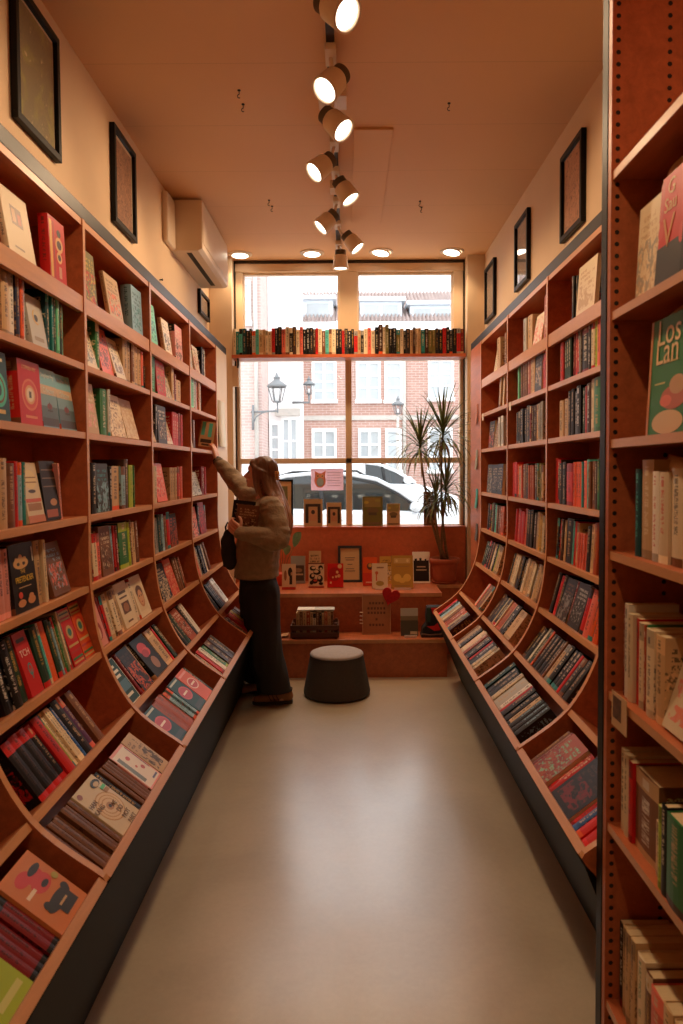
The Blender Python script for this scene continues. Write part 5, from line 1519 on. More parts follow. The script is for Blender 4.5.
# crumpled leaflet left of the crate
m = MB()
n = 8
vs, fs = [], []
for i in range(n + 1):
    for j in range(n + 1):
        u, v = i / n, j / n
        vs.append((0.12 * (u - .5), 0.1 * (v - .5), 0.004 + 0.07 * (u - .5) ** 2 + 0.012 * math.sin(7 * u + 3 * v) ** 2))
for i in range(n):
    for j in range(n):
        a = i * (n + 1) + j
        fs.append((a, a + n + 1, a + n + 2, a + 1))
m.add(vs, fs, 0, True)
o = m.build('folded_leaflet', flat(lin((206, 160, 120))))
so = o.modifiers.new('thick', 'SOLIDIFY'); so.thickness = 0.0015
o.location = at(281, 633, 5.6); o.location.z = H1 + 0.001
tag(o, 'curled tan leaflet left of the crate by the person', 'leaflet')

# black boot-shaped box with red patches at the right end of the lower step
bx = at(433.5, 633, 5.60).x
root = empty('patterned_boot', (bx, 5.6, H1), 'black boot with red and teal patches at right end of lower step', 'boot')
prof = [(-0.085, 0.0), (0.075, 0.0), (0.085, 0.02), (0.080, 0.07), (0.075, 0.14), (0.082, 0.235), (0.03, 0.24), (-0.055, 0.238), (-0.062, 0.16), (-0.06, 0.11), (-0.09, 0.07), (-0.095, 0.03)]
T90 = Matrix.Rotation(R(90), 4, 'X')
b = MB().prism([(x_, z_) for x_, z_ in prof], -0.05, 0.05, 0, T90)
b.build('upper', simple('black_fabric', lin((24, 26, 26)), 0.6, var=0.2), root, bevel=0.014)
MB().prism([(-0.10, 0.0), (0.085, 0.0), (0.09, 0.022), (-0.102, 0.024)], -0.056, 0.056, 0, T90).build('sole', simple('dark_sole', lin((46, 36, 32)), 0.6), root, bevel=0.005)
MB().prism([(-0.098, 0.026), (-0.04, 0.018), (0.05, 0.022), (0.075, 0.036), (0.07, 0.042), (0.04, 0.03), (-0.04, 0.026), (-0.096, 0.034)], 0.052, 0.057, 0, T90).build('white_line', flat(lin((150, 120, 100))), root)
rd = MB().prism([(-0.025, 0.232), (0.07, 0.232), (0.04, 0.20), (0.01, 0.165), (-0.015, 0.19)], 0.051, 0.054, 0, T90)
rd.prism([(-0.06, 0.088), (0.0, 0.092), (0.045, 0.13), (0.06, 0.06), (0.0, 0.052)], 0.051, 0.054, 0, T90)
rd.build('red_patch', flat(lin((214, 34, 30))), root)
MB().prism([(-0.058, 0.12), (-0.03, 0.12), (-0.028, 0.23), (-0.054, 0.232)], 0.051, 0.054, 0, T90).build('teal_patch', flat(lin((44, 70, 62))), root)

# owl poster taped to the pane
def thin_paper(name, c):
    m, nt, b, out = new_mat(name)
    b.inputs['Base Color'].default_value = c
    b.inputs['Roughness'].default_value = 0.7
    t = N(nt, 'ShaderNodeBsdfTranslucent', ins={0: c})
    mx = N(nt, 'ShaderNodeMixShader', ins={0: 0.5, 1: b.outputs[0], 2: t.outputs[0]})
    nt.links.new(mx.outputs[0], out.inputs[0])
    return m

pa, pb = at(311, 490.5, YW), at(343.3, 468.5, YW)
pz0, pz1 = pa.z, pb.z
pw = pb.x - pa.x
root = empty('owl_notice', ((pa.x + pb.x) / 2, YW + 0.03, pz0), 'pale pink notice with an orange owl taped to window', 'poster')
ph = pz1 - pz0
MB().box(-pw / 2, pw / 2, -0.0012, 0.0, 0, ph).build('sheet', thin_paper('pink_notice_paper', lin((246, 222, 228))), root)
def disc_mb(m, cx, cz, rx, rz, y=-0.002, mi=0, n=28):
    vs = [(cx + rx * math.cos(2 * math.pi * i / n), y, cz + rz * math.sin(2 * math.pi * i / n)) for i in range(n)]
    vs += [(a, y + 0.0006, c) for a, _, c in vs]
    fs = [tuple(range(n)), tuple(range(2 * n - 1, n - 1, -1))] + [(i, n + i, n + (i + 1) % n, (i + 1) % n) for i in range(n)]
    m.add(vs, fs, mi)
ow = MB()
oc = (-pw * .22, ph * .48)
inks = [flat(lin((240, 150, 124))), flat(lin((240, 190, 160))), flat(lin((170, 196, 210))), flat(lin((120, 70, 60)))]
disc_mb(ow, oc[0], oc[1] - .005, .052, .066, -0.0020, 0)
ow.add([(oc[0] - .045, -0.002, oc[1] + .03), (oc[0] - .05, -0.002, oc[1] + .085), (oc[0] - .01, -0.002, oc[1] + .058)], [(0, 1, 2)], 0)
ow.add([(oc[0] + .045, -0.002, oc[1] + .03), (oc[0] + .05, -0.002, oc[1] + .085), (oc[0] + .01, -0.002, oc[1] + .058)], [(0, 1, 2)], 0)
disc_mb(ow, oc[0], oc[1] - .02, .032, .040, -0.0027, 2)
for sx in (-1, 1):
    disc_mb(ow, oc[0] + sx * .02, oc[1] + .035, .017, .017, -0.0028, 1)
    disc_mb(ow, oc[0] + sx * .02, oc[1] + .035, .006, .006, -0.0035, 3)
ow.build('owl_drawing', inks, root, recalc=False)
ln = MB()
for k in range(6):
    ln.box(pw * .0, pw * (.40 if k % 2 else .44), -0.0018, -0.0013, ph * (.80 - k * .12), ph * (.80 - k * .12) + 0.006)
ln.build('text_lines', flat(lin((206, 180, 190))), root)

# framed picture on the sill behind the person
p0, p1 = at(279, 526, 6.46), at(293.2, 526, 6.46)
ph = at(279, 479.5, 6.46).z - ZSILL - 0.012
root = empty('framed_picture', ((p0.x + p1.x) / 2, 6.455, ZSILL + 0.012), 'black framed print with cream mount on sill behind the person', 'picture')
hw = 0.12
root.location.x = p1.x - hw
Tm = Matrix.Rotation(R(-4), 4, 'X')
f = MB()
for a, b, c, d in ((-hw, hw, 0, .016), (-hw, hw, ph - .016, ph), (-hw, -hw + .016, .016, ph - .016), (hw - .016, hw, .016, ph - .016)):
    f.box(a, b, 0, 0.02, c, d)
f.build('frame', M['black'], root, mw=Tm)
MB().box(-hw + .015, hw - .015, 0.008, 0.012, .015, ph - .015).build('mount', flat(lin((206, 164, 118))), root, mw=Tm)
MB().box(-hw + .05, hw - .05, 0.006, 0.0079, .06, ph - .06).build('print', M['art_olive'], root, mw=Tm)

# ------------------------------------------------------------------ felt stool
sc_ = at(337, 696, 5.1)
st = empty('stool', (sc_.x, 5.1, 0.0), 'grey felt tapered stool standing on the floor before the bench', 'stool')
prof = [(0.0, 0.004), (0.225, 0.004), (0.236, 0.012), (0.238, 0.03), (0.215, 0.15), (0.193, 0.27), (0.190, 0.285)]
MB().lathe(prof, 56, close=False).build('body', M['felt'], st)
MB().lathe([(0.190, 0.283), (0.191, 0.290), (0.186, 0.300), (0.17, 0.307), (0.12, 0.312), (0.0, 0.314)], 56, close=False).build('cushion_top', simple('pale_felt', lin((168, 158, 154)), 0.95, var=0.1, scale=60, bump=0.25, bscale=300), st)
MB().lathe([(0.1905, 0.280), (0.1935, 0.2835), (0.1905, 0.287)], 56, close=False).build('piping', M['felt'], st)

# ------------------------------------------------------------------ potted dragon tree
pc = at(454.5, 580, 6.27)
PX, PYY, PZ = pc.x, 6.275, H2
PX = min(PX, 0.985 - 0.145)
plant = empty('potted_dragon_tree', (PX, PYY, PZ), 'tall potted dragon tree with spiky leaves beside the window', 'potted plant')
MB().lathe([(0.0, 0.018), (0.088, 0.018), (0.094, 0.03), (0.116, 0.17), (0.116, 0.175), (0.132, 0.178), (0.134, 0.215), (0.130, 0.220), (0.120, 0.218), (0.118, 0.19), (0.0, 0.188)], 40, close=False).build('pot', M['terracotta'], plant)
MB().lathe([(0.0, 0.0), (0.098, 0.0), (0.114, 0.016), (0.116, 0.022), (0.108, 0.020), (0.094, 0.012), (0.0, 0.012)], 40, close=False).build('saucer', M['terracotta'], plant)
MB().lathe([(0.119, 0.196), (0.06, 0.202), (0.0, 0.204)], 30, close=False).build('soil', simple('potting_soil', lin((56, 40, 30)), 0.95, var=0.4, scale=60, bump=0.5), plant)
M['bark'] = simple('plant_bark', lin((126, 96, 64)), 0.85, var=0.3, scale=30, stretch=(1, 1, 4), bump=0.3)
M['leaf'] = simple('dragon_leaf', lin((96, 104, 52)), 0.4, var=0.35, scale=6)
M['leaf_dry'] = simple('dry_leaf', lin((132, 104, 62)), 0.6, var=0.3, scale=6)
prnd = random.Random(5)
def blade(root_p, dirv, L, wd, droop, mat_i, mb):
    n = 9
    d = Vector(dirv).normalized()
    side = d.cross(Vector((0, 0, 1)))
    side = side.normalized() if side.length > 0.05 else Vector((1, 0, 0))
    p = Vector(root_p)
    pts = []
    v = d.copy()
    for i in range(n + 1):
        pts.append(p.copy())
        p = p + v * (L / n)
        v = (v + Vector((0, 0, -1)) * droop / n * (0.4 + i / n * 1.6)).normalized()
    vs, fs = [], []
    for i, q in enumerate(pts):
        t = i / n
        w_ = wd * (0.55 + 0.9 * t) if t < 0.35 else wd * 0.865 * (1 - ((t - 0.35) / 0.65) ** 1.6)
        tn = (pts[min(i + 1, n)] - pts[max(i - 1, 0)]).normalized()
        nr = side.cross(tn).normalized()
        vs += [q - side * w_ + nr * w_ * 0.35, q, q + side * w_ + nr * w_ * 0.35]
    for i in range(n):
        a = 3 * i
        fs += [(a, a + 1, a + 4, a + 3), (a + 1, a + 2, a + 5, a + 4)]
    mb.add(vs, fs, mat_i, True)

crowns = [  # px, py, Y, leaves, length, hang
    (443, 434, 6.22, 84, 0.46, 1.35), (420, 445, 6.15, 70, 0.40, 1.5), (446, 490, 6.26, 70, 0.36, 2.0), (436, 500, 6.18, 56, 0.32, 2.1)]
base = Vector((0, 0, 0.20))
for k, (px, py, Y, nl, L, hang) in enumerate(crowns):
    c = at(px, py, Y) - Vector((PX, PYY, PZ))
    lo_ = at(px, py + 4, Y) - Vector((PX, PYY, PZ))
    b0 = base + Vector((0.03 * math.cos(k * 1.7), 0.03 * math.sin(k * 1.7), 0))
    mid = b0.lerp(c, 0.45) + Vector((-0.07 if k != 2 else -0.02, -0.01, 0.0))
    pts = []
    for i in range(13):
        t = i / 12
        pts.append(b0 * (1 - t) ** 2 + mid * 2 * t * (1 - t) + c * t * t)
    MB().tube(pts, [0.013 - 0.005 * i / 12 for i in range(13)], 10).build('stem', M['bark'], plant)
    mb = MB()
    for j in range(nl):
        a = j * 2.39996 + k
        f = j / nl
        el = math.radians(86 - 118 * f ** 0.9)
        d = Vector((math.cos(a) * math.cos(el), math.sin(a) * math.cos(el), math.sin(el)))
        l_ = L * prnd.uniform(0.75, 1.1) * (0.72 + 0.4 * math.sin(math.pi * min(1, f + 0.12)))
        blade(c + Vector((0, 0, 0.03 - 0.10 * f)), d, l_, 0.0100, hang * (0.30 + 1.5 * f), 1 if f > 0.86 else 0, mb)
    # keep blades off the pane and wall
    for i, p in enumerate(mb.v):
        wy = p.y + PYY
        if wy > YW - 0.015:
            p.y = YW - 0.015 - PYY - 0.02 * prnd.random()
        if p.x + PX > 1.10:
            p.x = 1.10 - PX - 0.02 * prnd.random()
    mb.build('leaf_crown', [M['leaf'], M['leaf_dry']], plant, recalc=False)

# small leafy plant behind the person on the upper step
sp_c = at(283, 582, 6.2)
sp = empty('small_potted_plant', (sp_c.x, 6.2, H2), 'small green leafed plant on the bench half hidden behind the person', 'potted plant')
MB().lathe([(0.0, 0.0), (0.05, 0.0), (0.062, 0.09), (0.066, 0.092), (0.066, 0.105), (0.058, 0.105), (0.056, 0.085), (0.0, 0.085)], 28, close=False).build('pot', simple('coral_pot', lin((214, 84, 60)), 0.6), sp)
M['leaf_pale'] = simple('pale_green_leaf', lin((120, 160, 120)), 0.35, var=0.35, scale=25)
def broad_leaf(tip, base_, wd):
    mb = MB()
    b_, t_ = Vector(base_), Vector(tip)
    d = t_ - b_
    side = d.cross(Vector((0, -1, 0.35))).normalized()
    n = 8
    vs, fs = [], []
    for i in range(n + 1):
        t = i / n
        w_ = wd * math.sin(math.pi * (0.04 + 0.96 * t) ** 0.8) + 0.0005
        c = b_ + d * t + Vector((0, 0, 0.03 * math.sin(math.pi * t)))
        vs += [c - side * w_, c - Vector((0, 0, 0.004)), c + side * w_]
    for i in range(n):
        a = 3 * i
        fs += [(a, a + 1, a + 4, a + 3), (a + 1, a + 2, a + 5, a + 4)]
    mb.add(vs, fs, 0, True)
    return mb
stem = MB()
for k, (px, py, dx) in enumerate(((301, 532, 0), (288, 545, 0), (276, 541, 0), (282, 534, 0))):
    t_ = at(px, py, 6.1) - sp.location
    b_ = t_ * 0.62 + Vector((0, 0, 0.05))
    broad_leaf(t_, b_, 0.036).build('leaf', M['leaf_pale'], sp, recalc=False)
    stem.tube([(0, 0, 0.08), (b_.x * 0.5, b_.y * 0.5, b_.z * 0.7), tuple(b_)], 0.0025, 6)
stem.build('stem', M['leaf'], sp)
# ------------------------------------------------------------------ the woman
def cap_chain(mb, pts, rads, seg=18, flat_=1.0):
    """rounded tapered chain of closed shapes used for a union remesh"""
    P = [Vector(p) for p in pts]
    n = len(P)
    # resample smoothly
    Q, Rr = [], []
    for i in range(n - 1):
        p0, p1, p2, p3 = P[max(i - 1, 0)], P[i], P[i + 1], P[min(i + 2, n - 1)]
        for k in range(6):
            t = k / 6
            Q.append(0.5 * ((2 * p1) + (p2 - p0) * t + (2 * p0 - 5 * p1 + 4 * p2 - p3) * t * t + (3 * p1 - p0 - 3 * p2 + p3) * t ** 3))
            Rr.append(rads[i] * (1 - t) + rads[i + 1] * t)
    Q.append(P[-1])
    Rr.append(rads[-1])
    mb.tube(Q, Rr, seg, flat_=flat_)
    mb.ball(Q[0], Rr[0] * 0.995)
    mb.ball(Q[-1], Rr[-1] * 0.995)
    return mb


def remesh(mb, name, mats, voxel, smooth=2, parent=None, origin=None, fn=None):
    me = mb.mesh(name + '_src', mats)
    bm = bmesh.new(); bm.from_mesh(me)
    bmesh.ops.recalc_face_normals(bm, faces=bm.faces)
    bm.to_mesh(me); bm.free()
    o = bpy.data.objects.new('tmp', me)
    col.objects.link(o)
    md = o.modifiers.new('r', 'REMESH')
    md.mode = 'VOXEL'
    md.voxel_size = voxel
    if smooth:
        s = o.modifiers.new('s', 'SMOOTH')
        s.factor = 0.5
        s.iterations = smooth
    dg = bpy.context.evaluated_depsgraph_get()
    out = bpy.data.meshes.new_from_object(o.evaluated_get(dg))
    bpy.data.objects.remove(o)
    bpy.data.meshes.remove(me)
    out.name = name
    if fn:
        for v in out.vertices:
            v.co = fn(v.co.copy(), v.normal.copy())
        out.update()
    for p in out.polygons:
        p.use_smooth = True
    if not out.materials:
        for m in (mats if isinstance(mats, (list, tuple)) else [mats]):
            out.materials.append(m)
    return link(name, out, parent, None, 0.0, origin)


def skin_mat():
    m, nt, b, out = new_mat('skin')
    tc = N(nt, 'ShaderNodeTexCoord')
    nz = N(nt, 'ShaderNodeTexNoise', ins={'Vector': tc.outputs['Object'], 'Scale': 14.0, 'Detail': 4.0})
    nt.links.new(mixc(nt, nz.outputs[0], lin((206, 146, 116)), lin((224, 168, 138))), b.inputs['Base Color'])
    b.inputs['Roughness'].default_value = 0.5
    b.inputs['Subsurface Weight'].default_value = 0.15
    b.inputs['Subsurface Radius'].default_value = (0.012, 0.005, 0.003)
    b.inputs['Subsurface Scale'].default_value = 0.6
    return m


M['skin'] = skin_mat()
M['jacket'] = simple('olive_taupe_jacket', lin((150, 128, 100)), 0.85, var=0.16, scale=22, bump=0.5, bscale=70)
M['rib'] = simple('ribbed_hem', lin((110, 92, 72)), 0.9, var=0.12, scale=10, stretch=(14, 14, 0.5), bump=0.6, bscale=16)
M['trousers'] = simple('black_trousers', lin((40, 35, 33)), 0.9, var=0.15, scale=6, bump=0.15, bscale=12)
M['suede'] = simple('tan_suede', lin((156, 108, 72)), 0.9, var=0.14, scale=30, bump=0.2, bscale=200)
M['suede_dark'] = simple('dark_brown_suede', lin((92, 62, 44)), 0.9, var=0.14, scale=30)
M['gum'] = simple('dark_gum_sole', lin((60, 42, 32)), 0.6)
M['bag'] = simple('dark_cloth', lin((40, 36, 36)), 0.9, var=0.2, scale=8, bump=0.3, bscale=30)


def hair_mat():
    m, nt, b, out = new_mat('brown_hair')
    tc = N(nt, 'ShaderNodeTexCoord')
    mp = N(nt, 'ShaderNodeMapping', ins={0: tc.outputs['Object'], 'Scale': (60, 60, 3)})
    nz = N(nt, 'ShaderNodeTexNoise', ins={'Vector': mp.outputs[0], 'Scale': 2.0, 'Detail': 6.0})
    sx = N(nt, 'ShaderNodeSeparateXYZ', ins={0: tc.outputs['Object']})
    # lengths grow out lighter
    g = N(nt, 'ShaderNodeMapRange', ins={0: sx.outputs[2], 1: -0.03, 2: -0.26})
    a = mixc(nt, nz.outputs[0], lin((70, 42, 27)), lin((128, 82, 52)))
    c = mixc(nt, nz.outputs[0], lin((140, 96, 62)), lin((196, 144, 98)))
    nt.links.new(mixc(nt, g.outputs[0], a, c), b.inputs['Base Color'])
    b.inputs['Roughness'].default_value = 0.38
    bp = N(nt, 'ShaderNodeBump', ins={'Strength': 0.5, 'Distance': 0.004, 'Height': nz.outputs[0]})
    nt.links.new(bp.outputs[0], b.inputs['Normal'])
    return m


M['hair'] = hair_mat()

PY = 4.95
def pp(px, py, Y=PY):
    return at(px, py, Y)

person_o = Vector((at(266, 700, PY).x, PY, 0.0))
# ---- joints
hipN, hipF = pp(261, 585, 4.89), pp(257, 585, 5.05)
kneeN, kneeF = pp(264, 641, 4.87), pp(254, 640, 5.08)
ankN, ankF = pp(279, 692, 4.89), pp(257, 687, 5.12)
ankN.z = ankF.z = 0.09
pelvis = pp(259, 577, 4.97)
waist = pp(259, 552, 4.97)
chest = pp(263, 520, 4.96)
neckb = pp(267, 498, 4.96)
head = pp(261, 473.5, 4.96)
shN, shF = pp(271, 508, 4.80), pp(253, 498, 5.09)
elN, wrN = pp(278, 540, 4.71), pp(240, 533, 4.70)
haN = pp(229, 523, 4.735)
elF, wrF = pp(237, 483, 5.26), pp(217, 460.5, 5.30)
haF = pp(213, 448, 5.335)

bd = MB()
# torso
cap_chain(bd, [pelvis + Vector((0, 0, -0.06)), pelvis + Vector((0, 0, 0.04)), waist, chest, neckb + Vector((0.0, 0, -0.05))], [0.100, 0.100, 0.100, 0.12, 0.085])
for s, h, sh in ((-1, hipN, shN), (1, hipF, shF)):
    bd.ball(h + Vector((-0.005, 0, 0.03)), (0.085, 0.085, 0.09))
    cap_chain(bd, [neckb + Vector((0, 0, -0.05)), sh], [0.07, 0.062])
# legs
for h, k, a in ((hipN, kneeN, ankN), (hipF, kneeF, ankF)):
    cap_chain(bd, [h, h.lerp(k, 0.5), k, k.lerp(a, 0.35) + Vector((0.015, 0, 0)), a], [0.088, 0.074, 0.054, 0.052, 0.036])
    cap_chain(bd, [a + Vector((0.02, 0, -0.045)), a + Vector((-0.08, 0, -0.055)), a + Vector((-0.17, 0, -0.065))], [0.032, 0.032, 0.02])
# arms
cap_chain(bd, [shN, shN.lerp(elN, 0.5), elN, elN.lerp(wrN, 0.4), wrN], [0.052, 0.046, 0.038, 0.037, 0.024])
cap_chain(bd, [shF, shF.lerp(elF, 0.5), elF, elF.lerp(wrF, 0.4), wrF], [0.052, 0.046, 0.038, 0.037, 0.023])
# neck
nk = (head - neckb)
cap_chain(bd, [neckb + Vector((0.0, 0, -0.06)), neckb + nk * 0.35, head + Vector((0.028, 0, -0.06))], [0.058, 0.050, 0.048])
# head: facing -x, raised a touch towards the hand; fwd = facing, up, side
HF = Vector((-0.985, 0.12, 0.12)).normalized()
HU = Vector((0.11, 0.0, 0.99)); HU = (HU - HF * HU.dot(HF)).normalized()
HS = HF.cross(HU).normalized()
HM = Matrix((HF, HS, HU)).transposed().to_4x4()
HM.translation = head
def hp_(f, s, u):
    return HM @ Vector((f, s, u))
def hball(f, s, u, rf, rs, ru):
    bd.ball((f, s, u), (rf, rs, ru), T=HM, u=20, v=14)
hball(-0.012, 0, 0.026, 0.096, 0.076, 0.086)     # cranium
hball(0.030, 0, -0.020, 0.058, 0.062, 0.080)     # face mass
hball(0.046, 0, -0.066, 0.042, 0.046, 0.038)     # jaw
hball(0.074, 0, -0.088, 0.017, 0.020, 0.016)     # chin
hball(0.070, 0.0, 0.034, 0.022, 0.048, 0.026)    # forehead
for s in (-1, 1):
    hball(0.062, s * 0.034, -0.022, 0.026, 0.022, 0.022)   # cheeks
    hball(0.076, s * 0.026, 0.018, 0.012, 0.022, 0.008)    # brow ridge
    hball(-0.004, s * 0.074, -0.008, 0.017, 0.007, 0.030)  # ears
    hball(0.004, s * 0.073, -0.028, 0.010, 0.006, 0.012)
nose = [hp_(0.082, 0, 0.010), hp_(0.096, 0, -0.012), hp_(0.109, 0, -0.030), hp_(0.094, 0, -0.036)]
cap_chain(bd, nose, [0.008, 0.009, 0.0115, 0.011], 12)
for s in (-1, 1):
    hball(0.094, s * 0.012, -0.034, 0.010, 0.008, 0.008)
hball(0.086, 0, -0.056, 0.012, 0.021, 0.0062)     # upper lip
hball(0.084, 0, -0.0665, 0.012, 0.019, 0.0066)    # lower lip

# ---- hands
def hand(mb, wrist, palm_dir, palm_normal, thumb_side, curls, spread=0.06, size=1.0, thumb_curl=0.5):
    """palm_normal faces the gripped object; curls: bend per finger in radians at the knuckle"""
    d = Vector(palm_dir).normalized()
    nrm = Vector(palm_normal)
    nrm = (nrm - d * nrm.dot(d)).normalized()
    side = d.cross(nrm).normalized() * thumb_side        # towards the thumb
    L = 0.086 * size
    pc = Vector(wrist)
    # palm as a flattened set of ridges
    for q in (-0.030, -0.010, 0.010, 0.029):
        cap_chain(mb, [pc + side * q * 0.6 + d * 0.004, pc + side * q + d * L * 0.55, pc + side * q + d * L * 0.98], [0.0135 * size, 0.0135 * size, 0.0105 * size], 12)
    lens = [0.072, 0.080, 0.074, 0.058]
    tips = []
    for k, q in enumerate((0.030, 0.0105, -0.0095, -0.029)):
        base_ = pc + side * q * size + d * L
        ang = curls[k]
        cur = (d + side * spread * (1.5 - k) * 0.6).normalized()
        pts, rr = [base_ - d * 0.012], [0.0100 * size]
        p = base_.copy()
        pts.append(p.copy()); rr.append(0.0096 * size)
        for j, fr_ in enumerate((0.46, 0.30, 0.24)):
            a = ang[j] if isinstance(ang, (list, tuple)) else ang
            ax = cur.cross(nrm).normalized()
            cur = (Matrix.Rotation(a, 3, ax) @ cur).normalized()
            p = p + cur * lens[k] * size * fr_
            pts.append(p.copy()); rr.append((0.0088, 0.0080, 0.0066)[j] * size)
        cap_chain(mb, pts, rr, 10)
        tips.append(p)
    # thumb
    b0 = pc + side * 0.026 * size + d * 0.022 * size + nrm * 0.006
    t1 = b0 + (side * 0.75 + d * 0.55 + nrm * 0.25).normalized() * 0.042 * size
    t2 = t1 + (side * 0.25 + d * 0.75 + nrm * (0.25 + thumb_curl)).normalized() * 0.032 * size
    t3 = t2 + (d * 0.8 + nrm * (0.2 + thumb_curl) - side * 0.1).normalized() * 0.026 * size
    cap_chain(mb, [b0, t1, t2, t3], [0.0135 * size, 0.0115 * size, 0.0100 * size, 0.0075 * size], 10)
    return tips

# reaching hand: grips the lower edge of a book from the right, fingers up the front
dF = (haF + Vector((0.004, 0.01, 0.03)) - wrF).normalized()
hand(bd, wrF, dF, Vector((-0.9, 0.25, 0.05)), -1, [[0.15, 0.25, 0.2], [0.1, 0.25, 0.2], [0.15, 0.3, 0.25], [0.25, 0.35, 0.3]], 0.10, 0.96, 0.35)
# near hand: clasps the left edges of the two carried books
dN = (haN - wrN).normalized()
hand(bd, wrN, dN, Vector((0.35, 0.9, 0.0)), -1, [[0.5, 0.75, 0.5], [0.55, 0.8, 0.55], [0.6, 0.8, 0.6], [0.7, 0.8, 0.6]], 0.02, 0.96, 0.2)

woman = remesh(bd, 'person', M['skin'], 0.0042, 2, origin=person_o)
tag(woman, 'person in olive jacket and black trousers reaching up to the left shelves', 'person')
W_INV = Matrix.Translation(-person_o)

def child(o):
    o.parent = woman
    o.matrix_local = W_INV @ Matrix.Translation(o.location) if o.location.length else W_INV
    return o

# eyes and brows on the visible face
ey = MB()
for s in (-1, 1):
    ey.ball((0.0795, s * 0.027, 0.0015), (0.008, 0.012, 0.0055), T=HM)
child(ey.build('eye', simple('eye_dark', lin((50, 34, 28)), 0.25)))
eb = MB()
for s in (-1, 1):
    eb.tube([hp_(0.092, s * 0.012, 0.021), hp_(0.088, s * 0.027, 0.027), hp_(0.074, s * 0.042, 0.022)], [0.0022, 0.003, 0.0015], 8)
child(eb.build('eyebrow', M['hair']))
lp_ = MB()
lp_.ball((0.0925, 0, -0.0565), (0.007, 0.018, 0.0048), T=HM)
lp_.ball((0.0905, 0, -0.066), (0.007, 0.016, 0.0052), T=HM)
child(lp_.build('lips', simple('lips', lin((184, 104, 92)), 0.4)))

# ---- hair: cap plus long lock falling down the back
hr = MB()
hr.ball((-0.020, 0, 0.034), (0.100, 0.084, 0.090), T=HM, u=28, v=18)
hr.ball((-0.045, 0, 0.0), (0.082, 0.080, 0.090), T=HM, u=24, v=16)
hr.ball((0.045, 0, 0.062), (0.042, 0.060, 0.036), T=HM)
def strand(pts, r):
    cap_chain(hr, pts, r, 12)
# side curtains running from the forehead back over the ears to the clip
for s in (-1, 1):
    for k in range(4):
        strand([hp_(0.054 - k * 0.010, s * (0.034 + 0.010 * k), 0.066 - 0.008 * k), hp_(0.034 - 0.01 * k, s * 0.070, 0.036 - 0.016 * k), hp_(-0.03, s * 0.080, 0.012 - 0.014 * k), hp_(-0.088, s * 0.040, 0.004 - 0.010 * k)], [0.012, 0.017, 0.018, 0.016])
    strand([hp_(0.036, s * 0.070, 0.020), hp_(0.026, s * 0.076, -0.030), hp_(0.012, s * 0.074, -0.085), hp_(-0.006, s * 0.070, -0.13)], [0.012, 0.014, 0.015, 0.010])
    strand([hp_(0.014, s * 0.074, 0.010), hp_(0.0, s * 0.080, -0.05), hp_(-0.02, s * 0.080, -0.11), hp_(-0.05, s * 0.072, -0.17)], [0.016, 0.018, 0.018, 0.012])
back = [head + Vector((0.072, 0, 0.0)), pp(279, 492, PY), pp(286, 508, PY), pp(289, 523, PY), pp(288, 535, PY)]
srnd = random.Random(3)
for k in range(13):
    q = (k - 6) / 6
    pts = []
    for i, p in enumerate(back):
        t = i / (len(back) - 1)
        w_ = 0.066 + 0.075 * t
        pts.append(p + Vector((0.012 * t - 0.050 * abs(q) ** 1.5 * (1 - 0.25 * t) - 0.02 * (k % 2) * t + srnd.uniform(-.004, .004), q * w_, srnd.uniform(-0.012, 0.012) * t - 0.015 * t * (k % 3))))
    strand(pts, [0.026, 0.026, 0.023, 0.018, 0.007])
for k in range(7):      # lengths lying over the near shoulder blade
    q = k / 6
    strand([head + Vector((0.02 + 0.05 * q, -0.075 + 0.03 * q, 0.0)), pp(270 + 8 * q, 493, 4.85 + 0.05 * q), pp(274 + 9 * q, 508, 4.775 + 0.05 * q), pp(277 + 9.5 * q, 520, 4.75 + 0.07 * q), pp(279 + 9 * q, 529 + 3 * (k % 3), 4.745 + 0.08 * q)], [0.024, 0.024, 0.021, 0.017, 0.006])
for k in range(6):      # inner fill over the nape and shoulder
    q = (k - 2.5) / 2.5
    strand([head + Vector((0.03, q * 0.06, -0.02)), pp(270, 490, PY) + Vector((0, q * 0.075, 0)), pp(275, 508, PY) + Vector((0.01, q * 0.085, 0)), pp(280, 522, PY) + Vector((0.012, q * 0.085, 0))], [0.032, 0.034, 0.028, 0.012])
def hair_fn(co, no):
    n = mnoise.noise(Vector((co.x * 55, co.y * 55, co.z * 5)))
    return co + no * 0.0035 * n
o = remesh(hr, 'hair', M['hair'], 0.0052, 4, origin=head, fn=hair_fn)
o.parent = woman
o.matrix_local = Matrix.Translation(head - person_o)
clip = MB()
cp = pp(277, 475, 4.855)
for k in range(5):
    z = -0.028 + k * 0.012
    clip.tube([cp + Vector((-0.012, -0.012, z)), cp + Vector((0.004, -0.018, z + 0.001)), cp + Vector((0.016, -0.006, z)), cp + Vector((0.012, 0.02, z))], [0.004, 0.005, 0.005, 0.003], 8)
clip.tube([cp + Vector((0.004, -0.019, -0.032)), cp + Vector((0.006, -0.021, 0.0)), cp + Vector((0.004, -0.019, 0.026))], 0.006, 8)
child(clip.build('hair_clip', simple('amber_clip', lin((206, 150, 84)), 0.25)))

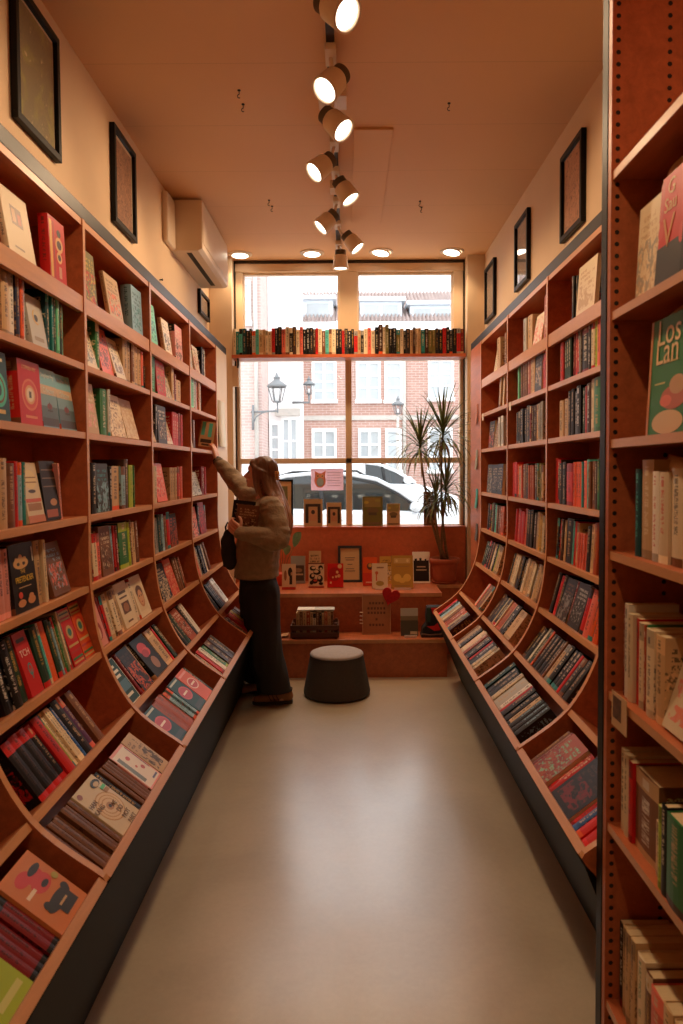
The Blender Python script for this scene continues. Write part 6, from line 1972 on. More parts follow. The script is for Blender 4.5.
# ---- jacket
jk = MB()
hem = pp(256.5, 574, 4.97)
cap_chain(jk, [hem + Vector((0.0, 0, -0.12)), hem, pp(257, 556, 4.97), pp(260, 537, 4.96), chest + Vector((-0.004, 0, 0.02)), neckb + Vector((0.0, 0, -0.06))], [0.148, 0.152, 0.158, 0.156, 0.148, 0.092], 28)
for yy in (-0.06, 0.06):
    cap_chain(jk, [hem + Vector((0.0, yy, -0.12)), hem + Vector((0.0, yy, 0.0)), pp(257, 556, 4.97) + Vector((0, yy, 0)), pp(260, 533, 4.96) + Vector((0, yy, 0)), chest + Vector((-0.002, yy * 1.1, 0.04))], [0.133, 0.136, 0.136, 0.130, 0.110], 24)
cap_chain(jk, [neckb + Vector((0, 0, -0.07)), shN + Vector((0, 0.02, 0.0)), shN.lerp(elN, 0.4) + Vector((0.012, 0, 0)), elN + Vector((0.0, 0, 0.0)), elN.lerp(wrN, 0.45), wrN + Vector((0.01, 0, 0))], [0.080, 0.080, 0.078, 0.076, 0.066, 0.046], 24)
cap_chain(jk, [neckb + Vector((0, 0.02, -0.07)), shF + Vector((0, -0.01, 0)), shF.lerp(elF, 0.5), elF, elF.lerp(wrF, 0.5), wrF - (wrF - elF).normalized() * 0.035], [0.085, 0.084, 0.080, 0.072, 0.060, 0.043], 24)
# collar
cap_chain(jk, [neckb + Vector((-0.06, -0.03, -0.02)), neckb + Vector((0.0, -0.075, 0.0)), neckb + Vector((0.06, 0.0, 0.01)), neckb + Vector((0.0, 0.075, 0.0)), neckb + Vector((-0.06, 0.03, -0.02))], [0.02, 0.024, 0.026, 0.024, 0.02], 12)
def jk_fn(co, no):
    a = mnoise.noise(co * 9.0)
    b = mnoise.noise(Vector((co.x * 22, co.y * 22, co.z * 30)))
    c = math.sin(co.z * 95 + 6 * a)
    q = co + no * (0.012 * a + 0.005 * b + 0.0022 * c)
    q.z = max(q.z, hem.z - 0.012 + 0.006 * a)
    return q
child(remesh(jk, 'jacket', M['jacket'], 0.008, 2, fn=jk_fn))
for w_, e_, r in ((wrF, elF, 0.038), (wrN, elN, 0.045)):
    d = (w_ - e_).normalized()
    cuffs = MB()
    cuffs.tube([w_ - d * 0.035, w_ - d * 0.015, w_ + d * 0.006], [r + 0.003, r + 0.002, r - 0.003], 20)
    child(cuffs.build('cuff', M['rib']))
hm = MB()
pts, rr = [], []
for a in range(4):
    hm.lathe([(0.140, -0.022), (0.150, -0.016), (0.152, 0.02), (0.146, 0.03)], 36, T=Matrix.Translation(hem) @ Matrix.Diagonal((1.0, 1.22, 1, 1)), close=False) if a == 0 else None
child(hm.build('hem_band', M['rib']))
wb = MB()
d = (wrF - elF).normalized()
wb.tube([wrF + d * 0.004, wrF + d * 0.016], [0.030, 0.030], 20)
child(wb.build('wrist_band', M['black']))

# ---- trousers: loose and wide
tz = MB()
cap_chain(tz, [pp(257.5, 574, 4.97), pp(259, 592, 4.97)], [0.118, 0.135], 24)
for yy in (-0.06, 0.06):
    cap_chain(tz, [pp(258, 578, 4.97) + Vector((0, yy, 0)), pp(260, 598, 4.97) + Vector((0, yy * 1.2, 0))], [0.112, 0.132], 24)
def leg(pts, rads):
    cap_chain(tz, pts, rads, 24)
    tz.v  # keep
for (h, pts, rads) in ((hipN, [pp(261, 594, 4.88), pp(262.5, 625, 4.87), pp(266, 655, 4.87), pp(272, 676, 4.88), pp(276, 704, 4.88)], [0.132, 0.124, 0.119, 0.116, 0.116]),
                       (hipF, [pp(258, 594, 5.06), pp(257, 625, 5.07), pp(256, 655, 5.09), pp(258, 676, 5.11), pp(259, 697, 5.11)], [0.13, 0.115, 0.102, 0.098, 0.096])):
    cap_chain(tz, pts, rads, 26)
def tz_fn(co, no):
    a = mnoise.noise(Vector((co.x * 10, co.y * 10, co.z * 2.6)))
    b = mnoise.noise(Vector((co.x * 20, co.y * 20, co.z * 6)) + Vector((3, 1, 7)))
    c = co + no * (0.014 * a + 0.006 * b)
    lim = 0.098 if co.y < 4.99 else 0.10
    if c.z < lim:                          # flat open hem
        c.z = lim + 0.0 * (c.z - lim)
    return c
child(remesh(tz, 'trousers', M['trousers'], 0.008, 2, fn=tz_fn))

# ---- shoes: low suede trainers with three side stripes
def shoe(toe, heel, side_y):
    """toe and heel on the floor"""
    toe, heel = Vector(toe), Vector(heel)
    f = (toe - heel)
    L = f.length
    f.normalize()
    s = Vector((0, 0, 1)).cross(f).normalized()
    T = Matrix((f, s, Vector((0, 0, 1)))).transposed().to_4x4()
    T.translation = heel
    out = [(0.0, 0.0), (0.004, 0.026), (0.03, 0.036), (0.10, 0.036), (0.17, 0.046), (0.225, 0.046), (0.262, 0.034), (0.28, 0.012), (0.283, -0.006), (0.272, -0.030), (0.235, -0.044), (0.17, -0.040), (0.10, -0.033), (0.03, -0.034), (0.004, -0.024)]
    k = L / 0.283
    sole = MB().prism([(x * k, y) for x, y in out], 0.0, 0.024, 0, T)
    up = MB()
    cap_chain(up, [T @ Vector((0.035, 0, 0.050)), T @ Vector((0.10, 0, 0.052)), T @ Vector((0.175 * k, 0, 0.046)), T @ Vector((0.245 * k, 0.002, 0.032))], [0.038, 0.040, 0.042, 0.030], 18)
    cap_chain(up, [T @ Vector((0.035, 0, 0.05)), T @ Vector((0.038, 0, 0.085))], [0.036, 0.032], 18)
    cap_chain(up, [T @ Vector((0.06, 0, 0.07)), T @ Vector((0.12, 0, 0.074)), T @ Vector((0.17 * k, 0, 0.056))], [0.034, 0.030, 0.026], 18)
    def fn(co, no):
        co.z = max(co.z, 0.018)
        return co
    a = child(remesh(up, 'shoe', M['suede'], 0.005, 2, fn=fn))
    so_ = sole.build('sole', M['gum'], a, bevel=0.004)
    st_ = MB()
    for sy in (-1, 1):
        for q in range(3):
            x0 = 0.085 + q * 0.026
            pts = [T @ Vector((x0 + 0.012, sy * 0.0375, 0.030)), T @ Vector((x0 + 0.024, sy * 0.0385, 0.052)), T @ Vector((x0 + 0.038, sy * 0.030, 0.078))]
            st_.tube(pts, [0.0045, 0.0045, 0.004], 8)
    st_.build('side_stripes', M['suede_dark'], a)
    lc = MB()
    for q in range(4):
        x = 0.135 + q * 0.018
        lc.tube([T @ Vector((x * k, -0.018, 0.094 - q * 0.010)), T @ Vector(((x + 0.004) * k, 0.0, 0.100 - q * 0.0105)), T @ Vector((x * k, 0.018, 0.094 - q * 0.010))], 0.003, 6)
    lc.build('laces', simple('cream_laces', lin((176, 136, 100)), 0.8), a)
    return a

shoe((at(252.5, 705, 4.885).x, 4.875, 0.0), (at(293, 704, 4.90).x, 4.905, 0.0), -1)
shoe((at(243.5, 693, 5.13).x, 5.15, 0.0), (at(281, 693, 5.13).x, 5.11, 0.0), -1)

# ---- what she holds
bk = Matrix.Translation(pp(207.6, 433.5, 5.33))
def held(loc, xdir, zdir, wd, t, h, color, label, art=None, c2=None, c3=None):
    x = Vector(xdir).normalized()
    z = Vector(zdir)
    z = (z - x * z.dot(x)).normalized()
    y = z.cross(x).normalized()
    m = Matrix((x, y, z)).transposed().to_4x4()
    m.translation = Vector(loc) - x * wd / 2 - z * h / 2 - y * t / 2
    b = add_book(m, 0, t, wd, h, color, True, c2=c2, c3=c3, tilt=0, art=art, label=label, group=None, cell=('H', 0, 0))
    b.area = 1e6
    return b
A_STRIPE = [('rect', .08, .45, .32, .98, (92, 200, 180)), ('rect', .55, .40, .80, .95, (92, 200, 180)), ('rect', .34, .5, .52, .95, (206, 170, 130)), ('rect', .1, .16, .85, .30, (70, 50, 44)), ('rect', .2, .05, .7, .12, (90, 66, 56))]
held(pp(207.8, 434.5, 5.30), (0.85, 0.62, -0.12), (0.26, 0.0, 1.0), 0.115, 0.018, 0.185, 'tan', 'tan and turquoise striped book held up in her raised hand', A_STRIPE)
held(pp(247, 520, 4.765), (1, 0.06, -0.13), (0.10, 0.12, 1), 0.15, 0.03, 0.20, 'brown', 'brown book under her arm, the nearer of two', None, 'tan', 'dark brown')
held(pp(243, 515.5, 4.805), (1, 0.06, -0.12), (0.10, 0.12, 1), 0.15, 0.03, 0.20, 'black', 'dark book under her arm, the one behind', None, 'tan', 'charcoal')

# dark cloth bag hanging by her hand
bg = empty('cloth_bag', pp(228, 560, 4.88), 'dark cloth bag hanging down in front of her jacket below the hand')
bg['category'] = 'bag'
o0 = bg.location
b = MB()
cap_chain(b, [pp(229, 531, 4.86) - o0, pp(228, 543, 4.88) - o0, pp(229, 556, 4.88) - o0, pp(230.5, 566, 4.88) - o0], [0.018, 0.029, 0.031, 0.030], 18, 1.7)
ob = remesh(b, 'bag_body', M['bag'], 0.006, 2, fn=lambda c, n: c + n * 0.008 * mnoise.noise(c * 18))
ob.parent = bg
s_ = MB()
s_.tube([pp(226.5, 535, 4.85) - o0, pp(225.5, 527, 4.83) - o0, pp(227.5, 522.5, 4.82) - o0, pp(230.5, 526, 4.85) - o0, pp(231, 534, 4.88) - o0], 0.006, 8)
s_.build('strap', M['bag'], bg)
# ------------------------------------------------------------------ turn the book records into objects
LIMIT = 300
FAR_HIDDEN = []
def hidden(b):
    if b.cell[0] == 'R' and b.cx is not None and b.cx > 604:
        return True
    return False
for b in BOOKS:
    b.vis = 0.0 if (b.cx is None or hidden(b)) else b.area
rank = sorted([b for b in BOOKS if b.vis > 0], key=lambda b: -b.vis)
solo = set(id(b) for b in rank[:LIMIT])

ORD = ['first', 'second', 'third', 'fourth', 'fifth', 'sixth', 'seventh', 'eighth', 'ninth', 'tenth', 'eleventh', 'twelfth', 'thirteenth',
       'fourteenth', 'fifteenth', 'sixteenth', 'seventeenth', 'eighteenth', 'nineteenth', 'twentieth']
def ordinal(n):
    if n < 20:
        return ORD[n]
    n += 1
    suf = 'th' if 10 <= n % 100 <= 20 else {1: 'st', 2: 'nd', 3: 'rd'}.get(n % 10, 'th')
    return '%d%s' % (n, suf)
cells = {}
for b in BOOKS:
    cells.setdefault((b.cell, b.group), []).append(b)
for key, L in cells.items():
    for i, b in enumerate(L):
        b.i, b.n = i, len(L)

def make_label(b):
    if b.label:
        return b.label
    c = b.cell
    kind = b.look if b.look else ('%s cover facing out' % b.color if b.face else '%s book spine' % b.color)
    if c[0] == 'L':
        if c[1] in (1, 2):
            return '%s, %s from right, %s, %s' % (kind, ordinal(b.n - 1 - b.i), b.place[0], b.place[1])
        return '%s, %s from left, %s, %s' % (kind, ordinal(b.i), b.place[0], b.place[1])
    if c[0] in 'RN':
        return '%s, %s from left, %s, %s' % (kind, ordinal(b.i), b.place[0], b.place[1])
    if c[0] == 'W':
        if b.i <= b.n // 2:
            return '%s book on the shelf across the window, %s from its left end' % (b.color, ordinal(b.i))
        return '%s book on the shelf across the window, %s from its right end' % (b.color, ordinal(b.n - 1 - b.i))
    if c[0] == 'C':
        return '%s book standing in the wooden crate, %s from left' % (b.color, ordinal(b.i))
    return '%s, on the %s' % (kind, b.place[0])

def trim(s):
    w_ = s.split()
    if len(w_) > 16:
        s = s.replace(' cover facing out', ' cover').replace(' of first full left bay', ', first full left bay')
        w_ = s.split()
    if len(w_) > 16:
        for a in ('small ', 'thick ', 'with a ', 'cream ', 'golden '):
            if len(s.split()) <= 16:
                break
            s = s.replace(a, 'with ' if a == 'with a ' else '', 1)
    return s

def fill_attrs(me, c1, c2, c3, seed, style, kd):
    n = len(me.polygons)
    for nm, val in (('c1', c1), ('c2', c2), ('c3', c3)):
        a = me.attributes.new(nm, 'FLOAT_COLOR', 'FACE')
        a.data.foreach_set('color', [x for v in val for x in v] if isinstance(val, list) else list(val) * n)
    a = me.attributes.new('prm', 'FLOAT_COLOR', 'FACE')
    arr = []
    for i in range(n):
        sd = seed[i] if isinstance(seed, list) else seed
        st_ = style[i] if isinstance(style, list) else style
        arr += [kd[i], sd, st_, 1.0]
    a.data.foreach_set('color', arr)

def art_child(b, o):
    shapes = [a for a in b.art if a[0] != 'text']
    w_, h = b.d, b.h
    if shapes:
        m = MB()
        mats, idx = [], {}
        for k, a in enumerate(shapes):
            c = a[-1]
            if c not in idx:
                idx[c] = len(mats)
                mats.append(flat(lin(c), 0.4))
            y = -0.0004 - 0.00012 * k
            if a[0] == 'rect':
                m.add([(a[1] * w_, y, a[2] * h), (a[3] * w_, y, a[2] * h), (a[3] * w_, y, a[4] * h), (a[1] * w_, y, a[4] * h)], [(0, 1, 2, 3)], idx[c])
            else:
                n = 24
                vs = [(a[1] * w_ + a[3] * w_ * math.cos(2 * math.pi * i / n), y, a[2] * h + a[4] * h * math.sin(2 * math.pi * i / n)) for i in range(n)]
                vs = [(min(max(p[0], 0.001), w_ - 0.001), p[1], min(max(p[2], 0.001), h - 0.001)) for p in vs]
                m.add(vs, [tuple(range(n))], idx[c])
        m.build('cover_art', mats, o, recalc=False)
    for a in b.art:
        if a[0] == 'text':
            me = text_mesh(a[1], a[4] * (1.0 if b.cell[0] == 'N' else 1.0), 0.0002, space=a[6] if len(a) > 6 else 1.0, line=1.05)
            me.materials.clear()
            me.materials.append(flat(lin(a[5]), 0.4))
            me.transform(Matrix.Translation((a[2] * w_, -0.0004 - 0.00012 * len(shapes) - 0.0004, a[3] * h)) @ Matrix.Rotation(R(90), 4, 'X'))
            # keep the lettering on the cover
            for v in me.vertices:
                v.co.x = min(v.co.x, w_ - 0.0005)
            link('title', me, o)

SEV, SEF, SKD, SUV, S1, S2, S3, SSD, SST, SMI = [], [], [], [], [], [], [], [], [], []
count = 0
for b in BOOKS:
    vs, fs, kd, uv, pv, pf = book_geo(b.t, b.d, b.h, b.face, b.hard)
    if b.plain or b.art:
        kd = [1.0 if (k > 0.25) else k for k in kd]
    if id(b) in solo:
        me = bpy.data.meshes.new('book')
        me.from_pydata(vs, [], fs)
        me.materials.append(M_BOOK)
        ul = me.uv_layers.new(name='UVMap')
        ul.data.foreach_set('uv', [c for p in uv for c in p])
        fill_attrs(me, b.c1, b.c2, b.c3, b.seed, b.style, kd)
        me.update()
        o = link('book', me)
        o.matrix_world = b.mw
        pm = bpy.data.meshes.new('pages')
        pm.from_pydata(pv, [], pf)
        pm.materials.append(M['pages'])
        link('pages', pm, o)
        lb = trim(make_label(b))
        if len(lb.split()) > 16:
            print('LONG', lb)
        tag(o, lb, 'book', b.group)
        if b.art:
            art_child(b, o)
        count += 1
    else:
        off = len(SEV)
        SEV += [b.mw @ Vector(p) for p in vs]
        SEF += [[i + off for i in f] for f in fs]
        SMI += [0] * len(fs)
        off = len(SEV)
        SEV += [b.mw @ Vector(p) for p in pv]
        SEF += [[i + off for i in f] for f in pf]
        SMI += [1] * len(pf)
        SUV += uv + [(0, 0)] * 24
        SKD += kd + [1.0] * 6
        for arr, c in ((S1, b.c1), (S2, b.c2), (S3, b.c3)):
            arr += [c] * (len(fs) + 6)
        SSD += [b.seed] * (len(fs) + 6)
        SST += [b.style] * (len(fs) + 6)
if SEV:
    me = bpy.data.meshes.new('books')
    me.from_pydata([tuple(p) for p in SEV], [], SEF)
    me.materials.append(M_BOOK)
    me.materials.append(M['pages'])
    me.polygons.foreach_set('material_index', SMI)
    ul = me.uv_layers.new(name='UVMap')
    ul.data.foreach_set('uv', [c for p in SUV for c in p])
    fill_attrs(me, S1, S2, S3, SSD, SST, SKD)
    me.update()
    o = link('books', me)
    tag(o, 'many small narrow books filling the farther shelves between the larger ones', 'books', None, 'stuff')
print('BOOKS total', len(BOOKS), 'visible', len(rank), 'solo', count)

# price cards sticking up behind the novels in the tall bookcase
for k, (y, z, w_, h, rx, lab) in enumerate(((1.69, 2.265, 0.09, 0.065, 8, 'curled cream card behind the white book, tall bookcase second shelf'),
                                           (1.57, 2.30, 0.11, 0.08, 14, 'curled cream card behind the red and black novel, tall bookcase'),
                                           (1.62, 1.945, 0.21, 0.042, 4, 'wide curled cream card above the green cookbook'),
                                           (1.62, 1.60, 0.17, 0.047, -6, 'curled pale card above the white books on the fourth shelf'))):
    m = MB()
    n = 8
    vs, fs = [], []
    for i in range(n + 1):
        t = i / n - 0.5
        for j in (0, 1):
            vs.append((NX + 0.058 + 0.03 * t * t + 0.014 * j, y - t * w_, z - h / 2 + h * j + math.tan(R(rx)) * t * w_))
    for i in range(n):
        fs.append((2 * i, 2 * i + 2, 2 * i + 3, 2 * i + 1))
    m.add(vs, fs, 0, True)
    o = m.build('shelf_card', flat(lin((216, 180, 140))), origin=(NX + 0.06, y, z))
    so = o.modifiers.new('thick', 'SOLIDIFY'); so.thickness = 0.0012
    tag(o, lab, 'card', 'curled cards in the tall bookcase')
# ------------------------------------------------------------------ the street outside
def brick_mat(name, a, b_, mort, scale=5.0):
    m, nt, b, out = new_mat(name)
    tc = N(nt, 'ShaderNodeTexCoord')
    mp = N(nt, 'ShaderNodeMapping', ins={0: tc.outputs['Object']})
    sx = N(nt, 'ShaderNodeSeparateXYZ', ins={0: tc.outputs['Object']})
    cb = N(nt, 'ShaderNodeCombineXYZ', ins={0: math_n(nt, 'ADD', sx.outputs[0], sx.outputs[1]), 1: sx.outputs[2]})
    br = N(nt, 'ShaderNodeTexBrick', ins={'Vector': cb.outputs[0], 'Color1': a, 'Color2': b_, 'Mortar': mort, 'Scale': 1.0, 'Mortar Size': 0.008, 'Brick Width': 0.22, 'Row Height': 0.07})
    nz = N(nt, 'ShaderNodeTexNoise', ins={'Vector': tc.outputs['Object'], 'Scale': 1.5, 'Detail': 5.0})
    nt.links.new(mixc(nt, math_n(nt, 'MULTIPLY', nz.outputs[0], 0.35), br.outputs[0], lin((206, 176, 160))), b.inputs['Base Color'])
    b.inputs['Roughness'].default_value = 0.9
    return m

M['brick'] = brick_mat('pink_red_brick', lin((176, 134, 122)), lin((160, 116, 104)), lin((196, 178, 170)))  # brick tones lightened, outdoor haze is put into the colour
M['brick2'] = brick_mat('haze_pale_brick', lin((196, 170, 164)), lin((184, 156, 150)), lin((206, 194, 190)))  # paler brick, street haze mixed into its colours
M['render'] = simple('white_render', lin((244, 244, 244)), 0.8, var=0.03, scale=2)
M['trimw'] = simple('white_joinery', lin((246, 246, 244)), 0.5)
M['dormer'] = simple('pale_grey_blue_boards', lin((214, 224, 232)), 0.6, var=0.03)
M['pane_ext'] = simple('street_pane', lin((170, 178, 182)), 0.08, var=0.1, scale=2, spec=0.9)
M['stone'] = simple('grey_stone', lin((190, 184, 176)), 0.8, var=0.08)
M['asphalt'] = simple('street_paving', lin((182, 178, 172)), 0.85, var=0.1, scale=4)
M['silver'] = simple('silver_car_paint', lin((216, 220, 224)), 0.22, metal=0.35, coat=0.6)
M['whitecar'] = simple('white_car_paint', lin((236, 238, 240)), 0.25, coat=0.5)
M['carglass'] = simple('dark_car_glass', lin((26, 34, 35)), 0.04, spec=0.6)
M['rubber'] = simple('rubber', lin((34, 34, 34)), 0.7)
M['iron'] = simple('cast_iron', lin((120, 124, 126)), 0.5, 0.2)
M['lantern_glass'] = glass_pane('lantern_glass', 2.0, (0.93, 0.95, 0.96, 1))

def tile_mat():
    m, nt, b, out = new_mat('pantile_roof')
    tc = N(nt, 'ShaderNodeTexCoord')
    sx = N(nt, 'ShaderNodeSeparateXYZ', ins={0: tc.outputs['Object']})
    nz = N(nt, 'ShaderNodeTexNoise', ins={'Vector': tc.outputs['Object'], 'Scale': 5.0, 'Detail': 4.0})
    nt.links.new(mixc(nt, nz.outputs[0], lin((150, 130, 124)), lin((206, 190, 184))), b.inputs['Base Color'])
    b.inputs['Roughness'].default_value = 0.8
    return m
M['tile'] = tile_mat()

struct(MB().box(-14, 14, YW + 0.22, 40, -0.30, -0.12).build('street', M['asphalt']))
struct(MB().box(-14, 14, YW + 0.22, 8.2, -0.12, -0.02).build('pavement', M['stone']))

def sash(root, x0, x1, z0, z1, y, cols_=2, rows=3):
    w = MB()
    w.box(x0 - 0.07, x1 + 0.07, y - 0.06, y + 0.03, z1, z1 + 0.10)
    w.box(x0 - 0.10, x1 + 0.10, y - 0.12, y + 0.03, z0 - 0.10, z0)
    for a, b in ((x0 - 0.07, x0), (x1, x1 + 0.07)):
        w.box(a, b, y - 0.06, y + 0.03, z0, z1)
    for i in range(1, cols_):
        c = x0 + (x1 - x0) * i / cols_
        w.box(c - 0.04, c + 0.04, y - 0.045, y + 0.02, z0, z1)
    for i in range(1, rows):
        c = z0 + (z1 - z0) * i / rows
        w.box(x0, x1, y - 0.04, y + 0.02, c - 0.025, c + 0.025)
    f = w.build('window', M['trimw'], root)
    MB().box(x0, x1, y - 0.015, y - 0.005, z0, z1).build('pane', M['pane_ext'], f)
    return f

# brick house across the street
BY = 20.5
bh = empty('brick_house', (0, 0, 0), 'pinkish red brick house with tiled roof and dormers across the street', 'building')
ex0 = at(299, 420, BY).x
ez = at(348, 331, BY).z
MB().box(ex0, 12, BY, BY + 6, -0.25, ez).build('wall', M['brick'], bh)
MB().box(ex0 - 0.1, 12, BY - 0.22, BY, ez - 0.02, ez + 0.22).build('gutter', M['trimw'], bh, bevel=0.02)
rz = at(348, 292, BY + 3.6).z
rf = MB()
nw = 120
vs, fs = [], []
for i in range(nw * 4 + 1):
    x = ex0 - 0.15 + (12.2 - ex0) * i / (nw * 4)
    dz = 0.05 * math.cos(2 * math.pi * i / 4 + 0.4) + (0.03 if i % 4 == 0 else 0)
    vs += [(x, BY - 0.15, ez + 0.2 + dz), (x, BY + 3.6, rz + dz), (x, BY + 3.6, rz - 0.25)]
for i in range(nw * 4):
    a = 3 * i
    fs += [(a, a + 3, a + 4, a + 1), (a + 1, a + 4, a + 5, a + 2)]
rf.add(vs, fs, 0, False)
rf.build('roof', M['tile'], bh, recalc=False)
for (pa_, pb_, pt) in ((303, 333, 300), (360, 402, 302), (410, 456, 306)):
    x0, x1 = at(pa_, 320, BY + 0.6).x, at(pb_, 320, BY + 0.6).x
    zt = at(348, pt, BY + 0.6).z
    d = MB().box(x0, x1, BY + 0.6, BY + 3.2, ez + 0.2, zt)
    d.box(x0 - 0.1, x1 + 0.1, BY + 0.45, BY + 3.3, zt, zt + 0.12)
    dd = d.build('dormer', M['dormer'], bh, bevel=0.01)
    n = 2 if x1 - x0 > 0.9 else 1
    for k in range(n):
        a = x0 + 0.12 + (x1 - x0 - 0.12) * k / n
        b_ = a + (x1 - x0 - 0.12) / n - 0.12
        MB().box(a, b_, BY + 0.58, BY + 0.61, ez + 0.5, zt - 0.10).build('pane', M['pane_ext'], dd)
for (a, b, c, d, rows) in ((314.5, 334, 363, 400, 4), (358.5, 378, 364, 400, 3), (387, 400, 364, 400, 3), (430.5, 451, 362, 398, 3), (314.5, 334, 432, 470, 3), (361, 378, 432, 470, 3), (388, 399, 432, 470, 3), (430, 450, 431, 470, 3)):
    p0, p1 = at(a, d, BY), at(b, c, BY)
    sash(bh, p0.x, p1.x, p0.z, p1.z, BY, 2 if b - a > 15 else 1, rows)
zb = at(348, 418, BY).z
MB().box(ex0, 12, BY - 0.05, BY, zb - 0.06, zb + 0.06).build('string_course', M['stone'], bh)
# drain pipe
MB().tube([(at(404, 400, BY).x, BY - 0.08, 0), (at(404, 400, BY).x, BY - 0.08, ez)], 0.05, 10).build('drain_pipe', M['stone'], bh)

wh = empty('white_house', (0, 0, 0), 'white rendered house between the two brick buildings across the street', 'building')
wx0, wx1 = at(262, 420, 17.2).x + 0.01, at(300, 420, 18.6).x
MB().box(wx0, wx1, 18.6, 20.2, -0.25, 10.5).build('wall', M['render'], wh)
p0, p1 = at(284, 462, 18.6), at(296, 420, 18.6)
sash(wh, p0.x, p1.x, p0.z, p1.z, 18.6, 2, 2)
MB().box(p0.x - 0.2, p1.x + 0.12, 18.4, 18.6, p1.z + 0.1, p1.z + 0.28).build('door_hood', M['stone'], wh)
p0, p1 = at(272.5, 462, 18.6), at(278, 425, 18.6)
sash(wh, p0.x, p1.x, p0.z, p1.z, 18.6, 1, 3)

bw = empty('side_house', (0, 0, 0), 'pale brick house corner at the left edge of the window', 'building')
sx1 = at(262, 420, 17.2).x
MB().box(-9, sx1, 17.2, 20.2, -0.25, 9.5).build('wall', M['brick2'], bw)
p0, p1 = at(238, 322, 17.2), at(248, 285, 17.2)
sash(bw, p0.x - 0.3, p1.x, p0.z, p1.z, 17.2, 2, 3)
MB().tube([(sx1 - 0.12, 17.13, -0.2), (sx1 - 0.12, 17.13, 9.2)], 0.05, 10).build('drain_pipe', M['stone'], bw)

def lantern(root, px_top, px, py_top, py_bot, Y, parent_inv):
    """six sided street lantern between two pixel heights"""
    t, b = at(px, py_top, Y), at(px, py_bot, Y)
    H = t.z - b.z
    T = parent_inv @ Matrix.Translation(b)
    g = MB(); fr_ = MB()
    r0, r1 = H * 0.17, H * 0.30
    fr_.lathe([(0.0, -0.02 * H), (r0 * 0.8, -0.02 * H), (r0, 0.03 * H)], 6, T=T, smooth=False, close=False)
    for k in range(6):
        a = math.pi * k / 3
        fr_.tube([T @ Vector((r0 * math.cos(a), r0 * math.sin(a), 0.03 * H)), T @ Vector((r1 * math.cos(a), r1 * math.sin(a), 0.52 * H))], 0.018 * H, 6)
    fr_.lathe([(r1 * 1.05, 0.50 * H), (r1 * 1.2, 0.54 * H), (r1 * 0.75, 0.66 * H), (r1 * 0.35, 0.74 * H), (r1 * 0.35, 0.80 * H), (r1 * 0.45, 0.81 * H), (r1 * 0.2, 0.88 * H), (0.02 * H, 1.0 * H)], 12, T=T, close=False)
    g.lathe([(r0 * 0.97, 0.035 * H), (r1 * 0.97, 0.50 * H)], 6, T=T, smooth=False, close=False)
    fr_.build('frame', M['iron'], root)
    g.build('glass', M['lantern_glass'], root)
    MB().lathe([(0.0, 0.05 * H), (0.05 * H, 0.08 * H), (0.06 * H, 0.25 * H), (0.0, 0.32 * H)], 12, T=T, close=False).build('bulb', M['trimw'], root)

LY = 16.95
l1 = empty('street_lantern', at(254, 413, LY), 'wrought iron wall lantern on a bracket outside the left pane', 'street lamp')
inv = Matrix.Translation(-l1.location)
lantern(l1, 0, 277, 372.5, 402, LY, inv)
br = MB()
A, B_, C_ = at(251, 412, LY), at(277.5, 411, LY), at(277.5, 402, LY)
br.tube([inv @ A, inv @ B_], 0.022, 8)
br.tube([inv @ (B_ + Vector((0, 0, -0.04))), inv @ C_], 0.02, 8)
br.tube([inv @ at(253, 424, LY), inv @ at(256, 417, LY), inv @ at(262, 413, LY), inv @ at(268, 411.6, LY)], 0.014, 8)
br.tube([inv @ at(253, 430, LY), inv @ at(253, 405, LY)], 0.03, 8)
br.tube([inv @ at(253, 413, LY), inv @ at(253, 413, 17.195)], 0.03, 8)
br.build('bracket', M['iron'], l1)

l2 = empty('street_lantern', at(311, 402, 18.2), 'faint wall lantern outside before the brick house, right of the bracket one', 'street lamp')
inv = Matrix.Translation(-l2.location)
lantern(l2, 0, 309, 376, 394, 18.2, inv)
br = MB()
br.tube([inv @ at(309, 394, 18.2), inv @ at(309, 402.5, 18.2), inv @ at(293, 402.5, 18.2)], 0.03, 8)
br.tube([inv @ at(293, 402.5, 18.2), inv @ at(293, 402.5, 18.595)], 0.03, 8)
br.build('bracket', M['iron'], l2)

l3 = empty('street_lamp', (at(398, 500, 17).x, 17, -0.30), 'tall street lamp post before the brick house in the right pane', 'street lamp')
inv = Matrix.Translation(-l3.location)
lantern(l3, 0, 398, 396, 414, 17, inv)
MB().tube([(0, 0, 0), (0, 0, at(398, 414, 17).z + 0.30)], [0.05, 0.032], 10).build('pole', M['stone'], l3)

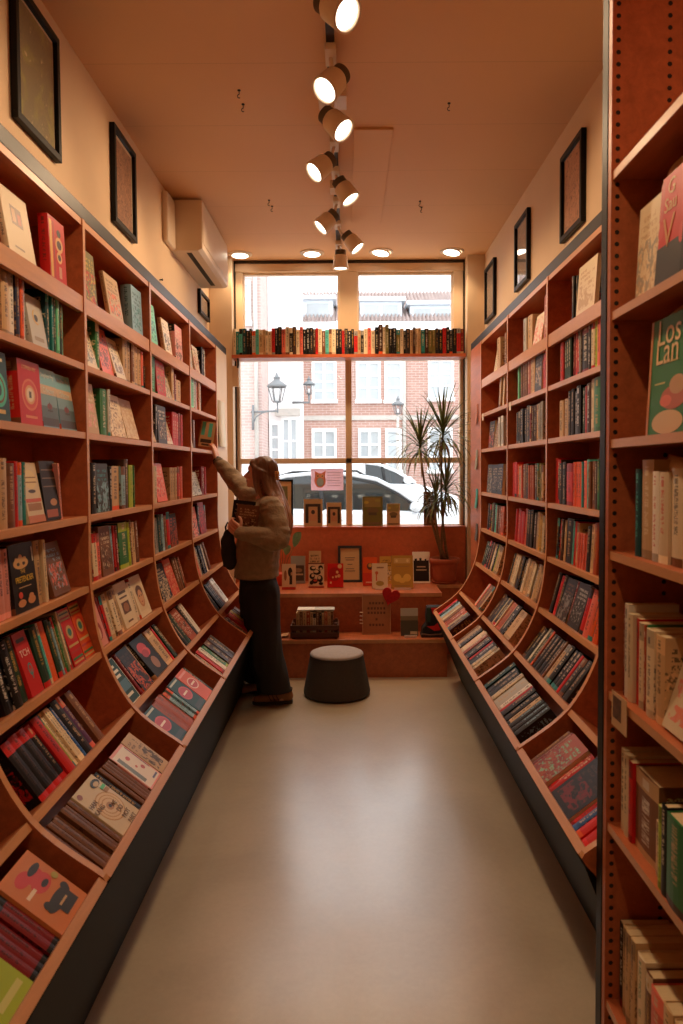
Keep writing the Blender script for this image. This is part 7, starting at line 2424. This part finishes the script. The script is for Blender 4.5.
# parked cars: lofted bodies
def car(name, x_front, yc, label, paint, prof_body, prof_roof, L, half=0.87, wheels=(0.78, 3.35), flip=1, z0=-0.30):
    root = empty(name, (x_front, yc, z0), label, 'car')
    def Tx(x):
        return -x * flip
    def loft(mb, prof, sections, mi=0):
        n = len(prof)
        vs, fs = [], []
        for (yy, inset) in sections:
            cx = sum(p[0] for p in prof) / n
            for (x, z) in prof:
                vs.append((Tx(x), yy, z - inset * max(0, z - 0.5)))
        for s in range(len(sections) - 1):
            for i in range(n):
                j = (i + 1) % n
                fs.append((s * n + i, s * n + j, (s + 1) * n + j, (s + 1) * n + i))
        fs.append(tuple(range(n)))
        fs.append(tuple(range((len(sections) - 1) * n, len(sections) * n)))
        mb.add(vs, fs, mi, False)
    b = MB()
    loft(b, prof_body, [(-half, 0.05), (-half * 0.9, 0.0), (half * 0.9, 0.0), (half, 0.05)])
    bo = b.build('body', paint, root, bevel=0.03)
    # cabin glass block, tapering up
    def taper(prof, y, k):
        zmin = min(p[1] for p in prof)
        return [(Tx(x), y * (1 - k * (z - zmin)), z) for x, z in prof]
    c = MB()
    n = len(prof_roof)
    vs = taper(prof_roof, -half * 0.93, 0.30) + taper(prof_roof, half * 0.93, 0.30)
    fs = [tuple(range(n)), tuple(range(2 * n - 1, n - 1, -1))] + [(i, n + i, n + (i + 1) % n, (i + 1) % n) for i in range(n)]
    c.add(vs, fs, 0, False)
    c.build('windows', M['carglass'], root)
    # roof skin, pillars
    zmin = min(p[1] for p in prof_roof)
    top = [p for p in prof_roof if p[1] > zmin + 0.02]
    pl = MB()
    allp = sorted(prof_roof, key=lambda p: p[0])
    edge_pts = prof_roof
    for sy in (-1, 1):
        pts = [(Tx(x), sy * half * 0.93 * (1 - 0.30 * (z - zmin)), z + 0.012) for x, z in prof_roof]
        pl.tube(pts, 0.034, 8)
        xm = (min(p[0] for p in prof_roof) + max(p[0] for p in prof_roof)) / 2 + 0.1
        pl.tube([(Tx(xm), sy * half * 0.935, zmin), (Tx(xm + 0.06), sy * half * 0.93 * (1 - 0.30 * (max(p[1] for p in prof_roof) - zmin)), max(p[1] for p in prof_roof))], 0.03, 8, mi=1)
    pl.build('pillars', [paint, M['rubber']], root)
    hi = max(p[1] for p in prof_roof)
    flat_ = [p for p in prof_roof if p[1] > hi - 0.12]
    rf_ = MB()
    n = len(flat_)
    vs = []
    for x, z in flat_:
        w_ = half * 0.93 * (1 - 0.30 * (z - zmin))
        vs += [(Tx(x), -w_, z + 0.035), (Tx(x), w_, z + 0.035), (Tx(x), -w_, z - 0.005), (Tx(x), w_, z - 0.005)]
    fs = []
    for i in range(n - 1):
        a = 4 * i
        fs += [(a, a + 1, a + 5, a + 4), (a + 2, a + 6, a + 7, a + 3), (a, a + 4, a + 6, a + 2), (a + 1, a + 3, a + 7, a + 5)]
    rf_.add(vs, fs, 0, True)
    rf_.build('roof', paint, root)
    for wx in wheels:
        for sy in (-1, 1):
            T = Matrix.Translation((Tx(wx), sy * (half - 0.10), 0.32)) @ Matrix.Rotation(R(90), 4, 'X')
            wmb = MB().lathe([(0.0, -0.10), (0.20, -0.10), (0.29, -0.11), (0.32, -0.07), (0.32, 0.07), (0.29, 0.11), (0.20, 0.10), (0.0, 0.10)], 28, T=T, close=False, mis=[1, 1, 0, 0, 0, 1, 1])
            wmb.build('wheel', [M['rubber'], M['chrome']], root)
    # mirrors and handles
    mx = max(p[0] for p in []) if False else prof_roof[0][0]
    for sy in (-1, 1):
        mr = MB()
        mr.ball((Tx(prof_roof[0][0] + 0.16), sy * (half + 0.08), zmin + 0.07), (0.10, 0.10, 0.08))
        mr.box(Tx(prof_roof[0][0] + 0.16) - 0.03, Tx(prof_roof[0][0] + 0.16) + 0.03, min(sy * (half - 0.1), sy * (half + 0.06)), max(sy * (half - 0.1), sy * (half + 0.06)), zmin + 0.0, zmin + 0.04)
        mr.build('mirror', paint, root)
        MB().box(Tx(prof_roof[0][0] + 1.35) - 0.09, Tx(prof_roof[0][0] + 1.35) + 0.09, min(sy * half, sy * (half + 0.02)), max(sy * half, sy * (half + 0.02)), zmin - 0.14, zmin - 0.11).build('door_handle', paint, root, bevel=0.006)
    return root

# x measured back from the bonnet tip
body = [(0.0, 0.35), (0.02, 0.72), (0.15, 0.95), (0.55, 1.14), (1.10, 1.26), (1.30, 1.28), (3.6, 1.33), (4.05, 1.30), (4.15, 0.95), (4.15, 0.35), (3.72, 0.22), (0.5, 0.22)]
roofp = [(1.05, 1.27), (1.45, 1.56), (1.80, 1.74), (2.2, 1.82), (2.7, 1.845), (3.2, 1.80), (3.6, 1.70), (4.0, 1.32)]
fx = at(426, 508, 11.0).x + 1.05
silver = car('parked_car', fx, 11.85, 'silver hatchback parked right outside the window', M['silver'], body, roofp, 4.15)
for sy in (-1, 1):      # dark roof rails and window trims
    rl = MB()
    rl.tube([(-1.95, sy * 0.66, 1.80), (-2.1, sy * 0.655, 1.885), (-3.1, sy * 0.655, 1.875), (-3.4, sy * 0.66, 1.79)], 0.016, 8)
    rl.build('roof_rail', M['rubber'], silver)
    tr_ = MB()
    tr_.tube([(-x + 0.0, sy * (0.87 * 0.93 * (1 - 0.30 * (z - 1.27)) + 0.004), z - 0.05) for x, z in roofp[:5]], 0.022, 8)
    tr_.build('window_trim', M['rubber'], silver)
vbody = [(0.0, 0.35), (0.02, 1.0), (0.15, 1.35), (0.75, 1.55), (1.0, 1.62), (2.05, 1.64), (2.06, 2.08), (4.6, 2.08), (4.7, 1.2), (4.7, 0.35), (4.2, 0.22), (0.5, 0.22)]
vroof = [(1.0, 1.62), (1.4, 1.86), (1.75, 2.0), (2.0, 2.03), (2.05, 2.03), (2.05, 1.62)]
car('parked_van', at(416, 480, 14.6).x + 1.0, 15.5, 'white panel van parked farther back behind the silver car', M['whitecar'], vbody, vroof, 4.7, wheels=(0.85, 3.7))

# daylight
wd = bpy.data.worlds.new('overcast_sky')
sc.world = wd
wd.use_nodes = True
nt = wd.node_tree
for n in list(nt.nodes):
    nt.nodes.remove(n)
o = nt.nodes.new('ShaderNodeOutputWorld')
bgn = nt.nodes.new('ShaderNodeBackground')
bgn.inputs[0].default_value = (0.93, 0.965, 1.0, 1)
bgn.inputs[1].default_value = 3.3
nt.links.new(bgn.outputs[0], o.inputs[0])
